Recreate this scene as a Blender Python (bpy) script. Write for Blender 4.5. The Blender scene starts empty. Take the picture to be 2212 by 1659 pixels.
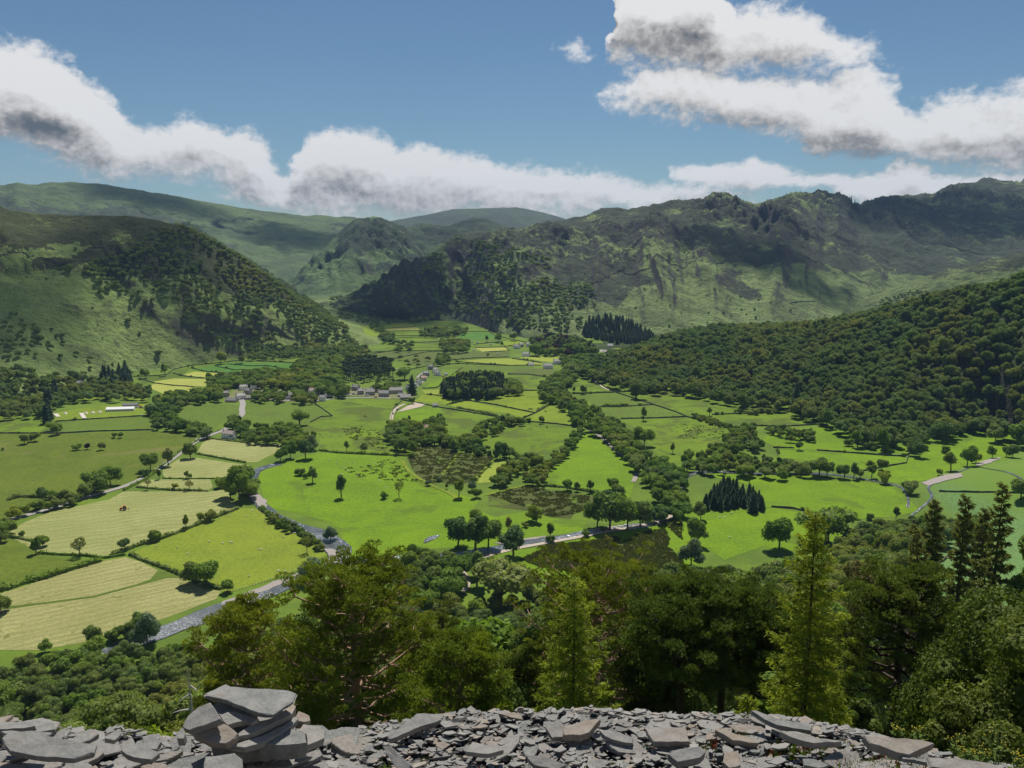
import bpy, math, random
import numpy as np
from mathutils import Vector, Matrix
from mathutils.bvhtree import BVHTree
from mathutils import geometry as mgeo
R = math.radians
sc = bpy.context.scene
COL = sc.collection
rng = random.Random(7)
NR = np.random.RandomState(11)
# ------------------------------------------------------------ camera
F, CX, CY, PITCH, CAMZ = 1790.0, 1106.0, 829.5, R(9.5), 200.0
cp, sp = math.cos(PITCH), math.sin(PITCH)
CAM = Vector((0, 0, CAMZ))
def ray(px, py):
    x = (px-CX)/F; y = -(py-CY)/F
    return Vector((x, cp+y*sp, -sp+y*cp)).normalized()
def proj(x, y, z):
    z = z-CAMZ
    d = y*cp - z*sp
    if d < .1: return (-9999, -9999)
    return (CX+F*x/d, CY-F*(y*sp+z*cp)/d)
def at_r(px, py, r):           # the point seen at px,py at horizontal range r
    d = ray(px, py); h = math.hypot(d.x, d.y)
    return CAM + d*(r/h)
cam = bpy.data.cameras.new("camera"); camo = bpy.data.objects.new("camera", cam); COL.objects.link(camo)
camo.location = CAM; camo.rotation_euler = (R(90)-PITCH, 0, 0)
cam.sensor_width = 36; cam.lens = 36*F/2212; cam.clip_start = .05; cam.clip_end = 30000
sc.camera = camo
# coordinates read in enlarged crops of the photograph: letter = crop
REG = {'A': (0, 518.4, .3385), 'B': (731.6, 518.4, .3385), 'C': (1463.1, 518.4, .3385), 'D': (0, 1097.4, .3385),
       'E': (731.6, 1097.4, .3385), 'F': (1463.1, 1097.4, .3385), 'V': (403.2, 748.8, .2604), 'W': (864, 662.4, .2604),
       'X': (103.7, 852.5, .15625), 'P': (0, 0, 1), 'Y': (979.3, 1123.3, .2083)}
def px(tok):
    a, b = tok[1:].split(','); r = REG[tok[0]]
    return (r[0]+float(a)*r[2], r[1]+float(b)*r[2])
def pts(s): return [px(t) for t in s.split()]
# ------------------------------------------------------------ numpy noise
_perm = np.arange(256); np.random.RandomState(3).shuffle(_perm); _perm = np.concatenate([_perm]*3)
def perlin(x, y):
    xi = np.floor(x).astype(int); yi = np.floor(y).astype(int); xf = x-xi; yf = y-yi
    u = xf*xf*xf*(xf*(xf*6-15)+10); v = yf*yf*yf*(yf*(yf*6-15)+10)
    def g(ix, iy, fx, fy):
        a = _perm[_perm[ix & 255]+(iy & 255)]*(2*math.pi/256)
        return np.cos(a)*fx+np.sin(a)*fy
    n = (g(xi, yi, xf, yf)*(1-u)+g(xi+1, yi, xf-1, yf)*u)*(1-v)+(g(xi, yi+1, xf, yf-1)*(1-u)+g(xi+1, yi+1, xf-1, yf-1)*u)*v
    return n*1.5
def fbm(x, y, o=5, g=.5):
    s = 0; a = 1; t = 0
    for i in range(o):
        s = s+a*perlin(x+i*17.3, y-i*9.1); t += a; a *= g; x = x*2.03; y = y*2.03
    return s/t
def ridged(x, y, o=5, g=.55):
    s = 0; a = 1; t = 0
    for i in range(o):
        s = s+a*(1-2*np.abs(perlin(x+i*31.7, y+i*5.3))); t += a; a *= g; x = x*2.07; y = y*2.07
    return s/t
# ------------------------------------------------------------ node helper
class NG:
    def __init__(s, tree): s.t = tree; s.L = tree.links
    def n(s, typ, ins=None, **kw):
        nd = s.t.nodes.new(typ)
        for k, v in kw.items(): setattr(nd, k, v)
        for k, v in (ins or {}).items(): s.set(nd, k, v)
        return nd
    def set(s, nd, k, v):
        sock = nd.inputs[k]
        if isinstance(v, bpy.types.NodeSocket): s.L.new(v, sock)
        elif isinstance(v, bpy.types.Node): s.L.new(v.outputs[0], sock)
        else: sock.default_value = v
    def m(s, op, a, b=0.0, c=0.0, clamp=False):
        nd = s.n('ShaderNodeMath', operation=op); nd.use_clamp = clamp
        s.set(nd, 0, a); s.set(nd, 1, b)
        if op in ('MULTIPLY_ADD', 'SMOOTH_MIN', 'SMOOTH_MAX', 'COMPARE'): s.set(nd, 2, c)
        return nd.outputs[0]
    def ss(s, x, a, b, lo=0., hi=1.):          # smoothstep
        nd = s.n('ShaderNodeMapRange', interpolation_type='SMOOTHSTEP')
        for k, v in (('Value', x), ('From Min', a), ('From Max', b), ('To Min', lo), ('To Max', hi)): s.set(nd, k, v)
        return nd.outputs[0]
    def lin(s, x, a, b, lo=0., hi=1.):
        nd = s.n('ShaderNodeMapRange')
        for k, v in (('Value', x), ('From Min', a), ('From Max', b), ('To Min', lo), ('To Max', hi)): s.set(nd, k, v)
        return nd.outputs[0]
    def mix(s, f, a, b, mode='MIX'):
        nd = s.n('ShaderNodeMix', data_type='RGBA', blend_type=mode)
        for k, v in ((0, f), (6, a), (7, b)):
            if isinstance(v, tuple) and len(v) == 3: v = v+(1,)
            s.set(nd, k, v)
        return nd.outputs[2]
    def noise(s, vec, scale, detail=4, rough=.55, dist=0., out=0, lac=2.0):
        nd = s.n('ShaderNodeTexNoise', {'Scale': scale, 'Detail': detail, 'Roughness': rough, 'Distortion': dist, 'Lacunarity': lac})
        if vec is not None: s.set(nd, 'Vector', vec)
        return nd.outputs[out]
    def map(s, vec, sc_=(1, 1, 1), loc=(0, 0, 0), rot=(0, 0, 0)):
        nd = s.n('ShaderNodeMapping'); s.set(nd, 0, vec); nd.inputs['Location'].default_value = loc
        nd.inputs['Rotation'].default_value = rot; nd.inputs['Scale'].default_value = sc_
        return nd.outputs[0]
def newmat(name):
    m = bpy.data.materials.new(name); m.use_nodes = True; m.node_tree.nodes.clear()
    g = NG(m.node_tree); g.out = g.n('ShaderNodeOutputMaterial'); return m, g
def finish(g, shader): g.L.new(shader.outputs[0] if isinstance(shader, bpy.types.Node) else shader, g.out.inputs[0])
def pbsdf(g, col, rough=.9, spec=.2, bump=None, bstr=.5, bdist=1., metal=0.):
    b = g.n('ShaderNodeBsdfPrincipled', {'Roughness': rough, 'Specular IOR Level': spec, 'Metallic': metal})
    if isinstance(col, tuple) and len(col) == 3: col = col+(1,)
    g.set(b, 'Base Color', col)
    if bump is not None:
        bn = g.n('ShaderNodeBump', {'Strength': bstr, 'Distance': bdist, 'Height': bump}); g.L.new(bn.outputs[0], b.inputs['Normal'])
    return b
MATS = {}
def simple(name, col, rough=.8, var=.25, scale=2., spec=.25, metal=0.):
    if name in MATS: return MATS[name]
    m, g = newmat(name); co = g.n('ShaderNodeTexCoord').outputs['Object']
    n = g.noise(co, scale, 5); c = g.mix(n, tuple(v*(1-var) for v in col), tuple(v*(1+var) for v in col))
    finish(g, pbsdf(g, c, rough, spec, bump=n, bstr=.2, bdist=.02, metal=metal)); MATS[name] = m; return m
# ------------------------------------------------------------ objects
def tag(o, label=None, cat=None, group=None, kind=None):
    for k, v in (('label', label), ('category', cat), ('group', group), ('kind', kind)):
        if v: o[k] = v
    return o
def link(name, me, mat=None, parent=None, loc=None):
    o = bpy.data.objects.new(name, me); COL.objects.link(o)
    if mat is not None and me is not None and not me.materials:
        for m in (mat if isinstance(mat, (list, tuple)) else [mat]): me.materials.append(m)
    if parent: o.parent = parent
    if loc is not None: o.location = loc
    return o
def mesh(name, v, f, mat=None, smooth=False, mi=None):
    me = bpy.data.meshes.new(name)
    v = np.asarray(v, dtype=np.float32).reshape(-1, 3)
    if isinstance(f, np.ndarray):
        k = f.shape[1]; n = len(f)
        me.vertices.add(len(v)); me.vertices.foreach_set('co', v.ravel())
        me.loops.add(n*k); me.loops.foreach_set('vertex_index', f.astype(np.int32).ravel())
        me.polygons.add(n); me.polygons.foreach_set('loop_start', np.arange(0, n*k, k, dtype=np.int32))
        me.polygons.foreach_set('loop_total', np.full(n, k, dtype=np.int32))
        me.update(calc_edges=True)
    else:
        me.from_pydata([tuple(map(float, p)) for p in v], [], [tuple(int(i) for i in q) for q in f])
    for m in ((mat if isinstance(mat, (list, tuple)) else [mat]) if mat is not None else []): me.materials.append(m)
    if mi is not None: me.polygons.foreach_set('material_index', np.asarray(mi, dtype=np.int32))
    me.polygons.foreach_set('use_smooth', np.full(len(me.polygons), smooth))
    me.update(); return me
def gridfaces(nr, nc):
    i = np.arange(nr*nc).reshape(nr, nc)
    return np.stack([i[:-1, :-1], i[:-1, 1:], i[1:, 1:], i[1:, :-1]], -1).reshape(-1, 4)
class MB:                      # collects shapes of one part
    def __init__(s): s.v = []; s.f = []
    def add(s, v, f):
        o = len(s.v); s.v += [tuple(p) for p in v]; s.f += [tuple(o+i for i in q) for q in f]
    def box(s, c, d, rz=0.):
        x, y, z = (q/2 for q in d); ca, sa = math.cos(rz), math.sin(rz); P = []
        for dz in (-z, z):
            for dx, dy in ((-x, -y), (x, -y), (x, y), (-x, y)): P.append((c[0]+dx*ca-dy*sa, c[1]+dx*sa+dy*ca, c[2]+dz))
        s.add(P, [(3, 2, 1, 0), (4, 5, 6, 7), (0, 1, 5, 4), (1, 2, 6, 5), (2, 3, 7, 6), (3, 0, 4, 7)])
    def tube(s, P, rad, n=6, cap=True):
        P = [Vector(p) for p in P]; rings = []
        for i, p in enumerate(P):
            d = (P[min(i+1, len(P)-1)]-P[max(i-1, 0)]).normalized()
            a = d.cross(Vector((0, 0, 1))) if abs(d.z) < .95 else d.cross(Vector((1, 0, 0)))
            a.normalize(); b = d.cross(a)
            rings.append([p+(a*math.cos(t)+b*math.sin(t))*rad[i] for t in (2*math.pi*k/n for k in range(n))])
        v = [q for r in rings for q in r]
        f = [(i*n+k, i*n+(k+1) % n, (i+1)*n+(k+1) % n, (i+1)*n+k) for i in range(len(P)-1) for k in range(n)]
        if cap: f += [tuple(range(n))[::-1], tuple((len(P)-1)*n+k for k in range(n))]
        s.add(v, f)
    def build(s, name, mat, parent=None, smooth=False):
        return link(name, mesh(name, s.v, s.f, mat, smooth), parent=parent)
def empty(name, loc, rz=0., sc_=1.):
    o = bpy.data.objects.new(name, None); COL.objects.link(o); o.location = loc; o.rotation_euler = (0, 0, rz); o.scale = (sc_,)*3; return o
def copy_tree(o, parent=None):
    c = o.copy(); COL.objects.link(c)
    if parent: c.parent = parent
    for ch in list(o.children): copy_tree(ch, c)
    return c
# ------------------------------------------------------------ terrain
FX = [-600, 0, 450, 1000, 1500, 1800, 2000, 2212, 2700]
FR = [400, 385, 365, 385, 470, 560, 620, 655, 700]
TT = [0, .012, .05, .14, .4, .61, .8, .93, 1.0]
DR = [3.6, 5.2, 14, 37, 101, 148, 181, 196.5, 200]
def gz(x, y):
    az = np.arctan2(x, y); pxl = CX+F*np.tan(np.clip(az, -.75, .75)); r = np.hypot(x, y)
    foot = np.interp(pxl, FX, FR)
    near = np.interp(r, [0, 5, 20, 54, 90, 150], [3.6, 5.5, 15.5, 38, 60, 92]); u = np.clip((r-150)/(foot-150), 0, 1)
    ex = np.interp(pxl, [1200, 2000], [1.6, .95])
    z = 200-np.where(r < 150, near, 92+108*(1-(1-u)**ex)); t = r/foot
    on = np.clip((1-t)*2, 0, 1)*np.clip((r-25)/80, 0, 1)
    z = z+on*(fbm(x/70, y/70, 4)*9+fbm(x/18, y/18, 3)*2)
    bx, by = 455, 560
    z = z+48*np.exp(-(((x-bx)/95)**2+((y-by)/120)**2))*np.clip((r-420)/100, 0, 1)
    z = z+np.clip((r-foot)/200, 0, 1)*(fbm(x/260, y/260, 2)*1.2)
    return z
az = np.concatenate([np.linspace(-math.pi, -R(44), 60)[:-1], np.linspace(-R(44), R(44), 330), np.linspace(R(44), math.pi, 60)[1:]])
rr = np.concatenate([np.geomspace(1.5, 3200, 420), np.geomspace(3300, 12000, 14)])
RRg, AZg = np.meshgrid(rr, az, indexing='ij')
gx, gy = RRg*np.sin(AZg), RRg*np.cos(AZg)
gzz = gz(gx, gy)
V = np.stack([gx, gy, gzz], -1).reshape(-1, 3); Fc = gridfaces(len(rr), len(az))
FLOOR = mesh("ground", V, Fc[:, ::-1].copy(), smooth=True)
TV = [V]; TF = [Fc]; TO = [len(V)]
def hill(ridge, foot, mids=60, p=1.3, gul=120, gulw=420, amp=40, wl=330, seed=0, back=900, backz=.35, fr=None, dpx=4., crag=10., keep=True):
    """ridge: (px,py,range) ; foot: (px,py) on the valley floor or (px,py,range)"""
    x0, x1 = max(ridge[0][0], foot[0][0]), min(ridge[-1][0], foot[-1][0])
    X = np.arange(x0, x1+dpx, dpx)
    def zr(lst):
        A = [at_r(*q) if len(q) == 3 else None for q in lst]; rs = []; zs = []
        for q, a in zip(lst, A):
            if a is None:
                d = ray(q[0], q[1]); rs.append(math.hypot(d.x, d.y)*CAMZ/-d.z); zs.append(-3.)
            else: rs.append(q[2]); zs.append(a.z)
        return np.interp(X, [q[0] for q in lst], rs), np.interp(X, [q[0] for q in lst], zs)
    rR, zR = zr(ridge); rF, zF = zr(foot)
    hs = np.clip((zR+4)/150, .08, 1.); edge = np.clip(np.minimum(X-X[0], X[-1]-X)/36, 0, 1)
    if not keep: zR = -4+(zR+4)*np.minimum(1, edge*1.2)
    if fr: zF[:] = fr
    A = np.arctan((X-CX)/F/1.0/cp)          # close to the true azimuth near the horizon
    t = np.concatenate([np.linspace(0, 1, mids), 1+np.linspace(0.06, 1, 14)])[:, None]
    tt = np.clip(t, 0, 1)
    rad = rF+(rR-rF)*tt+np.clip(t-1, 0, 1)*back
    z = zF+(zR-zF)*tt**p-np.clip(t-1, 0, 1)**1.2*(zR*(1-backz))
    arc = (A*rR.mean())[None, :]
    w = np.sin(np.pi*np.clip(tt, 0, 1))**.8
    rad = rad-gul*hs*ridged(arc/gulw+seed*7.7+0*t+.25*t, t*.55+seed, 4)*w*.6
    xx = rad*np.sin(A); yy = rad*np.cos(A)
    w2 = np.clip(tt*2.2, 0, 1)*np.clip(1.0-.55*np.clip((tt-.8)/.2, 0, 1), 0, 1)
    z = z+amp*hs*w2*ridged(xx/wl+seed, yy/wl-seed, 6, .5)*.5+amp*hs*.25*w2*fbm(xx/90, yy/90, 4)
    z = z+(1-.6*np.clip((tt-.85)/.15, 0, 1))*crag*hs*np.clip(tt*3-1, 0, 1)*np.maximum(ridged(xx/75+3*seed, yy/75, 4, .55), 0)*np.clip(fbm(xx/300+9, yy/300, 2)*2+.6, 0, 1.4)
    v = np.stack([xx, yy, z], -1).reshape(-1, 3); f = gridfaces(*z.shape)
    TV.append(v); TF.append(f+sum(TO)); TO.append(len(v))
    return v, f
H = {}
H['left'] = hill([(-700, 425, 2000), (0, 436, 1950), (60, 463, 1900), (150, 466, 1900), (250, 465, 1850), (330, 475, 1820), (400, 492, 1800), (470, 525, 1800), (540, 566, 1800), (600, 611, 1790), (650, 656, 1780), (700, 693, 1770), (750, 714, 1760), (790, 728, 1760), (830, 745, 1720)],
    [(-700, 900), (0, 885), (100, 868), (200, 835), (290, 808), (380, 797), (450, 783), (550, 770), (640, 762), (740, 750), (830, 749)], amp=26, gul=100, crag=26, mids=90, seed=1)
H['fell'] = hill([(-700, 403, 5200), (0, 400, 5000), (51, 407, 4950), (78, 400, 4900), (112, 403, 4900), (152, 398, 4900), (230, 400, 4900), (305, 411, 4900), (406, 426, 4900), (457, 438, 4900), (575, 458, 5000), (749, 470, 5100), (799, 476, 5200), (900, 500, 5300), (1000, 560, 5400)],
    [(-700, 640, 3000), (500, 640, 3000), (620, 640, 3000), (1000, 650, 3300)], amp=70, gul=260, gulw=700, wl=800, seed=2, back=1500, p=1.15, fr=10, crag=6)
H['dome'] = hill([(600, 520, 7900), (760, 500, 8000), (847, 480, 8000), (921, 466.5, 8000), (982, 453, 8000), (1050, 450.5, 8000), (1117, 449.6, 8000), (1172, 461, 8000), (1229, 477, 8000), (1320, 500, 7900), (1450, 540, 7800)],
    [(600, 560, 5600), (1450, 560, 5600)], amp=50, gul=150, gulw=900, wl=1200, seed=3, back=1500, p=1., fr=120, crag=3)
H['bump'] = hill([(800, 520, 4300), (850, 497, 4300), (880, 493, 4300), (921, 489, 4350), (975, 488, 4400), (1002, 478, 4400), (1029, 472, 4400), (1056, 476, 4400), (1087, 493, 4400), (1107, 501, 4400), (1180, 530, 4300), (1240, 570, 4200)],
    [(800, 640, 3500), (1240, 640, 3500)], amp=50, gul=180, gulw=350, wl=300, seed=4, back=1000, p=1.1, fr=30, crag=25)
H['crag'] = hill([(560, 640, 3300), (610, 625, 3350), (660, 590, 3400), (700, 550, 3450), (718, 535, 3450), (738, 510, 3500), (759, 493, 3500), (777, 480, 3500), (792, 478.5, 3500), (833, 476, 3500), (860, 487, 3500), (880, 495, 3500), (905, 530, 3450), (940, 580, 3400), (990, 640, 3350)],
    [(560, 655, 2750), (700, 655, 2750), (990, 655, 2900)], amp=45, gul=260, gulw=260, wl=260, seed=5, back=700, p=1.25, fr=2, crag=44)
H['massif'] = hill([(620, 668, 2600), (680, 660, 2550), (732, 652, 2500), (800, 628, 2450), (850, 604, 2450), (894, 581, 2450), (908, 565, 2450), (948, 552, 2500), (989, 516, 2600), (1063, 507, 2700), (1128, 504, 2800), (1155, 495.5, 2850), (1182, 490, 2900), (1212, 485, 2950), (1239, 477, 3000), (1260, 473.5, 3000), (1290, 460, 3050), (1327, 457, 3100), (1351, 460, 3100), (1375, 450, 3150), (1429, 438, 3200), (1504, 441, 3300), (1527, 430, 3350), (1561, 430, 3400), (1602, 446, 3400), (1615, 446, 3450), (1663, 429, 3600), (1700, 424, 3700), (1734, 426, 3800), (1743, 420, 3800), (1764, 433, 3850), (1788, 430, 3900), (1818, 446, 4100), (1839, 446, 4300), (1920, 424, 4600), (1950, 425, 4700), (1978, 430, 4800), (2011, 407, 5000), (2072, 397, 5200), (2099, 391, 5300), (2160, 399, 5400), (2201, 384, 5500), (2230, 384, 5500), (2400, 400, 5500), (2800, 420, 5500)],
    [(620, 678), (760, 684), (894, 690), (1002, 695), (1070, 719), (1140, 731), (1250, 728), (1409, 737), (1500, 735), (1750, 712), (1900, 690, 2500), (2100, 640, 3000), (2300, 650, 3000), (2800, 650, 3000)], mids=150, amp=78, gul=330, gulw=430, wl=420, seed=6, back=1200, p=1.12, crag=48, dpx=2.5)
H['knott'] = hill([(1780, 690, 2500), (1850, 650, 2550), (1900, 628, 2600), (1960, 606, 2650), (2020, 590, 2650), (2080, 574, 2650), (2140, 560, 2650), (2212, 540, 2700), (2400, 500, 2800), (2800, 480, 2800)],
    [(1780, 715), (2000, 710), (2800, 710)], amp=40, gul=120, gulw=300, wl=240, seed=8, back=500, p=1.1, crag=16)
H['wood'] = hill([(1240, 808, 1300), (1300, 799, 1350), (1368, 780, 1380), (1425, 756, 1420), (1480, 741, 1450), (1544, 731, 1480), (1666, 722, 1500), (1741, 718, 1450), (1802, 708, 1400), (1937, 677, 1350), (2039, 648, 1300), (2106, 638, 1250), (2212, 622, 1200), (2300, 600, 1200), (2500, 560, 1200), (2900, 560, 1200)],
    [(1240, 812), (1341, 824), (1463, 843), (1598, 868), (1707, 878), (1778, 904), (1835, 930), (1981, 955), (2005, 935), (2140, 930), (2212, 952), (2500, 965), (2900, 965)], amp=22, gul=70, gulw=200, wl=200, seed=9, back=450, p=1.05, backz=.3, crag=6, keep=False)
BV = BVHTree.FromPolygons(np.concatenate(TV).tolist(), np.concatenate(TF).tolist())
def at(px_, py_):
    h = BV.ray_cast(CAM, ray(px_, py_))
    return h[0] if h[0] is not None else at_r(px_, py_, 1500)
def zat(x, y):
    h = BV.ray_cast(Vector((x, y, 2000)), Vector((0, 0, -1)))
    return h[0].z if h[0] is not None else 0.
def seen(p):
    d = p-CAM; L = d.length; h = BV.ray_cast(CAM, d/L)
    return h[0] is None or h[3] > L-4
# ------------------------------------------------------------ terrain materials
def hillmat(name, grass, grass2, dark, rockc, woody=.5, hk=.0018, nz=(.72, .5), fine=1.):
    m, g = newmat(name); geo = g.n('ShaderNodeNewGeometry'); P = geo.outputs['Position']; N = geo.outputs['Normal']
    sep = g.n('ShaderNodeSeparateXYZ'); g.set(sep, 0, N); nzv = sep.outputs[2]
    big = g.noise(P, hk, 5, .6); mid = g.noise(P, .012*fine, 6, .65); fin = g.noise(P, .09*fine, 4, .7); ff = g.noise(P, .4, 3, .7)
    c = g.mix(g.ss(mid, .4, .62), grass, grass2)
    c = g.mix(g.m('MULTIPLY', g.ss(fin, .5, .68), .55), c, tuple(v*.55 for v in grass2))
    hz = g.m('ADD', g.m('ADD', g.m('MULTIPLY', big, .9), g.m('MULTIPLY', mid, .75)), g.m('MULTIPLY', fin, .45))
    ca = g.n('ShaderNodeAttribute', attribute_name='crag_cover').outputs['Fac']; hz = g.m('ADD', hz, g.m('MULTIPLY', g.m('SUBTRACT', ca, .45), .30))
    hmask = g.ss(hz, 1.08+.24*(1-woody)-.12, 1.2+.24*(1-woody)-.12)
    c = g.mix(g.m('MULTIPLY', hmask, .85), c, g.mix(ff, tuple(v*.6 for v in dark), tuple(v*1.5 for v in dark)))
    rk = g.ss(g.m('ADD', nzv, g.m('MULTIPLY', g.m('SUBTRACT', fin, .5), .45)), nz[0], nz[1])
    c = g.mix(g.m('MULTIPLY', rk, .85), c, g.mix(ff, tuple(v*.45 for v in rockc), tuple(v*1.4 for v in rockc)))
    sc2 = g.ss(g.noise(g.map(P, (1, 1, .25)), .022, 5, .6, 1.2), .60, .68)
    c = g.mix(g.m('MULTIPLY', sc2, .35), c, (.12, .105, .10))
    h = g.m('ADD', g.m('MULTIPLY', mid, 14.), g.m('ADD', g.m('MULTIPLY', fin, 4.), ff))
    finish(g, pbsdf(g, c, .95, .1, bump=h, bstr=1., bdist=2.4)); return m
GR1, GR2 = (.23, .31, .09), (.165, .22, .07)
hm = {'left': hillmat('fell_grass', GR1, GR2, (.045, .05, .024), (.08, .072, .062), .55),
      'fell': hillmat('far_fell', (.115, .165, .065), (.08, .115, .055), (.05, .062, .045), (.09, .08, .07), .4, .0009, fine=.5),
      'dome': hillmat('dome_fell', (.075, .10, .045), (.06, .08, .04), (.05, .06, .035), (.08, .07, .06), .5, .0007, fine=.4),
      'bump': hillmat('crag_fell', (.07, .10, .04), (.05, .075, .035), (.035, .045, .025), (.06, .055, .055), .7, fine=.6),
      'crag': hillmat('crag_fell2', (.13, .195, .075), (.08, .12, .055), (.038, .05, .038), (.06, .055, .055), .45, fine=.7),
      'massif': hillmat('massif_fell', (.205, .27, .095), (.125, .165, .065), (.042, .048, .038), (.085, .076, .078), .62, .0016, (.82, .58)),
      'knott': hillmat('knott_fell', (.17, .22, .075), (.105, .145, .05), (.045, .05, .028), (.08, .07, .065), .5),
      'wood': hillmat('wood_floor', (.07, .10, .03), (.055, .08, .025), (.04, .055, .02), (.04, .04, .03), .5)}
ROCKY = [pts(t) for t in ("P-200,380 P60,440 P250,445 P400,475 P520,545 P640,640 P600,660 P520,640 P440,600 P330,590 P250,600 P160,560 P200,540 P120,528 P-200,530", "P60,560 P180,545 P230,570 P150,590 P60,580", "P1100,500 P1250,440 P1430,410 P1750,400 P2260,360 P2260,545 P2080,590 P1900,585 P1700,570 P1560,575 P1480,530 P1390,520 P1300,560 P1240,620 P1180,620 P1120,570",
  "P1250,560 P1330,540 P1420,600 P1330,660 P1240,640", "P700,470 P840,465 P900,500 P940,600 P800,600 P740,540", "P1540,590 P1600,580 P1640,640 P1600,650", "P1900,590 P2212,520 P2212,580 P2050,600", "P840,460 P1100,460 P1250,560 P1000,560")]
def rockmask(v):
    zz = v[:, 2]-CAMZ; d = v[:, 1]*cp-zz*sp; X = CX+F*v[:, 0]/d; Y = CY-F*(v[:, 1]*sp+zz*cp)/d; X = X+fbm(v[:, 0]/120, v[:, 1]/120, 3)*45; Y = Y+fbm(v[:, 0]/90+7, v[:, 1]/90, 3)*26; out = np.zeros(len(v))
    for P_ in ROCKY:
        c = np.zeros(len(v), bool); j = len(P_)-1
        for i in range(len(P_)):
            xi, yi = P_[i]; xj, yj = P_[j]
            if yi != yj: c ^= ((yi > Y) != (yj > Y)) & (X < (xj-xi)*(Y-yi)/(yj-yi)+xi)
            j = i
        out = np.maximum(out, c)
    return out
HO = {}
for k, (v, f) in H.items():
    me_ = mesh('hill', v, f[:, ::-1].copy(), hm[k], True); at_ = me_.attributes.new('crag_cover', 'FLOAT', 'POINT'); mk_ = rockmask(v)
    if k in H: at_.data.foreach_set('value', mk_.astype(np.float32))
    HO[k] = tag(link('hill', me_), kind='structure')
m, g = newmat('valley_ground'); P = g.n('ShaderNodeNewGeometry').outputs['Position']; sp_ = g.n('ShaderNodeSeparateXYZ'); g.set(sp_, 0, P)
mid = g.noise(P, .018, 5, .6); fin = g.noise(P, .35, 5, .75)
c = g.mix(g.ss(mid, .38, .62), (.13, .20, .022), (.095, .15, .022))
c = g.mix(g.m('MULTIPLY', g.ss(fin, .48, .7), .5), c, (.06, .11, .018))
sl = g.mix(g.ss(fin, .35, .65), (.03, .05, .012), (.085, .12, .03))
sl = g.mix(g.ss(g.noise(P, .06, 3), .5, .6), sl, (.05, .07, .02))
br = g.mix(g.ss(g.noise(P, .9, 4, .7), .35, .65), (.06, .12, .035), (.16, .27, .085))
sx = g.m('MULTIPLY', g.ss(sp_.outputs[0], 62., 85.), g.ss(sp_.outputs[1], 95., 130.))
sl = g.mix(sx, sl, br)
dry = g.m('MULTIPLY', g.m('MULTIPLY', g.ss(sp_.outputs[0], 16., 22.), g.ss(sp_.outputs[1], 120., 90.)), g.ss(g.noise(P, .2, 3), .35, .5))
sl = g.mix(dry, sl, g.mix(fin, (.07, .10, .02), (.17, .16, .07)))
c = g.mix(g.ss(sp_.outputs[2], 4., 9.), c, sl)
kn = g.m('MULTIPLY', g.ss(sp_.outputs[0], 335., 370.), g.ss(sp_.outputs[1], 400., 440.))
c = g.mix(kn, c, g.mix(mid, (.10, .20, .02), (.15, .21, .04)))
finish(g, pbsdf(g, c, .95, .1, bump=g.m('ADD', fin, g.m('MULTIPLY', mid, 2.)), bstr=.6, bdist=.6))
FLOOR.materials.append(m); tag(link('ground', FLOOR), kind='structure')
# ------------------------------------------------------------ light, sky with clouds, haze
SAZ, SEL = R(5), R(57)
sun = bpy.data.lights.new('sun', 'SUN'); sun.energy = 5.0; sun.angle = R(.55); sun.color = (1., .95, .86)
so = bpy.data.objects.new('sun', sun); COL.objects.link(so)
sd = Vector((math.sin(SAZ)*math.cos(SEL), math.cos(SAZ)*math.cos(SEL), math.sin(SEL)))
so.rotation_euler = sd.to_track_quat('Z', 'Y').to_euler(); so.location = (0, 0, 900)
W = bpy.data.worlds.new("World"); sc.world = W; W.use_nodes = True; W.node_tree.nodes.clear()
def azel(p_x, p_y):
    d = ray(p_x, p_y); return math.degrees(math.atan2(d.x, d.y)), math.degrees(math.asin(d.z))
LAY = ["""-900,500,420 -300,90,400 -100,60,360 0,70,330 60,88,340 100,100,352 140,118,372 180,163,382 220,186,385 250,222,386 275,250,386 300,258,386 340,250,386 380,243,386 440,252,387 470,272,400 500,278,425 530,268,445 560,290,452 600,332,456 625,368,459 640,345,460 655,300,462 680,275,463 720,268,464 765,262,466 800,275,468 830,292,469 860,312,470 900,306,472 960,325,473 1000,328,473 1080,345,473 1140,350,472 1200,362,470 1260,372,468 1300,376,466 1360,383,462 1400,386,462 1450,392,455 1500,398,450 1560,404,446 1620,416,442 1700,450,420 2400,500,420 3200,300,400""",
"""-900,500,300 1230,400,100 1290,210,60 1320,100,90 1345,-60,130 1400,-80,150 1560,-80,160 1585,5,160 1620,12,158 1700,8,155 1740,22,155 1800,52,158 1860,82,152 1895,110,140 1915,150,125 1940,230,120 3200,500,100""",
"""-900,500,300 1280,230,190 1303,182,200 1330,160,215 1400,140,240 1450,125,262 1550,140,285 1600,150,292 1650,160,296 1700,152,300 1740,150,305 1790,160,330 1830,150,345 1860,142,350 1900,150,350 1930,166,350 1960,196,350 1990,214,352 2020,212,352 2060,195,360 2130,184,368 2212,165,372 2400,110,380 3200,60,380""",
"""-900,500,300 1420,430,380 1460,385,400 1480,360,412 1550,348,418 1640,355,420 1690,368,416 1740,372,412 1800,378,424 1850,372,440 1900,372,448 1940,360,448 1965,342,442 1990,338,436 2015,352,434 2060,368,432 2150,358,428 2240,356,424 2400,300,410 3200,200,400""",
"""-900,500,300 1170,140,100 1190,112,118 1215,94,128 1250,88,135 1280,105,128 1295,125,112 1330,160,100 3200,500,300"""]
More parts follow.
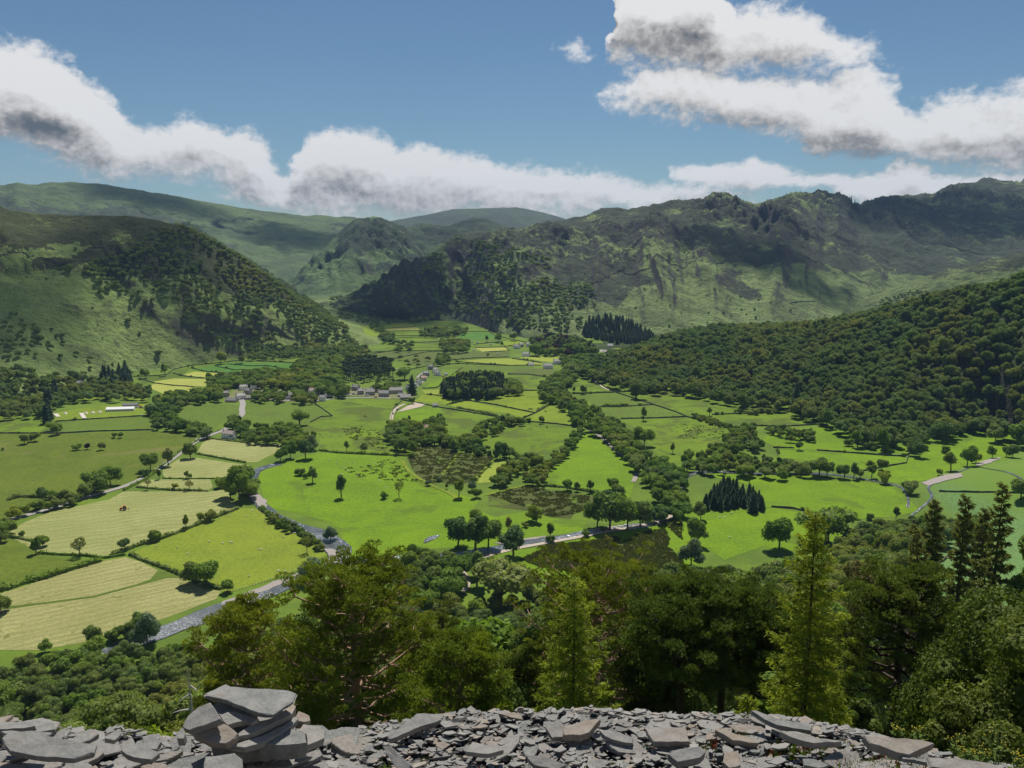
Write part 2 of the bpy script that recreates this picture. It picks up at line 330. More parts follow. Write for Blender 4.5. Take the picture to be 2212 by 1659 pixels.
DK = "100,272,95,22,.9 30,200,80,18,.35 230,250,50,18,.25 430,335,70,16,.3 1490,58,75,28,1.0 1385,45,40,14,.4 1620,262,130,16,.4 1700,120,110,20,.3 1840,298,90,16,.5 1000,390,120,11,.3 720,370,120,9,.25 2140,262,80,28,.5 1900,335,70,10,.5 1990,392,40,10,.5 1230,425,200,9,.3 1780,170,180,10,.25 2060,320,100,9,.4 650,410,130,7,.3".split()
grp = bpy.data.node_groups.new('CloudDensity', 'ShaderNodeTree')
grp.interface.new_socket('Az', in_out='INPUT', socket_type='NodeSocketFloat'); grp.interface.new_socket('El', in_out='INPUT', socket_type='NodeSocketFloat')
grp.interface.new_socket('D', in_out='OUTPUT', socket_type='NodeSocketFloat')
q = NG(grp); gi = q.n('NodeGroupInput'); go = q.n('NodeGroupOutput')
AZ, EL = gi.outputs[0], gi.outputs[1]
cmb = q.n('ShaderNodeCombineXYZ'); q.set(cmb, 0, AZ); q.set(cmb, 1, q.m('MULTIPLY', EL, 1.25))
warp = q.noise(cmb.outputs[0], .22, 3, .6, out=1)
wv = q.n('ShaderNodeVectorMath', operation='MULTIPLY_ADD'); q.set(wv, 0, warp); wv.inputs[1].default_value = (4.6, 3.0, 0); wv.inputs[2].default_value = (-2.3, -1.5, 0)
wf = q.noise(cmb.outputs[0], 1.1, 4, .6, out=1)
wv2 = q.n('ShaderNodeVectorMath', operation='MULTIPLY_ADD'); q.set(wv2, 0, wf); wv2.inputs[1].default_value = (1.3, .9, 0); wv2.inputs[2].default_value = (-.65, -.45, 0)
base = q.n('ShaderNodeCombineXYZ'); q.set(base, 0, AZ); q.set(base, 1, EL)
s1 = q.n('ShaderNodeVectorMath', operation='ADD'); q.set(s1, 0, base.outputs[0]); q.set(s1, 1, wv.outputs[0])
s2 = q.n('ShaderNodeVectorMath', operation='ADD'); q.set(s2, 0, s1.outputs[0]); q.set(s2, 1, wv2.outputs[0])
def blob(vec, cx, cy, rx, ry):
    a, e = azel(cx, cy); a2, _ = azel(cx+rx, cy); _, e2 = azel(cx, cy-ry)
    da, de = max(abs(a2-a), .2), max(abs(e2-e), .15)
    mp = q.map(vec, (1/da, 1/de, 0), (-a/da, -e/de, 0))
    ln = q.n('ShaderNodeVectorMath', operation='LENGTH'); q.set(ln, 0, mp)
    return ln.outputs['Value']
sps = q.n('ShaderNodeSeparateXYZ'); q.set(sps, 0, s2.outputs[0]); wa, we = sps.outputs[0], sps.outputs[1]
def curve(vals):
    nd = q.n('ShaderNodeFloatCurve'); cm = nd.mapping; cv = cm.curves[0]
    for i, (x_, y_) in enumerate(vals):
        if i < 2: cv.points[i].location = (x_, y_)
        else: cv.points.new(x_, y_)
        cv.points[i].handle_type = 'VECTOR'
    for p_ in cv.points: p_.handle_type = 'VECTOR'
    cm.use_clip = False; cm.update(); return nd
wan = q.m('MULTIPLY_ADD', wa, 1/130., .5)
dens = None
for lay, (kt, kb) in zip(LAY, ((1.3, 1.7), (1.5, 1.8), (1.5, 1.6), (.8, .8), (1.5, 1.5))):
    T_, B_ = [], []
    for t_ in lay.split():
        x_, y1, y2 = map(float, t_.split(',')); a_, e1 = azel(x_, y1); _, e2 = azel(x_, y2)
        a_ = min(max(a_/130.+.5, 0), 1); T_.append((a_, e1/50.+.5)); B_.append((a_, e2/50.+.5))
    ct, cb_ = curve(T_), curve(B_); q.set(ct, 'Value', wan); q.set(cb_, 'Value', wan)
    top = q.m('MULTIPLY_ADD', ct.outputs[0], 50., -25.); bot = q.m('MULTIPLY_ADD', cb_.outputs[0], 50., -25.)
    d_ = q.m('SMOOTH_MIN', q.m('DIVIDE', q.m('SUBTRACT', top, we), kt), q.m('DIVIDE', q.m('SUBTRACT', we, bot), kb), .3)
    dens = d_ if dens is None else q.m('MAXIMUM', dens, d_)
dens = q.m('MINIMUM', dens, 2.2)
fb = q.noise(cmb.outputs[0], .42, 9, .58); fb2 = q.noise(cmb.outputs[0], 2.0, 6, .6)
dens = q.m('ADD', dens, q.m('MULTIPLY', q.m('SUBTRACT', fb, .5), 1.15)); dens = q.m('ADD', dens, q.m('MULTIPLY', q.m('SUBTRACT', fb2, .5), .95))
q.set(go, 0, dens)
gr2 = bpy.data.node_groups.new('CloudShade', 'ShaderNodeTree')
for n_ in ('Az', 'El'): gr2.interface.new_socket(n_, in_out='INPUT', socket_type='NodeSocketFloat')
gr2.interface.new_socket('Dark', in_out='OUTPUT', socket_type='NodeSocketFloat')
q = NG(gr2); gi = q.n('NodeGroupInput'); go = q.n('NodeGroupOutput')
cmb = q.n('ShaderNodeCombineXYZ'); q.set(cmb, 0, gi.outputs[0]); q.set(cmb, 1, gi.outputs[1])
wd = q.noise(cmb.outputs[0], .35, 4, .6, out=1)
wv = q.n('ShaderNodeVectorMath', operation='MULTIPLY_ADD'); q.set(wv, 0, wd); wv.inputs[1].default_value = (5, 1.8, 0); wv.inputs[2].default_value = (-2.5, -.9, 0)
s1 = q.n('ShaderNodeVectorMath', operation='ADD'); q.set(s1, 0, cmb.outputs[0]); q.set(s1, 1, wv.outputs[0])
dk = None
for b in DK:
    cx, cy, rx, ry, w_ = map(float, b.split(','))
    v = q.m('MULTIPLY', q.ss(blob(s1.outputs[0], cx, cy, rx*1.25, ry*1.5), 1.25, .1), w_)
    dk = v if dk is None else q.m('MAXIMUM', dk, v)
q.set(go, 0, dk)
g = NG(W.node_tree)
D = g.n('ShaderNodeTexCoord').outputs['Generated']; s_ = g.n('ShaderNodeSeparateXYZ'); g.set(s_, 0, D)
azn = g.m('MULTIPLY', g.m('ARCTAN2', s_.outputs[0], s_.outputs[1]), 57.2958); eln = g.m('MULTIPLY', g.m('ARCSINE', s_.outputs[2]), 57.2958)
def cd(da, de):
    nd = g.n('ShaderNodeGroup'); nd.node_tree = grp; g.set(nd, 0, g.m('ADD', azn, da)); g.set(nd, 1, g.m('ADD', eln, de)); return nd
c0, c1, c2 = cd(0, 0), cd(.2, .55), cd(.5, 1.7)
d0 = c0.outputs[0]
dks = g.n('ShaderNodeGroup'); dks.node_tree = gr2; g.set(dks, 0, azn); g.set(dks, 1, eln)
alpha = g.ss(d0, -.22, .62)
lit = g.m('ADD', g.m('MULTIPLY', g.m('SUBTRACT', d0, c1.outputs[0]), .55), g.m('MULTIPLY', g.m('SUBTRACT', d0, c2.outputs[0]), .42))
thin = g.ss(d0, 1.2, .25)
br_ = g.m('ADD', g.m('ADD', .74, g.m('MULTIPLY', lit, .60)), g.m('MULTIPLY', thin, .06))
br_ = g.m('SUBTRACT', br_, g.m('MULTIPLY', dks.outputs[0], .42), clamp=True)
cloudc = g.n('ShaderNodeValToRGB'); e = cloudc.color_ramp.elements
e[0].position = 0.; e[0].color = (.10, .115, .13, 1); e[1].position = 1.; e[1].color = (.78, .78, .78, 1)
for p_, c_ in ((.3, (.29, .285, .28, 1)), (.5, (.49, .48, .47, 1)), (.72, (.66, .65, .64, 1))):
    x = e.new(p_); x.color = c_
g.set(cloudc, 0, br_)
sky = g.n('ShaderNodeTexSky', sky_type='NISHITA'); sky.sun_disc = False; sky.sun_elevation = SEL; sky.sun_rotation = SAZ
sky.altitude = 300; sky.air_density = 1.0; sky.dust_density = .1; sky.ozone_density = 1.2
bg = g.n('ShaderNodeBackground', {'Strength': .055}); g.set(bg, 0, g.mix(1., sky.outputs[0], (.70, .88, .98), 'MULTIPLY'))
bc = g.n('ShaderNodeBackground', {'Strength': .93}); g.set(bc, 0, cloudc.outputs[0])
mx = g.n('ShaderNodeMixShader'); g.set(mx, 0, g.m('MULTIPLY', alpha, g.ss(eln, -.5, .5))); g.L.new(bg.outputs[0], mx.inputs[1]); g.L.new(bc.outputs[0], mx.inputs[2])
wo = g.n('ShaderNodeOutputWorld'); g.L.new(mx.outputs[0], wo.inputs[0])
sc.view_settings.view_transform = 'Standard'; sc.view_settings.look = 'None'; sc.view_settings.exposure = .16; sc.view_settings.gamma = 1
# haze
hb = MB(); hb.box((0, 4300, 390), (14400, 9600, 880)); hz = hb.build('haze', None)
m, g = newmat('air'); pv = g.n('ShaderNodeVolumePrincipled', {'Density': 3.9e-5, 'Anisotropy': 0.}); pv.inputs['Color'].default_value = (.38, .60, .95, 1)
g.L.new(pv.outputs[0], g.out.inputs['Volume']); hz.data.materials.append(m); tag(hz, kind='stuff')
cy = sc.cycles; cy.max_bounces = 5; cy.diffuse_bounces = 3; cy.glossy_bounces = 2; cy.transmission_bounces = 3; cy.transparent_max_bounces = 6; cy.volume_bounces = 0
cy.use_denoising = True

def cloud(px_, py_, rx, ry, seed, alt=2500):  # unseen cumulus added on the sun line to shade the point aimed at
    T = at(px_, py_); c = T+sd*((alt-T.z)/sd.z); v, f = ico5
    n = fbm(v[:, 0]*1.6+seed*3.1+v[:, 2], v[:, 1]*1.6+seed, 5, .6); k = 1.25+.6*n; vv = v*k[:, None]; vv[:, 2] = np.maximum(vv[:, 2], -.35)
    o = tag(link('cloud', mesh('cloud', vv, f, CLM, True), loc=c), "unseen cumulus added overhead to shade the fells", 'cloud', kind='stuff'); o.scale = (rx, ry, 90)
import bmesh
bm = bmesh.new(); bmesh.ops.create_icosphere(bm, subdivisions=5, radius=1.); ico5 = (np.array([q.co[:] for q in bm.verts]), np.array([[q.index for q in p.verts] for p in bm.faces])); bm.free()
# cumulus alpha, thinned towards the rim to soften the added shade
CLM, g = newmat('shade_cloud_white'); O_ = g.n('ShaderNodeTexCoord').outputs['Object']; fl = g.map(O_, (1, 1, 0)); ln = g.n('ShaderNodeVectorMath', operation='LENGTH'); g.set(ln, 0, fl)
al = g.m('MULTIPLY', g.ss(g.m('ADD', g.m('SUBTRACT', 1.05, ln.outputs['Value']), g.m('MULTIPLY', g.m('SUBTRACT', g.noise(fl, 1.6, 5, .6), .5), 1.3)), 0., .65), .62)
mx = g.n('ShaderNodeMixShader', {0: al}); tr_ = g.n('ShaderNodeBsdfTransparent'); g.L.new(tr_.outputs[0], mx.inputs[1]); g.L.new(pbsdf(g, (.9, .9, .9), 1., 0.).outputs[0], mx.inputs[2]); finish(g, mx)
for a in ((15, 640, 170, 170, 1), (850, 575, 240, 330, 3), (640, 510, 330, 300, 5), (330, 425, 500, 260, 4), (1600, 540, 260, 170, 7), (1930, 460, 600, 380, 8), (2120, 450, 600, 400, 9), (1730, 590, 200, 70, 13), (330, 500, 220, 60, 16)): cloud(*a)
# ------------------------------------------------------------ fields, river, tracks, walls
def grassmat(name, a, b, fs=.45, ps=.03, stripes=None, sth=0., spots=None, bump=.5, sscale=.02):
    m, g = newmat(name); P = g.n('ShaderNodeNewGeometry').outputs['Position']
    big = g.noise(P, ps, 5, .6, .8); fin = g.noise(P, fs, 5, .78); big2 = g.noise(P, ps*.28, 4, .6)
    f = g.m('ADD', g.m('MULTIPLY', g.ss(big, .32, .68), .7), g.m('MULTIPLY', g.ss(big2, .4, .6), .3))
    c = g.mix(f, a, b)
    c = g.mix(g.m('MULTIPLY', g.ss(fin, .42, .72), .6), c, tuple(v*.55 for v in b))
    c = g.mix(g.m('MULTIPLY', g.ss(fin, .5, .3), .35), c, tuple(min(v*1.35, 1) for v in a))
    h = fin
    if stripes:
        mp = g.map(P, rot=(0, 0, -sth)); s_ = g.n('ShaderNodeSeparateXYZ'); g.set(s_, 0, mp)
        st = g.m('SINE', g.m('ADD', g.m('MULTIPLY', s_.outputs[1], 6.283/stripes), g.m('MULTIPLY', g.noise(P, .03, 3), 14.)))
        st2 = g.noise(g.map(mp, (.04, .9, 1)), 1., 4, .7)
        c = g.mix(g.m('MULTIPLY', g.ss(st, -.2, .9), .42), c, tuple(v*.6 for v in a))
        c = g.mix(g.m('MULTIPLY', g.ss(st2, .48, .66), .5), c, tuple(v*.62 for v in b))
        h = g.m('ADD', fin, g.m('MULTIPLY', st, .35))
    if spots:
        sp_ = g.noise(P, sscale, 7, .68, .5); c = g.mix(g.m('MULTIPLY', g.ss(sp_, spots[1], spots[1]+.06), spots[2]), c, g.mix(fin, tuple(v*.6 for v in spots[0]), tuple(v*1.5 for v in spots[0])))
    finish(g, pbsdf(g, c, .95, .08, bump=h, bstr=bump, bdist=.5)); return m
BR = (.165, .27, .012); BR2 = (.115, .20, .014); MDa = (.125, .185, .026); MDb = (.10, .15, .024)
FM = {'bright': grassmat('bright_grass', BR, BR2, spots=((.085, .13, .018), .56, .65)),
      'bright2': grassmat('bright_patchy', (.155, .235, .018), (.105, .165, .018), spots=((.075, .10, .022), .50, .75)),
      'mid': grassmat('meadow', MDa, MDb, .3, spots=((.09, .12, .03), .55, .5)),
      'dark': grassmat('dark_meadow', (.125, .165, .020), (.09, .13, .018), .3, spots=((.16, .15, .05), .57, .6), sscale=.008),
      'hay': grassmat('mown_hay', (.35, .36, .14), (.26, .28, .09), .6, .02, stripes=8., sth=R(24), bump=.7),
      'hay2': grassmat('cut_hay', (.36, .35, .145), (.27, .27, .095), .6, .02, stripes=6., sth=R(35), bump=.7, spots=((.13, .14, .03), .60, .75), sscale=.09),
      'hayf': grassmat('standing_hay', (.36, .38, .085), (.29, .32, .07), .5, .03),
      'sheep': grassmat('grazed_grass', (.21, .265, .026), (.155, .205, .024), .5, spots=((.10, .14, .02), .60, .6)),
      'yell': grassmat('yellow_meadow', (.29, .33, .05), (.22, .28, .04), .4),
      'ygreen': grassmat('yellow_green', (.21, .28, .022), (.15, .21, .022), .4, spots=((.10, .14, .025), .58, .5)),
      'rush': grassmat('rush_bed', (.06, .085, .02), (.105, .115, .035), .8, .06, bump=1., spots=((.11, .17, .02), .56, .8), sscale=.05),
      'olive': grassmat('olive_pasture', (.115, .15, .036), (.09, .12, .03), .4),
      'strip': grassmat('dark_strip_grass', (.09, .20, .03), (.07, .16, .028), .4),
      'verge': grassmat('rough_verge', (.08, .125, .02), (.11, .16, .025), .6)}
FIELDS = """bright|D1700,0 A1640,1470 A1720,1435 A1850,1400 A2030,1358 B0,1365 B300,1380 B440,1385 B400,1410 B440,1480 B520,1540 B620,1575 B740,1620 B900,1659 E860,0 E1000,60 E1200,20 E1350,60 E1480,75 E1590,70 E1560,150 E1330,185 E1180,200 E1080,150 E1000,250 E760,255 E560,265 E340,300 E230,305 E90,312 E60,265 E20,180 D2120,100 D1900,30
sheep|D830,292 D1020,212 D1250,112 D1520,8 D1560,0 D1680,10 D1760,70 D1900,140 D1960,190 D2060,270 D2080,300 D1900,400 D1500,530 D1430,545 D1390,505 D1190,432 D1040,377
hay|A700,1655 A790,1605 A1340,1605 A1450,1590 A1470,1655 D1510,0 D1330,75 D1180,140 D1010,200 D860,250 D700,310 D560,300 D250,285 D60,180 D60,150 D160,90 D310,30
hay2|D0,547 D180,492 D400,412 D640,342 D800,315 D900,345 D1010,400 D960,455 D870,488 D600,560 D300,600 D0,635
hay2|D0,652 D300,612 D600,572 D900,492 D1060,450 D1160,445 D1230,480 D1300,520 D1410,530 D1380,580 D1200,650 D1010,720 D900,775 D700,820 D500,865 D250,908 D0,908
verge|D0,637 D300,600 D600,560 D870,488 D960,455 D1010,395 D1190,440 D1160,443 D1060,448 D900,490 D600,570 D300,610 D0,650
dark|D-200,205 D60,195 D200,240 D260,300 D440,330 D530,340 D500,380 D350,430 D150,485 D-200,530
dark|A-300,1240 A0,1237 A380,1238 A980,1218 A1300,1245 A1230,1290 A1150,1360 A1100,1410 A920,1510 A780,1575 A600,1640 A300,1659 D200,50 D0,120 D-300,150
mid|A350,1162 A500,1150 A970,1122 A990,1210 A620,1222 A380,1232
bright2|A-200,1125 A270,1125 A340,1160 A370,1230 A0,1232 A-200,1230
ygreen|A340,1105 A480,1080 A700,1055 A980,1045 A965,1117 A500,1147 A350,1157
ygreen|A330,1035 A480,1005 A700,990 A940,1010 A950,1033 A760,1010 A480,1030 A360,1045
hayf|A1170,862 A1240,840 A1440,855 A1320,883
hayf|A975,905 A1110,884 A1320,888 A1310,936 A1180,930 A1000,912
hayf|A930,935 A1000,915 A1240,942 A1250,965 A1150,982 A1050,985
verge|A860,875 A1050,862 A1110,830 A1220,815 A1170,860 A1100,882 A960,905 A925,925
strip|A1220,828 A1490,780 A1880,786 A1870,832 A1640,822 A1430,852
hay|A870,1572 A940,1530 A1340,1528 A1360,1575 A1330,1598 A1100,1600
hay|A1040,1503 A1040,1465 A1140,1400 A1240,1388 A1540,1432 A1590,1440 A1530,1505 A1380,1520 A1060,1520
hay|A1255,1362 A1290,1300 A1330,1270 A1560,1292 A1860,1308 A1800,1345 A1720,1378 A1640,1418 A1560,1420 A1380,1387
mid|A1080,1110 A1200,1050 A1480,1050 A1522,1060 A1532,1130 A1430,1160 A1360,1210 A1290,1195 A1110,1155
mid|A1565,1035 A1900,1030 A2000,1040 A2120,1122 A1980,1167 A1860,1215 A1650,1190 A1540,1150
bright2|A2005,1038 B0,1008 B400,1018 B340,1070 B330,1140 B310,1180 B320,1260 B420,1320 B480,1350 B480,1380 B300,1372 B0,1358 A2040,1345 A2040,1280 A1980,1230 A1880,1215 A1985,1167 A2122,1125
rush|B440,1400 B500,1312 B745,1312 B752,1350 B770,1380 B705,1440 B655,1505 B620,1570 B555,1540 B480,1480
rush|B772,1362 B985,1378 B985,1412 B900,1492 B875,1545 B740,1565 B635,1540 B672,1480 B740,1430
yell|B1010,1412 B1085,1418 B1010,1480 B995,1545 B885,1552 B905,1500
rush|B955,1625 B1180,1572 B1330,1592 B1600,1635 B1690,1659 E1600,0 E1500,40 E1480,72 E1350,58 E1200,18 E960,-10
bright2|B890,1315 B960,1255 B1100,1195 B1230,1170 B1400,1182 B1512,1195 B1470,1265 B1440,1305 B1270,1400 B1100,1355 B1000,1355
bright|B1570,1218 B1620,1237 B1740,1345 B1830,1405 B1912,1462 B1892,1522 B1860,1645 B1620,1605 B1330,1565 B1310,1500 B1440,1400 B1510,1300
bright2|B672,1075 B850,1108 B1010,1140 B960,1165 B830,1215 B820,1235 B668,1228 B660,1078
bright|B355,1135 B380,1085 B640,1073 B658,1110 B560,1165 B400,1150
ygreen|B690,1053 B820,1028 B960,1055 B1250,1105 B1165,1143 B1080,1105 B760,1070
ygreen|B640,990 B680,975 B1000,1000 B1180,965 B1270,963 B1310,1020 B1350,1045 B1250,1098 B820,1022 B720,1005
ygreen|B530,990 B620,990 B800,1023 B680,1050 B480,1030
ygreen|B1200,1137 B1350,1062 B1430,1055 B1490,1100 B1505,1182 B1225,1162
yell|B530,958 B655,955 B655,988 B560,987
bright|B540,945 B600,905 B740,852 B790,850 B700,905 B620,945
bright2|B1080,868 B1270,865 B1370,880 B1280,930 B1270,960 B1160,955 B1165,910 B1080,900
mid|B780,815 B1090,803 B1150,820 B1060,843 B820,850 B750,845
olive|B1080,845 B1150,825 B1360,820 B1390,840 B1350,880 B1270,862 B1080,862
mid|B440,830 B560,800 B760,788 B960,793 B1080,800 B770,813 B600,818
yell|B745,776 B930,760 B1090,757 B1310,790 B1260,802 B1090,800 B960,790
yell|B1145,748 B1350,740 B1500,735 B1450,760 B1380,782 B1285,772
olive|B110,745 B330,712 B540,708 B565,715 B380,762 B240,782 B90,782
olive|B400,762 B560,718 B1030,712 B1100,718 B1080,748 B860,755 B720,768 B560,795 B460,800
bright2|B460,660 B640,650 B695,660 B695,702 B540,707 B455,702
bright2|B310,645 B400,625 B530,620 B645,620 B460,655 B300,692
hayf|B255,568 B500,555 B520,578 B260,584
ygreen|B250,545 B400,530 B475,538 B475,553 B260,565
strip|B740,607 B870,585 B970,593 B1005,622 B900,642 B790,632
ygreen|B1035,650 B1110,635 B1195,658 B1060,682
hayf|B865,690 B1060,685 B1085,705 B920,714
bright2|B350,588 B520,588 B525,612 B350,618
ygreen|B155,548 B240,548 B275,605 B200,618 B160,585
ygreen|B1740,692 B1960,675 B2015,690 B1900,712
yell|B1740,712 B1905,713 B1880,732 B1750,728
bright2|B1455,915 B1480,880 B1580,868 B1640,920 B1755,972 B1500,982 B1480,960
bright2|B1615,878 B1750,895 B1900,938 B2100,962 C0,955 C200,998 C450,1040 C720,1058 C720,1088 C350,1112 C220,1120 C50,1112 B2010,1050 B1765,972
mid|B1500,987 B1758,980 B2008,1050 B1850,1062 B1620,1066 B1600,1005
mid|B1615,1070 B2012,1055 B2160,1100 C80,1125 C0,1128 B1800,1145 B1690,1100
bright2|C225,1120 C500,1108 C720,1095 C930,1142 C940,1178 C700,1187 C400,1175 C350,1200 C200,1145
bright2|B1800,1152 B2160,1140 C100,1140 C380,1200 C330,1240 C300,1310 C200,1390 C0,1430 B2060,1400 B1960,1280 B1900,1200
bright|C600,1220 C930,1188 C1200,1260 C1520,1330 C1490,1362 C1100,1352 C880,1342 C650,1332 C540,1280
bright|C645,1337 C890,1347 C1455,1387 C1462,1430 C1330,1450 C1180,1475 C1000,1460 C850,1410 C635,1390
bright|C1540,1345 C1590,1260 C1850,1215 C2120,1240 C2200,1300 C2100,1400 C1900,1440 C1700,1480 C1560,1370
bright|C1350,1452 C1470,1400 C1560,1372 C1720,1375 C1720,1480 C1600,1532 C1400,1557 C1190,1495
bright|C240,1490 C560,1500 C840,1505 C1200,1545 C1430,1585 C1480,1659 F1550,20 F1400,55 F1250,60 F1170,72 F880,30 F640,-5 F420,0 C540,1600 C420,1560 C230,1512
bright|F190,0 F420,-10 F640,3 F870,42 F1060,75 F1080,115 F1150,140 F1040,190 F880,270 F620,275 F560,240 F300,335 F200,250 F212,110 F0,90 F0,25
bright|E930,315 E1060,275 E1300,248 E1700,165 E2000,120 E2212,20 F30,30 F215,110 F200,250 F150,370 F0,420 E2100,430 E1700,420 E1270,460 E1150,440 E920,390"""
def poly_in(P_, x, y):
    c = False; n = len(P_); j = n-1
    for i in range(n):
        xi, yi = P_[i]; xj, yj = P_[j]
        if (yi > y) != (yj > y) and x < (xj-xi)*(y-yi)/(yj-yi)+xi: c = not c
        j = i
    return c
def drape(name, poly, mat, lift=.25, kind='structure', rag=0., label=None, cat=None, step=None):
    P2 = []
    n = len(poly)
    for i in range(n):
        a, b = poly[i], poly[(i+1) % n]; L = math.hypot(a[0]-b[0], a[1]-b[1]); k = max(1, int(L/(step or 12.)))
        for j in range(k):
            t = j/k; x = a[0]+(b[0]-a[0])*t; y = a[1]+(b[1]-a[1])*t
            if rag: x += rng.uniform(-rag, rag); y += rng.uniform(-rag, rag)
            P2.append((x, y))
    xs = [p[0] for p in P2]; ys = [p[1] for p in P2]; s = max(step or 0, max(max(xs)-min(xs), max(ys)-min(ys))/26, 6.)
    inner = []
    x = min(xs)+s/2
    while x < max(xs):
        y = min(ys)+s/2
        while y < max(ys):
            if poly_in(P2, x, y): inner.append((x+rng.uniform(-.2, .2), y+rng.uniform(-.2, .2)))
            y += s
        x += s
    n = len(P2)
    vs, es, fs, _, _, _ = mgeo.delaunay_2d_cdt([Vector(p) for p in P2+inner], [(i, (i+1) % n) for i in range(n)], [], 1, 1e-4)
    v = [(p.x, p.y, zat(p.x, p.y)+lift) for p in vs]; fs2 = []
    for f in fs:
        f = tuple(f)
        if (v[f[1]][0]-v[f[0]][0])*(v[f[2]][1]-v[f[0]][1])-(v[f[1]][1]-v[f[0]][1])*(v[f[2]][0]-v[f[0]][0]) < 0: f = f[::-1]
        fs2.append(f)
    o = link(name, mesh(name, v, fs2, mat, True)); tag(o, label, cat, kind=kind); return o
def w2(toks): return [(p.x, p.y) for p in (at(*q) for q in toks)]
for ln in FIELDS.split('\n'):
    k, s_ = ln.split('|'); drape('field', w2(pts(s_)), FM[k], .12)
def ribbon(pp, w):              # centre line (world) -> polygon
    L, Rr = [], []
    for i, p in enumerate(pp):
        a = Vector(pp[max(i-1, 0)][:2]); b = Vector(pp[min(i+1, len(pp)-1)][:2]); d = (b-a).normalized(); nn = Vector((-d.y, d.x)); wi = w[i] if isinstance(w, list) else w
        L.append((p[0]+nn.x*wi/2, p[1]+nn.y*wi/2)); Rr.append((p[0]-nn.x*wi/2, p[1]-nn.y*wi/2))
    return L+Rr[::-1]
def strip(name, pp, w, mat, lift, kind='structure', label=None, cat=None, kk=1):
    # quad strip along a line, kk quads across
    q = [Vector(p[:2]) for p in pp]; fine = []
    if isinstance(w, list): w = [float(np.interp(i/(len(q)-1), np.linspace(0, 1, len(w)), w)) for i in range(len(q))]
    for i in range(len(q)-1):
        L = (q[i+1]-q[i]).length; k = max(1, int(L/8))
        for j in range(k): fine.append((q[i].lerp(q[i+1], j/k), (w[i]+(w[i+1]-w[i])*j/k) if isinstance(w, list) else w))
    fine.append((q[-1], w[-1] if isinstance(w, list) else w))
    for _ in range(2): fine = [fine[0]]+[((fine[i-1][0]+fine[i][0]*2+fine[i+1][0])/4, fine[i][1]) for i in range(1, len(fine)-1)]+[fine[-1]]
    v = []
    for i, (p, wi) in enumerate(fine):
        d = (fine[min(i+1, len(fine)-1)][0]-fine[max(i-1, 0)][0]).normalized(); nn = Vector((-d.y, d.x))
        for j in range(kk+1):
            u = p+nn*wi*(j/kk-.5)*(1+(.12*math.sin(i*1.7)+.1*math.sin(i*.6+j) if kk > 1 else 0)); v.append((u.x, u.y, zat(u.x, u.y)+lift))
    o = link(name, mesh(name, v, gridfaces(len(fine), kk+1)[:, ::-1].copy(), mat, True)); tag(o, label, cat, kind=kind); return o
# water
m, g = newmat('river_water'); P = g.n('ShaderNodeNewGeometry').outputs['Position']
n1 = g.noise(g.map(P, (1, 1.6, 1)), .9, 5, .7, 1.); n2 = g.noise(P, .035, 3)
rap = g.m('MULTIPLY', g.ss(n1, .48, .66), g.ss(n2, .46, .62))
wb = pbsdf(g, g.mix(rap, (.085, .095, .10), (.46, .48, .50)), g.lin(rap, 0, 1, .1, .6), .5, bump=n1, bstr=.8, bdist=.35); finish(g, wb); WATER = m
GRAV = simple('river_gravel', (.30, .265, .24), .95, .4, 1.3); TARM = simple('lane_tarmac', (.30, .28, .26), .9, .15, .5); TRACK = simple('farm_track', (.42, .36, .28), .95, .3, .8)
def river(s_, w, name='river'): return strip(name, w2(pts(s_)), w, WATER, .35, kk=5)
river("A1790,1430 A1720,1440 A1650,1460 A1600,1500 A1590,1540 A1600,1600 A1640,1659 D1700,20 D1800,80 D1930,125 D2020,150 D2110,200 D2160,270 D2190,330 D2120,385 D2000,430 D1800,505 D1600,575 D1400,650 D1220,725 D1020,800 D900,850 D700,910 D500,1000 D300,1100", [9, 9, 10, 11, 10, 9, 9, 9, 10, 10, 12, 15, 16, 15, 14, 14, 14, 14, 16, 17, 15, 12, 10, 9, 9])
river("C2212,1540 C2100,1480 C1900,1440 C1760,1500 C1660,1545 C1580,1570 C1640,1640 F1480,60", [1.5, 1.5, 2, 2, 2, 2, 2, 2])
river("F1470,0 C1480,1650 C1450,1600 C1420,1565 C1180,1525 C1030,1500 C840,1487 C640,1495 C450,1490 C250,1478 C100,1480 B2212,1500 B2180,1560 B2170,1640 E2150,60 E2050,100 E1900,120 E1700,135 E1560,165 E1330,205 E1200,222 E1100,245 E1000,255 E900,295 E600,310 E440,318 E330,326 E200,345 E60,345 E0,325 D2180,330", [2, 2, 2, 3, 4, 5, 6, 7, 7, 7, 7, 8, 8, 9, 9, 9, 9, 9, 9, 9, 9, 10, 10, 10, 10, 9, 10, 10, 10, 12])
strip('river', w2(pts("E640,175 E600,190 E570,200 E545,225")), [1.5, 6, 5, 1.5], WATER, .4)
for s_, w_ in (("D2065,262 D2085,290 D2090,340 D2150,355 D2160,300 D2150,275 D2110,262", 0), ("D1930,430 D1910,415 D1700,490 D1560,550 D1420,600 D1400,620 D1460,605 D1660,545", 0),
               ("E990,225 E1060,215 E1200,195 E1330,178 E1420,165 E1300,190 E1200,206 E1060,235", 0), ("E1640,130 E1700,120 E1800,118 E1800,135 E1700,155 E1620,150", 0), ("A1600,1640 A1640,1620 A1700,1659 D1700,0 D1660,10", 0),
               ("C1560,1550 C1700,1500 C1800,1490 C1830,1510 C1700,1540 C1600,1570", 0), ("C1900,1430 C1990,1400 C2080,1385 C2000,1425 C1920,1445", 0)):
    drape('gravel_bar', w2(pts(s_)), GRAV, .42, rag=1., label=None, step=5)
def road(s_, w, mat=TARM, name='lane', lift=.45): return strip(name, w2(pts(s_)), w, mat, lift)
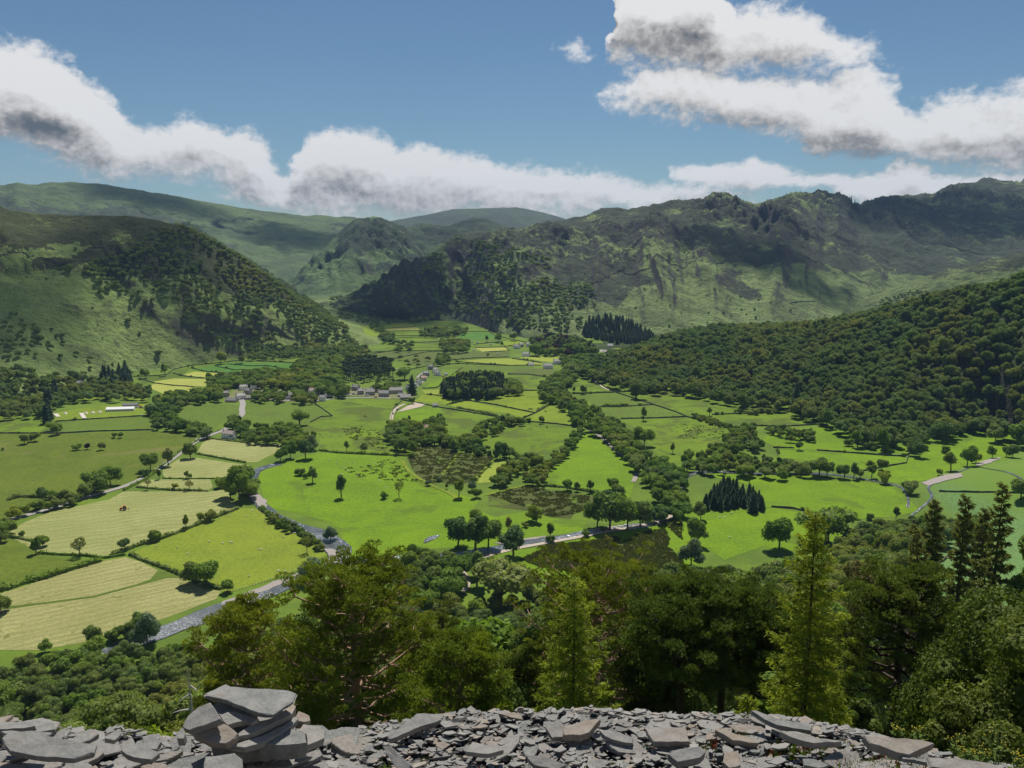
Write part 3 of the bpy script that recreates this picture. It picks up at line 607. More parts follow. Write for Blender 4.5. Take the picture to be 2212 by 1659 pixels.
road("A1540,1015 V460,450 V470,480 V455,520 V468,560 V440,590 A1480,1180 A1420,1222 A1340,1245 A1255,1285 A1180,1330 A1120,1385 A1000,1470 A920,1520 A820,1568 A740,1592 A560,1640 D340,5 D220,30 D100,70 D0,98 D-200,130", [7, 7, 7, 7, 7, 6, 6, 6, 6, 6, 6, 6, 6, 6, 6, 6, 6, 6, 6, 6, 6, 6])
road("E900,322 E960,300 E1080,270 E1160,254 E1340,222 E1500,195 E1700,155 E1850,130 E2000,100 E2120,60 F0,22 F60,-20", 4., TRACK, 'track')
road("B335,1150 B342,1110 B360,1080 B390,1060 B420,1048", 4, TRACK, 'track'); road("B1600,1216 B1650,1240 B1700,1278 B1760,1335 B1800,1375 B1860,1410", 4, GRAV, 'track'); road("B1910,1455 B1905,1500 B1880,1545", 4, GRAV, 'track')
road("B1595,870 B1640,905 B1700,950 B1770,975", 3, TRACK, 'track'); road("V650,445 V850,445 V1050,462 V1200,432 V1400,425 V1500,425 V1700,430", 5, TARM, 'lane')
road("V1690,190 V1760,185 V1830,180", 4, TARM, 'lane'); road("V1910,260 V1960,215 V1990,250 V1950,300 V1880,350 V1850,400", 4, TARM); road("E780,400 E820,430 E850,470 E830,510 E790,545", 3, TRACK, 'path')
road("C0,1275 C120,1290 C270,1305", 1.6, FM['yell'], 'path'); road("B400,1400 B440,1470 B500,1520 B600,1570 B740,1630 B760,1659", 3.5, FM['sheep'], 'dyke'); road("B750,1360 B745,1400 B700,1450 B660,1500", 3, FM['sheep'], 'dyke'); road("B985,1410 B920,1470 B870,1525", 2.5, FM['sheep'], 'dyke'); road("B940,1630 B1100,1590 B1180,1570", 2.5, FM['sheep'], 'dyke')
drape('yard', w2(pts("B440,1060 B490,1035 B560,1045 B530,1065 B420,1090 B370,1100")), TRACK, .4, step=5)
drape('yard', w2(pts("B1590,850 B1680,855 B1690,880 B1600,885")), TRACK, .4, step=5); drape('yard', w2(pts("B1640,712 B1680,700 B1715,704 B1700,716")), TARM, .4, step=5)
drape('yard', w2(pts("V300,470 V420,450 V560,440 V640,450 V1000,460 V1190,420 V1400,410 V1700,430 V1850,440 V1900,420 V1750,350 V1450,340 V1150,370 V900,380 V560,330 V420,330")), grassmat('village_ground', (.16, .18, .06), (.22, .21, .14), .3), .3, step=8)
# dry stone walls
m, g = newmat('dry_stone'); P = g.n('ShaderNodeNewGeometry').outputs['Position']; n1 = g.noise(P, 1.2, 4, .7)
finish(g, pbsdf(g, g.mix(n1, (.03, .032, .026), (.13, .125, .11)), .95, .1, bump=n1, bstr=.8, bdist=.2)); STONE = m
def wall(s_, label, h=1.5, w=.8, mat=None):
    pp = [Vector(p) for p in w2(pts(s_))]; fine = []
    for i in range(len(pp)-1):
        k = max(1, int((pp[i+1]-pp[i]).length/3)); fine += [pp[i].lerp(pp[i+1], j/k) for j in range(k)]
    fine.append(pp[-1]); v = []
    for i, p in enumerate(fine):
        d = (fine[min(i+1, len(fine)-1)]-fine[max(i-1, 0)]).normalized(); nn = Vector((-d.y, d.x)); z = zat(p.x, p.y); hh = h*rng.uniform(.8, 1.15)
        for a, b in ((-.5, -1.), (-.36, hh), (.36, hh), (.5, -1.)): v.append((p.x+nn.x*a*w+rng.uniform(-.1, .1), p.y+nn.y*a*w+rng.uniform(-.1, .1), z+b))
    f = [tuple(x) for x in gridfaces(len(fine), 4)[:, ::-1]]; k = (len(fine)-1)*4; f += [(3, 2, 1, 0), (k, k+1, k+2, k+3)]
    o = link('stone_wall', mesh('stone_wall', v, f, mat or STONE)); tag(o, label, 'wall', 'dry stone walls between the fields'); return o
WALLS = """A-100,1234 A380,1235 A620,1222 A980,1213|long dark dry stone wall along the top of the big dark meadow
A350,1160 A500,1150 A700,1137 A960,1121|dry stone wall below the marquee and tents
A2003,1042 A2060,1080 A2122,1125 A2050,1130 A1980,1165|bent dry stone wall with a corner beside the lone oak in the village meadow
A850,872 A1000,868 A1065,860 A1105,828 A1220,802 A1350,790 A1500,773 A1700,775 A1890,787|curving wall at the foot of the left fell above the terraced strips
A1105,850 A1160,868 A1320,884 A1430,885|dry stone wall between two pale hay plots below the left fell
A885,884 A985,914 A1100,930 A1232,937|dry stone wall under the topmost pale hay plot
A1370,805 A1500,832 A1560,828 A1640,838|lower terrace wall in the dark green strips
A1450,793 A1600,805 A1700,803 A1760,812 A1840,832|upper terrace wall in the dark green strips
A1225,818 A1300,838 A1440,850|short terrace wall at the left end of the dark green strips
B400,1022 B490,1038 B660,1072 B850,1102 B1040,1135|long wall from the farm past the small barn towards the middle hedge
B1040,1137 B1160,1145 B1260,1103|wall joining the middle hedge to the yellow green corner field
B560,985 B720,1005 B810,1026 B690,1052|wall around the small yellow field beside the village farm
B825,1025 B1000,1052 B1250,1105|straight wall below the dark conifer clump
B1350,1050 B1255,1105|short wall running down from the tree belt to the wall junction
B1190,1158 B1400,1176 B1512,1192|wall along the top of the round green field in the valley middle
B400,1030 B348,1080 B333,1150|wall beside the farm track curving down from the yard
B790,815 B740,850 B690,905 B620,945 B535,948|wall climbing between bright field and conifer clump
B745,777 B960,792 B1090,802 B1290,800|wall below the pale yellow field
B1105,757 B1200,770 B1290,784|wall between the two pale yellow fields by the white houses
B600,790 B720,768 B860,755 B1090,748|wall across the olive pasture above the yellow field
B1590,868 B1680,930 B1770,975 B2010,1052 B2150,1098 C60,1130 C200,1160|long diagonal wall running from the white farm towards the right wood
B1760,972 B1900,970 B2130,962 C60,990|wall along the foot of the near right wood field
B1495,984 B1755,974|hedgy wall under the first field below the white farm
B1618,1067 B1800,1066 B2010,1052|wall with a clipped thicket on it in the right fields
B1800,1142 B2000,1138 B2212,1130|wall across the right fields below the lone tree
B1080,858 B1200,858 B1365,880|curved wall around the brownish rough patch
B1165,962 B1272,962|short wall right of the conifer clump
B440,830 B600,800 B760,790 B1080,802|wall along the back of the long green strips
B340,762 B560,716 B700,712|wall climbing through the olive pasture from the left
B100,745 B330,710 B560,708 B700,705|wall across the valley above the olive pasture
B260,584 B520,578|wall below the far beige strip
B250,568 B390,560 B500,554|wall above the far beige strip
B250,546 B360,530 B480,528|wall at the far head of the strip fields
B350,612 B530,612 B650,618 B690,650|wall in front of the far green strips
B300,640 B410,624 B530,620|thin wall between far bright strips left of the copse
B460,658 B640,650|thin wall over the far bright square field
B740,606 B830,584 B960,585 B1000,610 B1080,630 B1200,655|curving wall over the dark green mown field by the far farm
B860,668 B1040,650 B1060,680 B1200,662|wall around the far yellow green field
B870,690 B1060,684 B1090,708 B930,716|wall around the small beige field
B1740,712 B1900,690 B1960,672 B2030,680|wall of the far field below the plantation
B1620,735 B1740,712 B1900,735|wall below the bright yellow far field
C612,1326 C745,1330|short wall left of the round bush in the right pasture
C890,1343 C1100,1358 C1300,1374 C1450,1382 C1490,1362 C1580,1350|long wall across the right pasture
C1472,1385 C1462,1425 C1330,1447 C1180,1476|bent wall below the long pasture wall on the right
C644,1330 C640,1380|tiny wall stub running down to the hedge on the right
C400,1186 C700,1190 C930,1176|wall below the upper right field
C220,1116 C450,1106 C560,1098 C720,1085|wall running left from the tall spruce at the wood edge
C200,1150 C310,1190|hedgy wall sloping towards the round thicket
C1670,1606 C1830,1610 C2000,1612 C2300,1618|wall crossing behind the dark larches on the right
F600,-6 F740,5 F880,35 F1020,60 F1170,82|curved wall between the two bright fields behind the tall larch
F1530,425 F1620,375 F1700,335 F1800,275 F1930,235 F2070,205|mossy wall climbing the bracken slope on the right
B1600,300 B1660,270 B1720,235 B1780,200 B1960,192 B2140,155 C440,118 C590,155 C700,125|intake wall high on the right fell
C740,118 C900,140 C1000,180 C1100,225 C1200,270 C1300,332|intake wall dropping across the far right fell
C720,405 C800,395 C880,392|short wall fragment on the lower right fell
A-50,130 A80,78 A150,82 A280,120 A420,150 A560,138 A720,132|wall undulating over the upper left fell
A600,40 A700,110 A800,160 A870,240|wall dropping down the wooded shoulder of the left fell
B-20,740 B60,722 B200,718 B330,712|wall along the left valley edge below the wood
A1850,745 A2000,738 A2110,745 A2200,720|wall on the slope above the village wood"""
for ln in WALLS.split('\n'):
    s_, lb = ln.split('|'); high = s_.startswith(('B1600,300', 'C740,118', 'C720,405', 'A-50,130', 'A600,40'))
    wall(s_, lb, 1.9 if high else 1.4, 1.4 if high else .7)
# ------------------------------------------------------------ trees
def leafmat(name, cols, trans=.42, sat=1., rough=.55, clump=1.1):
    m, g = newmat(name); rnd = g.n('ShaderNodeObjectInfo').outputs['Random']; P = g.n('ShaderNodeTexCoord').outputs['Object']
    rp = g.n('ShaderNodeValToRGB'); g.set(rp, 0, rnd); e = rp.color_ramp.elements
    e[0].position = 0; e[0].color = cols[0]+(1,); e[1].position = 1; e[1].color = cols[-1]+(1,)
    for i, c in enumerate(cols[1:-1]): x = e.new((i+1)/(len(cols)-1)); x.color = c+(1,)
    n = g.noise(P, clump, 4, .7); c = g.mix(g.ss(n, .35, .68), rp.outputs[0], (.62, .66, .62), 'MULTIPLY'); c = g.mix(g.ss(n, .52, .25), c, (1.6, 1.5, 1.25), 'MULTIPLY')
    wl = g.noise(g.n('ShaderNodeObjectInfo').outputs['Location'], .011, 3, .6); c = g.mix(g.ss(wl, .52, .66), c, (1.42, 1.14, .9), 'MULTIPLY'); c = g.mix(g.ss(wl, .46, .34), c, (.72, .85, .95), 'MULTIPLY')
    d = pbsdf(g, c, rough+.1, .12); t = g.n('ShaderNodeBsdfTranslucent'); g.set(t, 0, g.mix(1., c, (1.15, 1.25, .6), 'MULTIPLY'))
    mx = g.n('ShaderNodeMixShader', {0: trans}); g.L.new(d.outputs[0], mx.inputs[1]); g.L.new(t.outputs[0], mx.inputs[2]); finish(g, mx); return m
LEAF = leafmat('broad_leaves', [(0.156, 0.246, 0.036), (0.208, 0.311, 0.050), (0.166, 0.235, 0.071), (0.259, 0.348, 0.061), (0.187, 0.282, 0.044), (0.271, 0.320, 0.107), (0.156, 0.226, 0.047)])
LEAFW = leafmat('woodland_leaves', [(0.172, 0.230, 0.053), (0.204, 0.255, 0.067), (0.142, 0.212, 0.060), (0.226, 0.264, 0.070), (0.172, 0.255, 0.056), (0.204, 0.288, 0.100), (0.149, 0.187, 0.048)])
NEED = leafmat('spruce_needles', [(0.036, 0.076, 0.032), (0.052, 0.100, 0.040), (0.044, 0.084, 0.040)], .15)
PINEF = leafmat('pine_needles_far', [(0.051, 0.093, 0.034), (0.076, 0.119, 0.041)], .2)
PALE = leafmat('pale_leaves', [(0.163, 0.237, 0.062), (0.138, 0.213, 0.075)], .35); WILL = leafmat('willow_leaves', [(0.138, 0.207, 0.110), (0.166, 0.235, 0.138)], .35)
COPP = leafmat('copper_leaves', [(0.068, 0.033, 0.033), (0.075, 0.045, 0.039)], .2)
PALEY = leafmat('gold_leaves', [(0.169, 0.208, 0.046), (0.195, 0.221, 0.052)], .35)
BARK = simple('bark', (.10, .075, .055), .95, .4, 4.)
def ico(sub):
    import bmesh
    bm = bmesh.new(); bmesh.ops.create_icosphere(bm, subdivisions=sub, radius=1.); v = np.array([p.co[:] for p in bm.verts]); f = np.array([[q.index for q in p.verts] for p in bm.faces]); bm.free(); return v, f
ICO1, ICO2 = ico(1), ico(2)
def quads(c, nrm, size, rs, asp=1., up=None):
    """square leaf clumps: centres, normals, half sizes"""
    n = len(c); nrm = nrm/np.maximum(np.linalg.norm(nrm, axis=1, keepdims=True), 1e-6)
    a = np.cross(nrm, rs.normal(size=(n, 3)) if up is None else up); a /= np.maximum(np.linalg.norm(a, axis=1, keepdims=True), 1e-6); b = np.cross(nrm, a)
    s = np.asarray(size).reshape(-1, 1); a = a*s; b = b*s*asp
    v = np.stack([c-a-b*.6, c+a*.8-b, c+a+b*.7, c-a*.7+b], 1).reshape(-1, 3); return v, np.arange(n*4).reshape(n, 4)
def crown(seed, H=10., Rr=4.2, nq=900, qs=.36, lobes=12, base=.22, core=True, flat=.95, cs=.9):
    rs = np.random.RandomState(seed); V_, F4, F3 = [], [], []; cz = H*(base+1)/2; hz = H*(1-base)/2
    L = []
    for i in range(lobes):
        for _ in range(30):
            d = rs.normal(size=3); d /= np.linalg.norm(d); 
            if d[2] > -.55: break
        k = rs.uniform(.3, .82); lr = Rr*rs.uniform(.26, .5)
        L.append((np.array([d[0]*Rr*k, d[1]*Rr*k, cz+d[2]*hz*k*1.05]), lr))
    L.append((np.array([0, 0, cz]), Rr*.55)); C = np.array([l[0] for l in L]); LR = np.array([l[1] for l in L])
    p = LR**2/np.sum(LR**2); idx = rs.choice(len(L), int(nq*1.5), p=p)
    d = rs.normal(size=(len(idx), 3)); d[:, 2] = d[:, 2]*.9+.25; d /= np.linalg.norm(d, axis=1, keepdims=True)
    pos = C[idx]+d*(LR[idx]*rs.uniform(.82, 1.16, len(idx)))[:, None]*np.array([1, 1, flat])
    dist = np.linalg.norm(pos[:, None]-C[None], axis=2)/LR[None]; ok = (dist.min(1) > .78) & (pos[:, 2] > H*.08)
    pos, d = pos[ok][:nq], d[ok][:nq]
    v, f = quads(pos, d+rs.normal(size=d.shape)*.55, rs.uniform(.6, 1.3, len(pos))*qs, rs); V_.append(v); F4.append(f); o = len(v)
    if core:
        for c, r_ in zip(C, LR):
            iv, jf = ICO1 if core == 1 else ICO2
            vv = iv*(1+rs.uniform(-.16, .16, (len(iv), 1)))*r_*cs*np.array([1, 1, flat])+c; V_.append(vv); F3.append(jf+o); o += len(vv)
    return np.concatenate(V_), [tuple(q) for q in np.concatenate(F4)]+([tuple(q) for q in np.concatenate(F3)] if F3 else [])
def trunkmb(H, r, top=.6, limbs=5, seed=0, sp=.25):
    rs = random.Random(seed); t = MB(); t.tube([(0, 0, -1.2), (0, 0, 0), (rs.uniform(-.02, .02)*H, 0, H*.3), (rs.uniform(-.04, .04)*H, rs.uniform(-.03, .03)*H, H*top)], [r*1.5, r*1.15, r*.85, r*.35], 6)
    for i in range(limbs):
        a = i*6.283/limbs+rs.uniform(-.4, .4); z = H*rs.uniform(.2, .42); l = H*sp*rs.uniform(.8, 1.2)
        t.tube([(0, 0, z), (math.cos(a)*l*.5, math.sin(a)*l*.5, z+l*.5), (math.cos(a)*l, math.sin(a)*l, z+l*1.15)], [r*.5, r*.32, r*.12], 4)
    return t
def spruce(seed, H=12., Rr=2.6, nq=700, base=.06, sz=.3):
    rs = np.random.RandomState(seed); t = rs.uniform(0, 1, nq)**.75; t = 1-t*1.0; hh = base+(1-base)*t; w = (1-t)**.52
    tier = .75+.25*np.cos(t*H*3.2); a = rs.uniform(0, 6.283, nq); rad = Rr*w*tier*rs.uniform(.35, 1.08, nq)
    pos = np.stack([np.cos(a)*rad, np.sin(a)*rad, hh*H-rad*.25], 1); nr = np.stack([np.cos(a)*.5, np.sin(a)*.5, np.ones(nq)*.9], 1)+rs.normal(size=(nq, 3))*.35
    v, f = quads(pos, nr, rs.uniform(.7, 1.3, nq)*sz*(.5+.7*w), rs, 1.3)
    n = 9; cv = [(0, 0, H*.99)]; cf = []
    for k, tt in enumerate((.8, .5, .2, base)):
        for j in range(n): aa = j*6.283/n+k*.3; cv.append((math.cos(aa)*Rr*.62*(1-tt)**.85, math.sin(aa)*Rr*.62*(1-tt)**.85, H*tt))
    for j in range(n):
        cf.append((0, 1+j, 1+(j+1) % n))
        for k in range(3): cf.append((1+k*n+j, 1+(k+1)*n+j, 1+(k+1)*n+(j+1) % n, 1+k*n+(j+1) % n))
    o = len(v); return np.concatenate([v, np.array(cv)]), [tuple(q) for q in f]+[tuple(o+i for i in q) for q in cf]
def farpine(seed, H=12., nq=500):
    v, f = crown(seed, H, H*.24, nq, .3, 9, .5, 1, .6); return v, f
TREEMESH = {}                  # kind -> list of (crown mesh, trunk mesh, height)
def reg(kind, fn, n, mat, tr, H, nm):
    TREEMESH[kind] = []
    for i in range(n):
        v, f = fn(i); TREEMESH[kind].append((mesh(nm+'_crown', v, f, mat), mesh('trunk', tr(i).v, tr(i).f, BARK), H))
tr10 = lambda i: trunkmb(10, .26, seed=i)
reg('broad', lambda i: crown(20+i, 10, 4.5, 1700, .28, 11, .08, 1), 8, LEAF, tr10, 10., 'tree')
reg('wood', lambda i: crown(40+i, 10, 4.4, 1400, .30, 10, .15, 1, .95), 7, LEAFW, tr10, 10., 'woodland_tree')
reg('woodfar', lambda i: crown(60+i, 10, 4.6, 260, .62, 8, .2, 1), 5, LEAFW, tr10, 10., 'woodland_tree')
reg('woodnear', lambda i: crown(70+i, 10, 4.4, 6500, .15, 22, .2, 2, .85), 4, LEAFW, tr10, 10., 'woodland_tree')
reg('oak', lambda i: crown(80+i, 10, 5.8, 1800, .32, 18, .22, 1, .75), 2, LEAF, lambda i: trunkmb(10, .5, seed=i, limbs=8, sp=.33), 10., 'oak')
reg('tall', lambda i: crown(90+i, 10, 2.7, 1100, .27, 12, .18, 1, 1.2), 3, LEAF, tr10, 10., 'tree')
reg('sparse', lambda i: crown(100+i, 10, 3.6, 750, .24, 14, .32, False, .8), 3, PALEY, lambda i: trunkmb(10, .22, .75, 9, i, .3), 10., 'tree')
reg('pale', lambda i: crown(110+i, 10, 4.3, 1500, .28, 16, .25, 1), 2, PALE, lambda i: trunkmb(10, .28, .7, 8, i, .3), 10., 'ash')
reg('willow', lambda i: crown(115+i, 10, 4.8, 1500, .26, 14, .1, 1), 2, WILL, tr10, 10., 'willow')
reg('copper', lambda i: crown(120+i, 10, 4.4, 1300, .33, 12, .12, 1), 1, COPP, tr10, 10., 'copper')
reg('bush', lambda i: crown(130+i, 10, 5.6, 700, .6, 8, -.1, 1, .9), 3, LEAF, lambda i: trunkmb(10, .3, .4, 3, i), 10., 'bush')
reg('spruce', lambda i: spruce(140+i, 12, 3.3, 1100), 3, NEED, lambda i: trunkmb(12, .2, .9, 0), 12., 'spruce')
reg('pine', lambda i: farpine(150+i), 3, PINEF, lambda i: trunkmb(12, .2, .8, 4, i), 12., 'pine')
reg('larch', lambda i: spruce(155+i, 12, 2.5, 500, .15, .26), 2, leafmat('far_larch', [(.05, .06, .02), (.06, .068, .024)], .25), lambda i: trunkmb(12, .18, .95, 0), 12., 'larch')
NAMES = {'broad': ('broadleaf_tree', 'tree'), 'wood': ('woodland_tree', 'tree'), 'woodfar': ('woodland_tree', 'tree'), 'woodnear': ('woodland_tree', 'tree'), 'oak': ('oak_tree', 'tree'), 'tall': ('broadleaf_tree', 'tree'), 'sparse': ('open_crowned_tree', 'tree'),
         'pale': ('ash_tree', 'tree'), 'willow': ('willow_tree', 'tree'), 'copper': ('copper_beech', 'tree'), 'bush': ('bush', 'bush'), 'spruce': ('spruce_tree', 'conifer'), 'pine': ('scots_pine', 'pine'), 'larch': ('larch_tree', 'larch')}
PROTO = {}
def place_tree(kind, x, y, z, h, label, group=None, rz=None, wide=1.):
    vs = TREEMESH[kind]; i = rng.randrange(len(vs)); cm, tm, H0 = vs[i]; nm, cat = NAMES[kind]
    e = empty(nm, (x, y, z-.1), rng.uniform(0, 6.28) if rz is None else rz); s = h/H0; wide *= rng.uniform(.86, 1.2); e.scale = (s*wide, s*wide*rng.uniform(.9, 1.1), s)
    c = bpy.data.objects.new('crown', cm); COL.objects.link(c); c.parent = e
    t = bpy.data.objects.new('trunk', tm); COL.objects.link(t); t.parent = e
    tag(e, label, cat, group)
    PROTO.setdefault((kind, i), c); return e
PLACED = []                    # positions already taken
def free(x, y, r):
    for a, b, c in PLACED[-4000:]:
        if (a-x)**2+(b-y)**2 < (r+c)**2: return False
    return True
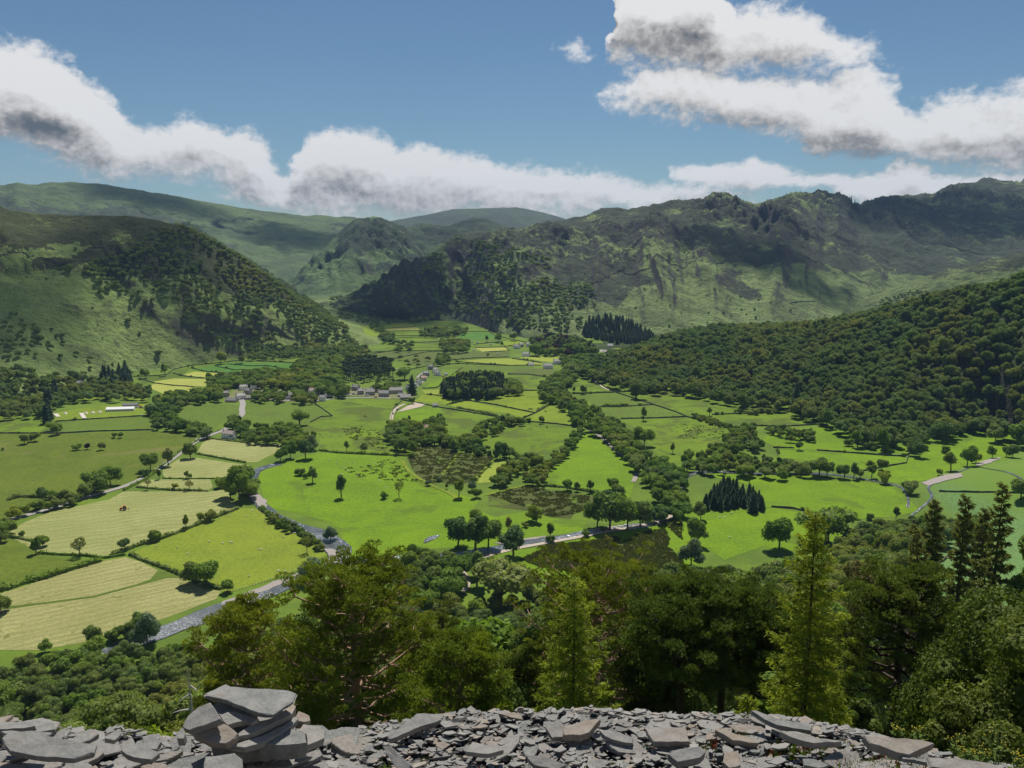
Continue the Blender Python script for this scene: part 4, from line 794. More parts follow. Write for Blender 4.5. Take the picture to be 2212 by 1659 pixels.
# single trees: crop letter, x, y of the foot, height in the crop's pixels, kind, label
LONE = """A155,1303 58 broad|round tree alone at the left edge of the big dark meadow
A222,1286 56 broad|round tree just right of its twin near the long wall of the dark meadow
A730,1264 38 broad|left one of two clipped round trees below the long wall
A772,1264 38 broad|right one of two clipped round trees below the long wall
A490,1342 40 bush|dark low tree left of the middle trio in the dark meadow
A560,1337 36 copper|brownish low tree in the middle of the dark meadow trio
A645,1342 50 broad|small upright round tree alone in the middle of the dark meadow
A1912,1184 98 oak|big spreading oak alone in the meadow below the village
A335,1218 60 broad|tree behind another at the corner below the tents
A362,1243 70 broad|tree standing on the long wall at the corner below the tents
A18,1342 16 bush|tiny bush at the left edge of the dark meadow
A960,1470 112 broad|large tree beside the lane above the small hay plots
A1075,1442 105 tall|tall leaning tree right of the large lane tree
A1215,1392 92 broad|tree by the lane below the farmhouse
A925,1508 46 bush|dark bush at the lane edge by the second hay plot
A1015,1527 60 tall|tree on the corner of the small hay plot by the lane
A1190,1524 48 tall|taller one of a pair on the hedge between hay plots
A1208,1524 34 broad|smaller one of a pair on the hedge between hay plots
A945,1592 66 sparse|thin crowned tree on the lowest small hay plot near the lane
A1115,1592 40 broad|small round tree on the hedge of the lowest small hay plot
A1210,1597 62 sparse|open crowned tree on the hedge of the lowest small hay plot
A1592,1296 52 broad|small tree in the garden beside the farmhouse
A1000,1212 54 broad|pale clipped round tree at the end of the long wall
A1920,1502 46 bush|low bush left of two small trees in the bright riverside field
A1953,1522 36 bush|smallest bush in the bright riverside field
A1995,1548 98 tall|upright tree beside two bushes in the bright riverside field
B50,1345 58 tall|small tree on the boundary above the bright riverside field
B165,1357 60 broad|round tree on the boundary above the bright riverside field
B370,1372 72 tall|slim tree on the boundary left of the rush bed
B475,1378 92 tall|tall dark tree at the corner of the rush bed
B18,1642 132 tall|tall ivy clad tree standing alone in the bright riverside field
B385,1646 108 sparse|old open crowned pine like tree with bare trunk in the bright field
B288,1650 46 bush|small brown bush left of the old open crowned tree
B570,1568 38 willow|round grey bush beside the winding dyke
B640,1542 30 willow|small grey bush at the tip of the rush bed
B690,1590 40 tall|little upright tree by the dyke
B768,1642 115 tall|thin upright tree beside the dyke bushes
B850,1602 65 willow|grey sallow behind the dyke
B880,1645 68 bush|wide grey thicket near the brown rush field
B860,1548 40 broad|dark small tree at the yellow strip
B962,1448 32 broad|tiny tree in the second rush bed
B1030,1394 112 broad|large tree at the upper right of the rush beds
B1090,1394 80 broad|tree right of the large tree above the rush beds
B1135,1392 42 bush|low bush at the right of the rush bed trees
B1290,1172 54 broad|round tree in the corner of the yellow green corner field
B1212,1162 32 bush|small bush at the wall gate of the corner field
B318,1184 42 broad|round tree at the bend of the farm track
B468,1046 50 broad|small dark tree in the farmyard
B420,892 76 oak|wide round oak left of the upper hamlet
B468,985 125 spruce|dark conifer between the hamlet and the farm
B1565,984 58 broad|tree in the field below the white farm
B1500,978 42 tall|small tree left of the tree below the white farm
B1880,1014 62 broad|lone tree in the right fields with shadow
B1945,1152 82 tall|lone tree on the right field boundary
B2132,1362 62 tall|small tree in the rough right pasture
B1950,1318 125 broad|big tree at the right side of the river belt
B952,746 28 broad|small round tree in the far olive pasture
B1042,680 34 tall|tiny tree in the far yellow green field
B1118,642 55 broad|tree at the foot of the right fell over the far field
B1018,655 62 broad|dark tree beside the far dark green field
B948,652 44 tall|thin tree at the corner of the far dark green field
B355,668 34 broad|small tree in the far green strips
B1460,1596 74 broad|left tree along the bottom of the bright triangular field
B1522,1602 60 tall|second tree along the bottom of the bright triangular field
B1606,1612 76 tall|third tree along the bottom of the bright triangular field
B1745,1592 82 broad|dark tree at the lower right of the bright triangular field
B1785,1645 92 broad|tree just below the dark one in the triangular field
B1715,1659 70 pale|pale tree at the bottom corner of the triangular field
C205,1122 52 tall|small leafy tree on the wall in the upper right field
C775,1342 56 broad|round dense bush tree on the right pasture wall
C1150,1324 102 tall|upright tree rising from bushes in the right pasture
C1095,1314 44 bush|bush left of the upright tree in the right pasture
C1205,1332 50 bush|bush right of the upright tree in the right pasture
C1245,1340 46 bush|second bush right of the upright tree
C1320,1356 46 bush|last bush of the row in the right pasture
C905,1504 120 broad|pale leafy tree on the stony lane at right
C955,1510 100 broad|tree right of the pale leafy tree on the stony lane
C1065,1522 92 broad|left tree of a trio by the stony lane
C1125,1526 92 tall|tall middle tree of a trio by the stony lane
C1165,1522 58 broad|right tree of a trio by the stony lane
C1240,1520 84 tall|slim tree at the wall end by the stony lane
C1230,1452 46 broad|small tree touching the bent wall
C1302,1472 70 broad|round tree behind the bent wall
C1320,1556 82 broad|round tree on the verge of the stony lane
C1666,1502 42 broad|small tree alone right of the bent wall
C1490,1622 85 broad|tree beside the boulders of the stream
C1450,1602 62 broad|smaller tree left of the stream boulders
C1710,1362 42 bush|grey bush on the bank of the right pasture
C2010,1392 68 broad|round tree above the stony stream
C2028,1294 102 broad|large round tree in the upper right pasture
C2100,1384 66 broad|left tree of a pair at the right edge pasture
C2140,1388 74 broad|right tree of a pair at the right edge pasture
C1850,1444 115 broad|large tree group leader by the stony stream
C1745,1472 105 tall|tree with brownish twigs left of the stream group
C1905,1424 62 broad|small tree right of the stream group
C950,1204 118 tall|pale slender tree in front of the right wood
C820,1174 40 sparse|thin small tree in the upper right field
C2175,1322 145 broad|large tree at the right frame edge below the wood
C2190,1659 120 broad|bushy tree at the right frame edge above the larches
C755,1095 175 spruce|tall dark spruce at the edge of the right wood
A600,1602 128 broad|leftmost large tree of the dark group beside the lane
A705,1562 112 broad|spreading tree at the top of the dark lane group
A640,1625 108 broad|front tree of the dark lane group
A545,1642 90 broad|low tree at the left of the dark lane group
A272,1662 78 pale|light green tree in the hedgerow of the dark meadow
A420,1662 66 broad|round tree in the hedgerow right of the light green one
A350,1655 50 bush|bush in the hedgerow between two round trees
A300,1172 112 spruce|tall dark conifer left of the first bell tent
A1540,1545 112 broad|rounded tree above the river bend by the hay plots
A1530,1665 200 broad|huge tree mass beside the river bend
A1470,1645 140 broad|tree at the left of the huge river bend tree
A1590,1655 130 broad|tree at the right of the huge river bend tree
A1400,1580 70 broad|dark bush tree at the right end of the hay plots
A1790,1412 92 broad|tree at the upper river bend below the farmhouse field
A1855,1394 104 broad|tree in the middle of the upper river bend group
A1950,1396 112 pale|pale topped tree at the upper river bend
A1982,1342 84 willow|grey tree above the pale topped one
A1900,1332 74 broad|tree behind the upper river bend group
A435,206 48 bush|dark bush alone on the upper left fell
A826,534 40 broad|dark tree alone on the left fell slope
A1015,746 46 broad|lone round tree low on the left fell
A930,884 62 broad|spreading tree at the foot of the left fell wall
A1055,868 74 tall|pale tree at the bend of the left fell wall
A1410,792 82 broad|round tree under the wooded shoulder of the left fell
A1545,788 50 broad|pale tree on the left fell wall
D507,306 108 sparse|pale spreading tree alone on the hedge of the mown field
D990,210 66 broad|round tree on the hedge between mown and grazed fields
D797,266 68 pale|small pale tree on the hedge of the mown field
D1280,90 60 broad|tree on the hedge near its upper end
D1346,80 72 broad|dark leafy tree at the upper end of the hedge
D1190,134 80 tall|slender grey tree on the hedge of the mown field
D230,292 90 tall|upright dark tree at the corner of the left dark field
D272,244 64 broad|round tree behind the upright one at the field corner
D136,188 36 broad|small tree on the hedge of the left dark field
D1225,478 132 broad|left half of the big tree pair in the grazed field
D1312,498 142 broad|right half of the big tree pair in the grazed field
D1452,538 76 broad|dark small tree at the lower corner of the grazed field
D1960,284 98 sparse|half bare tree by the river in the grazed field
D2000,478 150 willow|silvery willow leaning over the river
D940,872 162 willow|large bluish green willow on the river bank below the hay field
D892,768 96 broad|tree behind the large willow
D802,838 92 broad|bright tree left of the large willow
D722,848 72 bush|pale bush beside the lower hay field
D592,880 112 broad|dark round tree at the lower edge of the hay field
D622,950 120 broad|dark tree just below the dark round one
D290,922 68 broad|small dark tree on the bottom edge of the hay field
D2110,204 78 willow|feathery tree on the river bank right of the hedge end
D8,668 108 broad|dark tree at the left frame edge by the mown path
E872,306 250 tall|tall dark ivy clad tree beside the river track
E762,256 195 broad|broad tree left of the tall ivy clad one
E955,250 190 broad|broad tree right of the tall ivy clad one
E885,95 95 broad|tree at the top of the riverside group
E900,160 110 broad|tree in the middle of the riverside group
E1115,304 172 pale|pale green ash between track and river with its shadow on grass
E1085,152 88 tall|tree behind the pale ash
E1350,198 102 tall|lone tree on the river bank in the centre
E1355,218 46 bush|round bush at the water beside the lone bank tree
E1262,92 105 broad|dark tree at the edge of the brown rush field
E1235,82 70 broad|small tree left of the dark rush field tree
E1650,125 165 broad|leftmost of the great dark riverside trees
E1730,145 270 broad|greatest of the dark riverside trees above the white rapids
E1842,138 190 broad|round dark tree right of the greatest one
E1925,118 160 broad|fourth of the great dark riverside trees
E1992,92 82 willow|grey bush tree by the track
E2062,104 88 pale|round pale tree by the track
E1690,152 42 bush|small round bush by the white rapids
E1578,182 46 bush|brownish bush between river and track
E1715,256 82 sparse|thin old tree standing in the big rush bed
E1030,642 275 oak|large dark sycamore below the bend of the woodland path
E882,496 195 tall|slender tree beside the woodland path
E690,582 170 broad|open tree left of the woodland path
E540,720 185 broad|rounded tree low in the riverside wood
E1192,124 34 bush|tiny bush on the bank left of the rush field tree
F955,224 205 oak|spreading oak with dark shadow in the bright right field
F650,265 190 broad|broad tree left of the spreading oak
F130,238 165 broad|round tree on the bank at the left of the bright right field
F88,372 145 willow|grey round tree below the one on the bank
F150,78 108 broad|dark tree at the end of the river track
F1228,76 38 bush|small brown bush by the curved wall
F1395,72 68 tall|little upright tree right of the curved wall
F1290,135 55 bush|dark bush on the knoll behind the oak"""
def size_px(h, d): return h*F/d*.463
for ln in LONE.split('\n'):
    a, lb = ln.split('|'); tk, hp, kind = a.split(); X_, Y_ = px(tk); p = at(X_, Y_); d = (p-CAM).length
    h = float(hp)*.3385*d/F/max(math.cos(math.atan2(CAMZ-p.z, math.hypot(p.x, p.y))), .5)
    place_tree(kind, p.x, p.y, p.z, h, lb); PLACED.append((p.x, p.y, h*.25))
# ---- groups: polygon seen through, kind(s), spacing, height range, label, group
REST = {'wood': [], 'spruce': []}
CAND = {'broad': [], 'wood': [], 'spruce': [], 'pine': [], 'bush': [], 'copper': []}
def fill(poly, kinds, sp, h0, h1, label, group, dens=1., rmin=0, rmax=1e9, target='broad', centre=.55, jit=.45, mode=None, avoid=()):
    Q = pts(poly) if isinstance(poly, str) else poly
    W_ = [at(*q) for q in Q]; cxs = sum(q[0] for q in Q)/len(Q); cys = sum(q[1] for q in Q)/len(Q); W_.append(at(cxs, cys))
    xs = [p.x for p in W_]; ys = [p.y for p in W_]; n = 0; m_ = 25
    x0, x1, y0, y1 = min(xs)-m_, max(xs)+m_, min(ys)-m_-20, max(ys)+m_+60
    X_ = x0; row = 0
    while X_ < x1:
        Y_ = y0+(sp/2 if row % 2 else 0)
        while Y_ < y1:
            x = X_+rng.uniform(-jit, jit)*sp; y = Y_+rng.uniform(-jit, jit)*sp; Y_ += sp
            r = math.hypot(x, y)
            if r > 1400 and dens < 1 and perlin(np.array([x/110.]), np.array([y/110.]))[0] < -.34+rng.uniform(-.2, .2): continue
            if y < 5 or r < rmin or r > rmax or (dens < 1 and rng.random() > dens): continue
            if mode and not mode(x, y): continue
            z = zat(x, y); h = h0+(h1-h0)*rng.random()**1.2; h *= (rng.random() < .12 and 1.25 or 1); q = proj(x, y, z+h*centre)
            if not poly_in(Q, *q) or any(poly_in(A_, *q) for A_ in avoid): continue
            if not seen(Vector((x, y, z+h))): continue
            if h > 4 and not free(x, y, sp*.25): continue
            k = kinds[rng.randrange(len(kinds))]
            if k == 'wood' and r < 420: k = 'woodnear'
            PLACED.append((x, y, sp*.25)) if h > 4 else None
            CAND[target].append((size_px(h, r)*(1 if -40 < q[0] < 2250 else .1), k, x, y, z, h, label, group)); n += 1
        X_ += sp*.87; row += 1
    return n
B_ = ['broad']*5+['tall', 'oak']
G = [("B1275,950 B1330,890 B1400,850 B1480,800 B1560,840 B1500,880 B1440,940 B1480,1000 B1560,1040 B1650,1090 B1720,1130 B1800,1180 B1880,1250 B1930,1300 B2000,1370 B2080,1420 B2170,1460 B2212,1500 B2212,1640 E2212,20 E2150,50 E2100,60 E2020,60 E2010,0 B2000,1620 B1950,1560 B1930,1480 B1860,1400 B1760,1310 B1640,1215 B1500,1170 B1470,1080 B1380,1030 B1300,1000", B_, 9, 9, 13, "broadleaf tree in the long belt running along the river", "trees of the river belt"),
 ("B320,1180 B430,1130 B540,1170 B600,1140 B660,1100 B680,1215 B640,1240 B780,1260 B740,1320 B640,1290 B500,1300 B485,1350 B380,1320 B310,1240", B_, 8.5, 8, 12, "broadleaf tree in the copse round the pink roofed farm building", "trees of the copse round the farm building"),
 ("B830,1230 B900,1175 B1000,1135 B1160,1125 B1180,1160 B1080,1185 B960,1235 B890,1320 B800,1345 B780,1260", B_, 8.5, 7, 11, "broadleaf tree in the hedge belt left of the middle green field", "trees of the middle hedge belt"),
 ("B985,1540 B1000,1480 B1100,1420 B1230,1350 B1285,1400 B1200,1450 B1100,1500 B1040,1560", B_, 7.5, 7, 11, "broadleaf tree in the row above the brown rush field", "trees above the brown rush field"),
 ("B1180,1500 B1300,1430 B1440,1310 B1500,1215 B1555,1180 B1568,1230 B1500,1300 B1420,1390 B1330,1480 B1320,1560 B1190,1560", B_, 7, 6, 9.5, "broadleaf tree in the diagonal hedge left of the bright triangular field", "trees of the diagonal hedge"),
 ("B750,1250 B900,1300 B1000,1340 B1100,1350 B1080,1370 B980,1365 B850,1350 B760,1340", ['broad', 'bush'], 7, 4, 7, "low tree along the lower edge of the round green field", "low trees under the round green field"),
 ("C30,1440 C60,1350 C200,1340 C300,1330 C330,1365 C480,1385 C700,1405 C850,1440 C830,1490 C640,1490 C400,1480 C200,1475", B_, 9, 8, 11.5, "broadleaf tree in the row along the stony lane at right", "trees along the stony lane"),
 ("C220,1330 C330,1210 C500,1180 C530,1290 C600,1310 C440,1335 C300,1330", B_, 9, 8, 11, "broadleaf tree in the left thicket of the right pasture", "trees of the left pasture thicket"),
 ("C550,1200 C650,1190 C840,1210 C890,1275 C720,1275 C680,1245", B_, 9, 7, 10, "broadleaf tree in the right thicket of the right pasture", "trees of the right pasture thicket"),
 ("C330,1090 C480,1075 C640,1065 C640,1095 C400,1105", ['broad', 'bush'], 8, 4, 7, "small tree on the upper wall of the right fields", "small trees on the upper right wall"),
 ("C90,1120 C180,1120 C350,1185 C330,1200 C150,1150", ['bush'], 5, 3, 4.5, "bush in the slanting hedge of the right fields", "bushes of the slanting hedge"),
 ("A945,1070 A1050,1000 A1180,1000 A1200,1045 A1080,1105 A1120,1150 A1350,1190 A1330,1240 A1080,1195 A950,1140", B_, 8.5, 8, 12, "broadleaf tree in the belt beside the camp field", "trees of the belt by the camp field"),
 ("A1430,1180 A1500,1120 A1560,1150 A1600,1180 A1760,1190 A1790,1170 A1900,1210 A2020,1250 A2000,1300 A1880,1300 A1700,1285 A1560,1265 A1520,1210", B_, 8.5, 8, 12, "broadleaf tree in the belt behind the roadside farmhouse", "trees behind the roadside farmhouse"),
 ("A950,1010 A1100,975 A1330,960 A1330,870 A1480,850 A1700,820 A1860,835 A1900,760 A2050,730 A2180,760 A2190,930 A2050,930 A2000,920 A1900,940 A1700,925 A1500,925 A1400,960 A1430,1000 A1200,1030 A1000,1040", B_, 9, 9, 14, "broadleaf tree in the wood behind the village", "trees of the village wood"),
 ("A1610,980 A1700,960 A1850,975 A1830,1020 A1620,1020", B_, 9, 8, 11, "broadleaf tree in front of the village houses", "trees before the village houses"),
 ("A1870,970 A1990,970 A2030,1000 A1980,1030 A1890,1020", B_, 8, 8, 11, "broadleaf tree before the big white village house", "trees before the white village house"),
 ("B820,560 B820,590 B700,600 B600,615 B510,605 B530,575 B600,560 B700,560", B_, 14, 11, 15, "broadleaf tree around the far farmstead", "trees round the far farmstead"),
 ("B650,640 B760,630 B830,640 B840,700 B760,710 B670,700", B_, 13, 10, 14, "broadleaf tree in the small far copse", "trees of the small far copse"),
 ("B1230,640 B1330,610 B1500,620 B1640,680 B1640,712 B1400,725 B1240,710", ['broad', 'broad', 'copper', 'pine'], 13, 13, 20, "tall tree in the wood round the far houses", "trees of the far house wood"),
 ("B1420,750 B1560,730 B1700,750 B1740,830 B1690,850 B1500,850 B1450,810", B_, 12, 10, 14, "broadleaf tree in the belt between white farm and right wood", "trees left of the right wood"),
 ("B0,640 B100,630 B200,700 B130,745 B0,745", B_, 14, 9, 13, "broadleaf tree at the left valley edge under the shoulder", "trees of the left valley edge"),
 ("B270,600 B350,600 B350,640 B290,650", B_, 14, 10, 13, "broadleaf tree by the far stream", "trees by the far stream"), ("B630,730 B710,730 B710,780 B630,785", B_, 12, 10, 13, "tree of the little copse in the olive pasture", "trees of the olive pasture copse"),
 ("B180,530 B260,530 B330,600 B280,650 B260,600", B_, 16, 8, 12, "tree along the far beck", "trees along the far beck"), ("B360,650 B480,640 B470,690 B400,720 B370,700", B_, 17, 8, 12, "scattered tree in the far green strips", "scattered far strip trees"), ("B20,740 B600,730 B560,800 B300,800 B20,780", B_, 30, 7, 11, "scattered tree in the olive pasture", "scattered olive pasture trees"),
 ("B1080,890 B1160,920 B1160,970 B1060,975 B1050,920", B_, 9, 10, 14, "broadleaf tree beside the dark conifer clump", "broadleaf trees by the conifer clump"),
 ("A1700,1 A1701,1 A1701,2", B_, 9, 10, 14, "x", "x"),
 ("E350,360 E480,290 E640,250 E750,290 E850,340 E930,400 E900,450 E830,430 E780,500 E760,560 E700,560 E560,700 E480,690 E400,500", ['wood', 'broad', 'wood'], 9, 10, 14, "broadleaf tree in the riverside wood below the crag", "trees of the riverside wood"),
 ("D1700,10 D1760,60 D1900,120 D1980,180 D2060,230 D2030,260 D1950,200 D1850,140 D1720,70", ['broad', 'bush'], 5, 4, 7, "bushy tree on the river bank between two green fields", "bushy trees on the river bank"),
 ("A1440,1570 A1500,1480 A1560,1440 A1600,1480 A1600,1560 A1560,1659 A1440,1640", B_, 8, 8, 12, "broadleaf tree beside the river bend", "trees beside the river bend"),
 ("D-60,60 D60,70 D90,120 D60,180 D-60,190", B_, 7, 6, 9, "tree at the left frame edge by the lane", "trees at the left edge by the lane"),
 ("D60,20 D130,0 A400,1620 A500,1610 A520,1659 D200,10 D100,40", B_, 7, 6, 9, "tree in the hedgerow along the lane", "trees of the lane hedgerow"),
 ("V880,360 V1000,300 V1230,300 V1350,340 V1330,400 V1210,400 V1180,370 V1000,340 V980,400 V900,400", B_, 9, 9, 13, "broadleaf tree among the village gardens", "trees of the village gardens"), ("V1560,330 V1680,300 V1760,300 V1750,340 V1600,370", B_, 9, 9, 13, "dark tree behind the village farm", "trees behind the village farm"),
 ("B1230,1250 B1240,1251 B1240,1252", B_, 9, 10, 14, "x", "x")]
G = [t for t in G if t[5] != 'x']
for t in G: fill(*t)
fill("B30,800 B60,760 B200,755 B340,775 B350,850 B200,880 B30,870", ['pine'], 9, 14, 19, "tall pine in the dark row above the village", "pines above the village", target='pine')
fill("B655,940 B690,890 B760,870 B860,850 B980,850 B1060,860 B1075,930 B1010,975 B900,985 B700,985", ['spruce']*6+['pine', 'broad'], 6.4, 9, 17, "dark spruce in the square clump in the middle of the fields", "spruces of the square clump", target='spruce')
fill("C180,1640 C220,1570 C300,1530 C360,1550 C430,1560 C540,1640 C550,1680 C180,1680", ['spruce'], 5.2, 8, 13, "dark spruce in the small dense block right of the river", "spruces of the small block", target='spruce', centre=.5)
fill("B1560,560 B1600,490 B1700,475 B1830,495 B1960,560 B2040,640 B1900,645 B1700,620 B1560,600", ['spruce'], 9., 12, 18, "spruce in the plantation at the foot of the right fell", "spruces of the fell plantation", target='spruce')
fill("A640,830 A700,790 A790,780 A840,870 A760,930 A650,900", ['spruce'], 11, 14, 20, "dark conifer in the wood at the foot of the left fell", "conifers under the left fell", target='spruce')
fill("A270,1100 A290,950 A340,880 A370,950 A350,1110", ['spruce'], 12, 14, 20, "dark conifer beside the tents at the wood edge", "conifers by the tents", target='spruce')
WG = ["oak or ash crown among many in the hillside wood", "trees of the hillside woods"]
WR = pts("C0,590 B1640,760 B1500,830 B1560,860 B1690,885 B1800,915 B1900,960 B2000,950 B2161,950 C250,1010 C450,1040 C720,1050 C760,1100 C930,1130 C1100,1220 C1300,1290 C1550,1330 C1600,1240 C1900,1200 C2100,1220 C2320,1340 C2320,150 C2212,220 C1900,285 C1700,310 C1400,410 C1000,505 C820,540 C600,545 C240,555")
fill(WR, ['wood']*9+['tall'], 12, 12, 19, *("round crowned tree in the big wood on the right hillside", "trees of the right hillside wood"), target='wood')
fill("A1420,20 A1700,190 A1900,320 A2100,470 A2212,550 B60,600 B100,680 A2100,740 A1900,745 A1650,755 A1560,740 A1480,680 A1330,600 A1170,540 A1100,450 A950,420 A830,400 A840,330 A640,330 A500,210 A560,130 A800,60 A1000,-60 A1200,-120", ['woodfar'], 11.5, 8, 14, "round crowned tree in the wood on the left fell shoulder", "trees of the left shoulder wood", dens=.99, target='wood')
fill("A0,820 A120,790 A250,860 A330,850 A450,830 A640,860 A830,890 A850,930 A950,950 A950,1000 A700,1000 A450,1010 A330,1060 A260,1110 A0,1115 A-200,1115 A-200,820", ['woodfar', 'wood'], 11, 10, 14, "tree in the wood at the foot of the left fell", "trees under the left fell", target='wood')
fill("A0,440 A200,500 A400,560 A400,640 A640,780 A560,830 A420,790 A300,720 A150,740 A0,760", ['woodfar'], 15, 7, 11, "scattered tree low on the left fell", "scattered trees of the left fell", dens=.6, target='wood')
fill("A0,0 A1100,0 A1300,400 A1500,650 A1300,830 A700,860 A300,700 A0,500", ['bush'], 34, 2.5, 5, "gorse or thorn bush scattered on the left fell", "bushes scattered on the left fell", dens=.5, target='wood')
fill("B340,470 B380,370 B430,250 B520,170 B620,60 B760,-10 B1040,10 B1180,60 B1330,110 B1400,280 B1560,260 B1640,330 B1620,430 B1560,500 B1560,600 B1380,590 B1250,560 B1100,530 B960,520 B850,460 B700,440 B600,500 B480,520", ['woodfar'], 14.5, 9, 16, "tree in the wood on the nose of the right fell", "trees on the nose of the right fell", dens=.85, target='wood')
fill("B-60,370 B200,310 B400,250 B420,360 B340,480 B480,520 B300,530 B100,520 B0,500", ['woodfar'], 17, 7, 11, "tree scattered at the valley head", "trees of the valley head", dens=.7, target='wood')
fill("B1600,100 B2212,60 C300,200 C1100,500 C700,560 C300,560 B2100,600 B2050,640 B1800,480 B1500,480", ['bush', 'woodfar'], 38, 3, 7, "thorn tree scattered on the right fell", "thorns scattered on the right fell", dens=.5, target='wood')
fill("C1180,480 C1300,380 C1500,310 C1620,330 C1500,400 C1300,460", ['woodfar'], 15, 7, 10, "tree in the gill wood on the right", "trees of the gill wood", target='wood')
BRK = pts("F1500,450 F1700,330 F2080,200 F2400,60 F2400,520 F2212,430 F1950,500 F1650,540")
GAP = pts("F860,780 F880,600 F1040,600 F1080,790"); GAP2 = pts("F1200,800 F1450,760 F1800,850 F1750,1560 F950,1500 F950,1150 F1150,1050")
def slope(x, y): return abs(math.atan2(x, y)) < .75 and math.hypot(x, y) < 1.12*np.interp(CX+F*math.tan(math.atan2(x, y)), FX, FR)
fill([(-150, 1385), (0, 1388), (80, 1388), (160, 1380), (250, 1368), (350, 1395), (420, 1370), (460, 1400), (520, 1700), (-200, 1700)], ['wood', 'wood', 'broad'], 6.3, 7, 10.5, "rounded oak crown in the wood on the slope below the slate cairn", "trees of the slope below the cairn", rmin=120, mode=slope, target='wood')
fill([(430, 1380), (600, 1310), (880, 1320), (980, 1290), (1100, 1290), (1300, 1250), (1450, 1225), (1600, 1240), (1800, 1220), (1820, 1150), (1950, 1120), (2100, 1130), (2250, 1110), (2330, 1700), (430, 1700)], ['wood', 'broad', 'wood'], 9.5, 8, 14, "leafy tree on the slope behind the nearer pines", "trees of the slope behind the pines", rmin=88, mode=slope, target='wood', avoid=(pts('P1930,1300 P2000,1185 P2160,1125 P2330,1070 P2330,1340 P2000,1340'), pts('P1440,1380 P1700,1380 P1700,1660 P1440,1660'), GAP, GAP2))
CNT = {}
for o in COL.objects:
    if o.type == 'EMPTY': n_ = o.name.split('.')[0]; CNT[n_] = CNT.get(n_, 0)+1
for t in sorted([t for L in CAND.values() for t in L], key=lambda t: -t[0]):
    s_, kd, x, y, z, h, lb, gp = t; n_ = NAMES[kd][0]; CNT[n_] = CNT.get(n_, 0)+1
    if CNT[n_] <= 290: place_tree(kd, x, y, z, h, lb, gp)
    else: REST['spruce' if kd in ('spruce', 'pine') else 'wood'].append(('woodfar' if (kd in ('wood', 'broad', 'oak', 'tall') and s_ < 7) else kd, x, y, z, h, lb, gp))
print('TREES', {k: len(v) for k, v in CAND.items()}, {k: len(v) for k, v in REST.items()})
def scatter(name, items, label, cat, group=None):
    items = [t for t in items]; v = [(t[1], t[2], t[3]-.1) for t in items]
    me = bpy.data.meshes.new(name); me.from_pydata(v, [], []); n = len(v)
    keys = []; idx = []; scl = []; rot = []
    for kd, x, y, z, h, lb_, gp_ in items:
        vs = TREEMESH[kd]; i = rng.randrange(len(vs)); k = (kd, i)
        if k not in PROTO:
            alt = [q for q in PROTO if q[0] == kd]
            if alt: k = alt[0]
            else: place_tree(kd, x, y, z, h, lb_, gp_); k = [q for q in PROTO if q[0] == kd][-1]
        if k not in keys: keys.append(k)
        idx.append(keys.index(k)); s = h/vs[0][2]; w = s*rng.uniform(.9, 1.15); scl += [w, w, s]; rot += [0, 0, rng.uniform(0, 6.28)]
    for nm, ty, dat in (('idx', 'INT', idx), ('scl', 'FLOAT_VECTOR', scl), ('rot', 'FLOAT_VECTOR', rot)):
        a = me.attributes.new(nm, ty, 'POINT'); a.data.foreach_set('value' if ty == 'INT' else 'vector', dat)
    o = link(name, me); tr = bpy.data.node_groups.new(name, 'GeometryNodeTree'); tr.interface.new_socket('Geometry', in_out='INPUT', socket_type='NodeSocketGeometry'); tr.interface.new_socket('Geometry', in_out='OUTPUT', socket_type='NodeSocketGeometry')
    N = tr.nodes; K = tr.links; gi = N.new('NodeGroupInput'); go = N.new('NodeGroupOutput'); J = N.new('GeometryNodeJoinGeometry'); K.new(J.outputs[0], go.inputs[0])
    def attr(nm, dt): a = N.new('GeometryNodeInputNamedAttribute'); a.data_type = dt; a.inputs[0].default_value = nm; return a.outputs[0]
    ai, as_, ar = attr('idx', 'INT'), attr('scl', 'FLOAT_VECTOR'), attr('rot', 'FLOAT_VECTOR')
    for i, k in enumerate(keys):
        cm = N.new('FunctionNodeCompare'); cm.data_type = 'INT'; cm.operation = 'EQUAL'; K.new(ai, cm.inputs[2]); cm.inputs[3].default_value = i
        ob = N.new('GeometryNodeObjectInfo'); ob.transform_space = 'ORIGINAL'; ob.inputs['Object'].default_value = PROTO[k]; ob.inputs['As Instance'].default_value = True
        ip = N.new('GeometryNodeInstanceOnPoints'); K.new(gi.outputs[0], ip.inputs['Points']); K.new(cm.outputs[0], ip.inputs['Selection']); K.new(ob.outputs['Geometry'], ip.inputs['Instance']); K.new(ar, ip.inputs['Rotation']); K.new(as_, ip.inputs['Scale']); K.new(ip.outputs[0], J.inputs[0])
    md = o.modifiers.new('scatter', 'NODES'); md.node_group = tr; tag(o, label, cat, kind='stuff'); return o
scatter('woodland', REST['wood'], "dense broadleaf woodland covering the hillsides and valley edges", 'woodland')
if REST['spruce']: scatter('conifer_plantation', REST['spruce'], "dark conifers filling the plantation below the right fell", 'plantation')
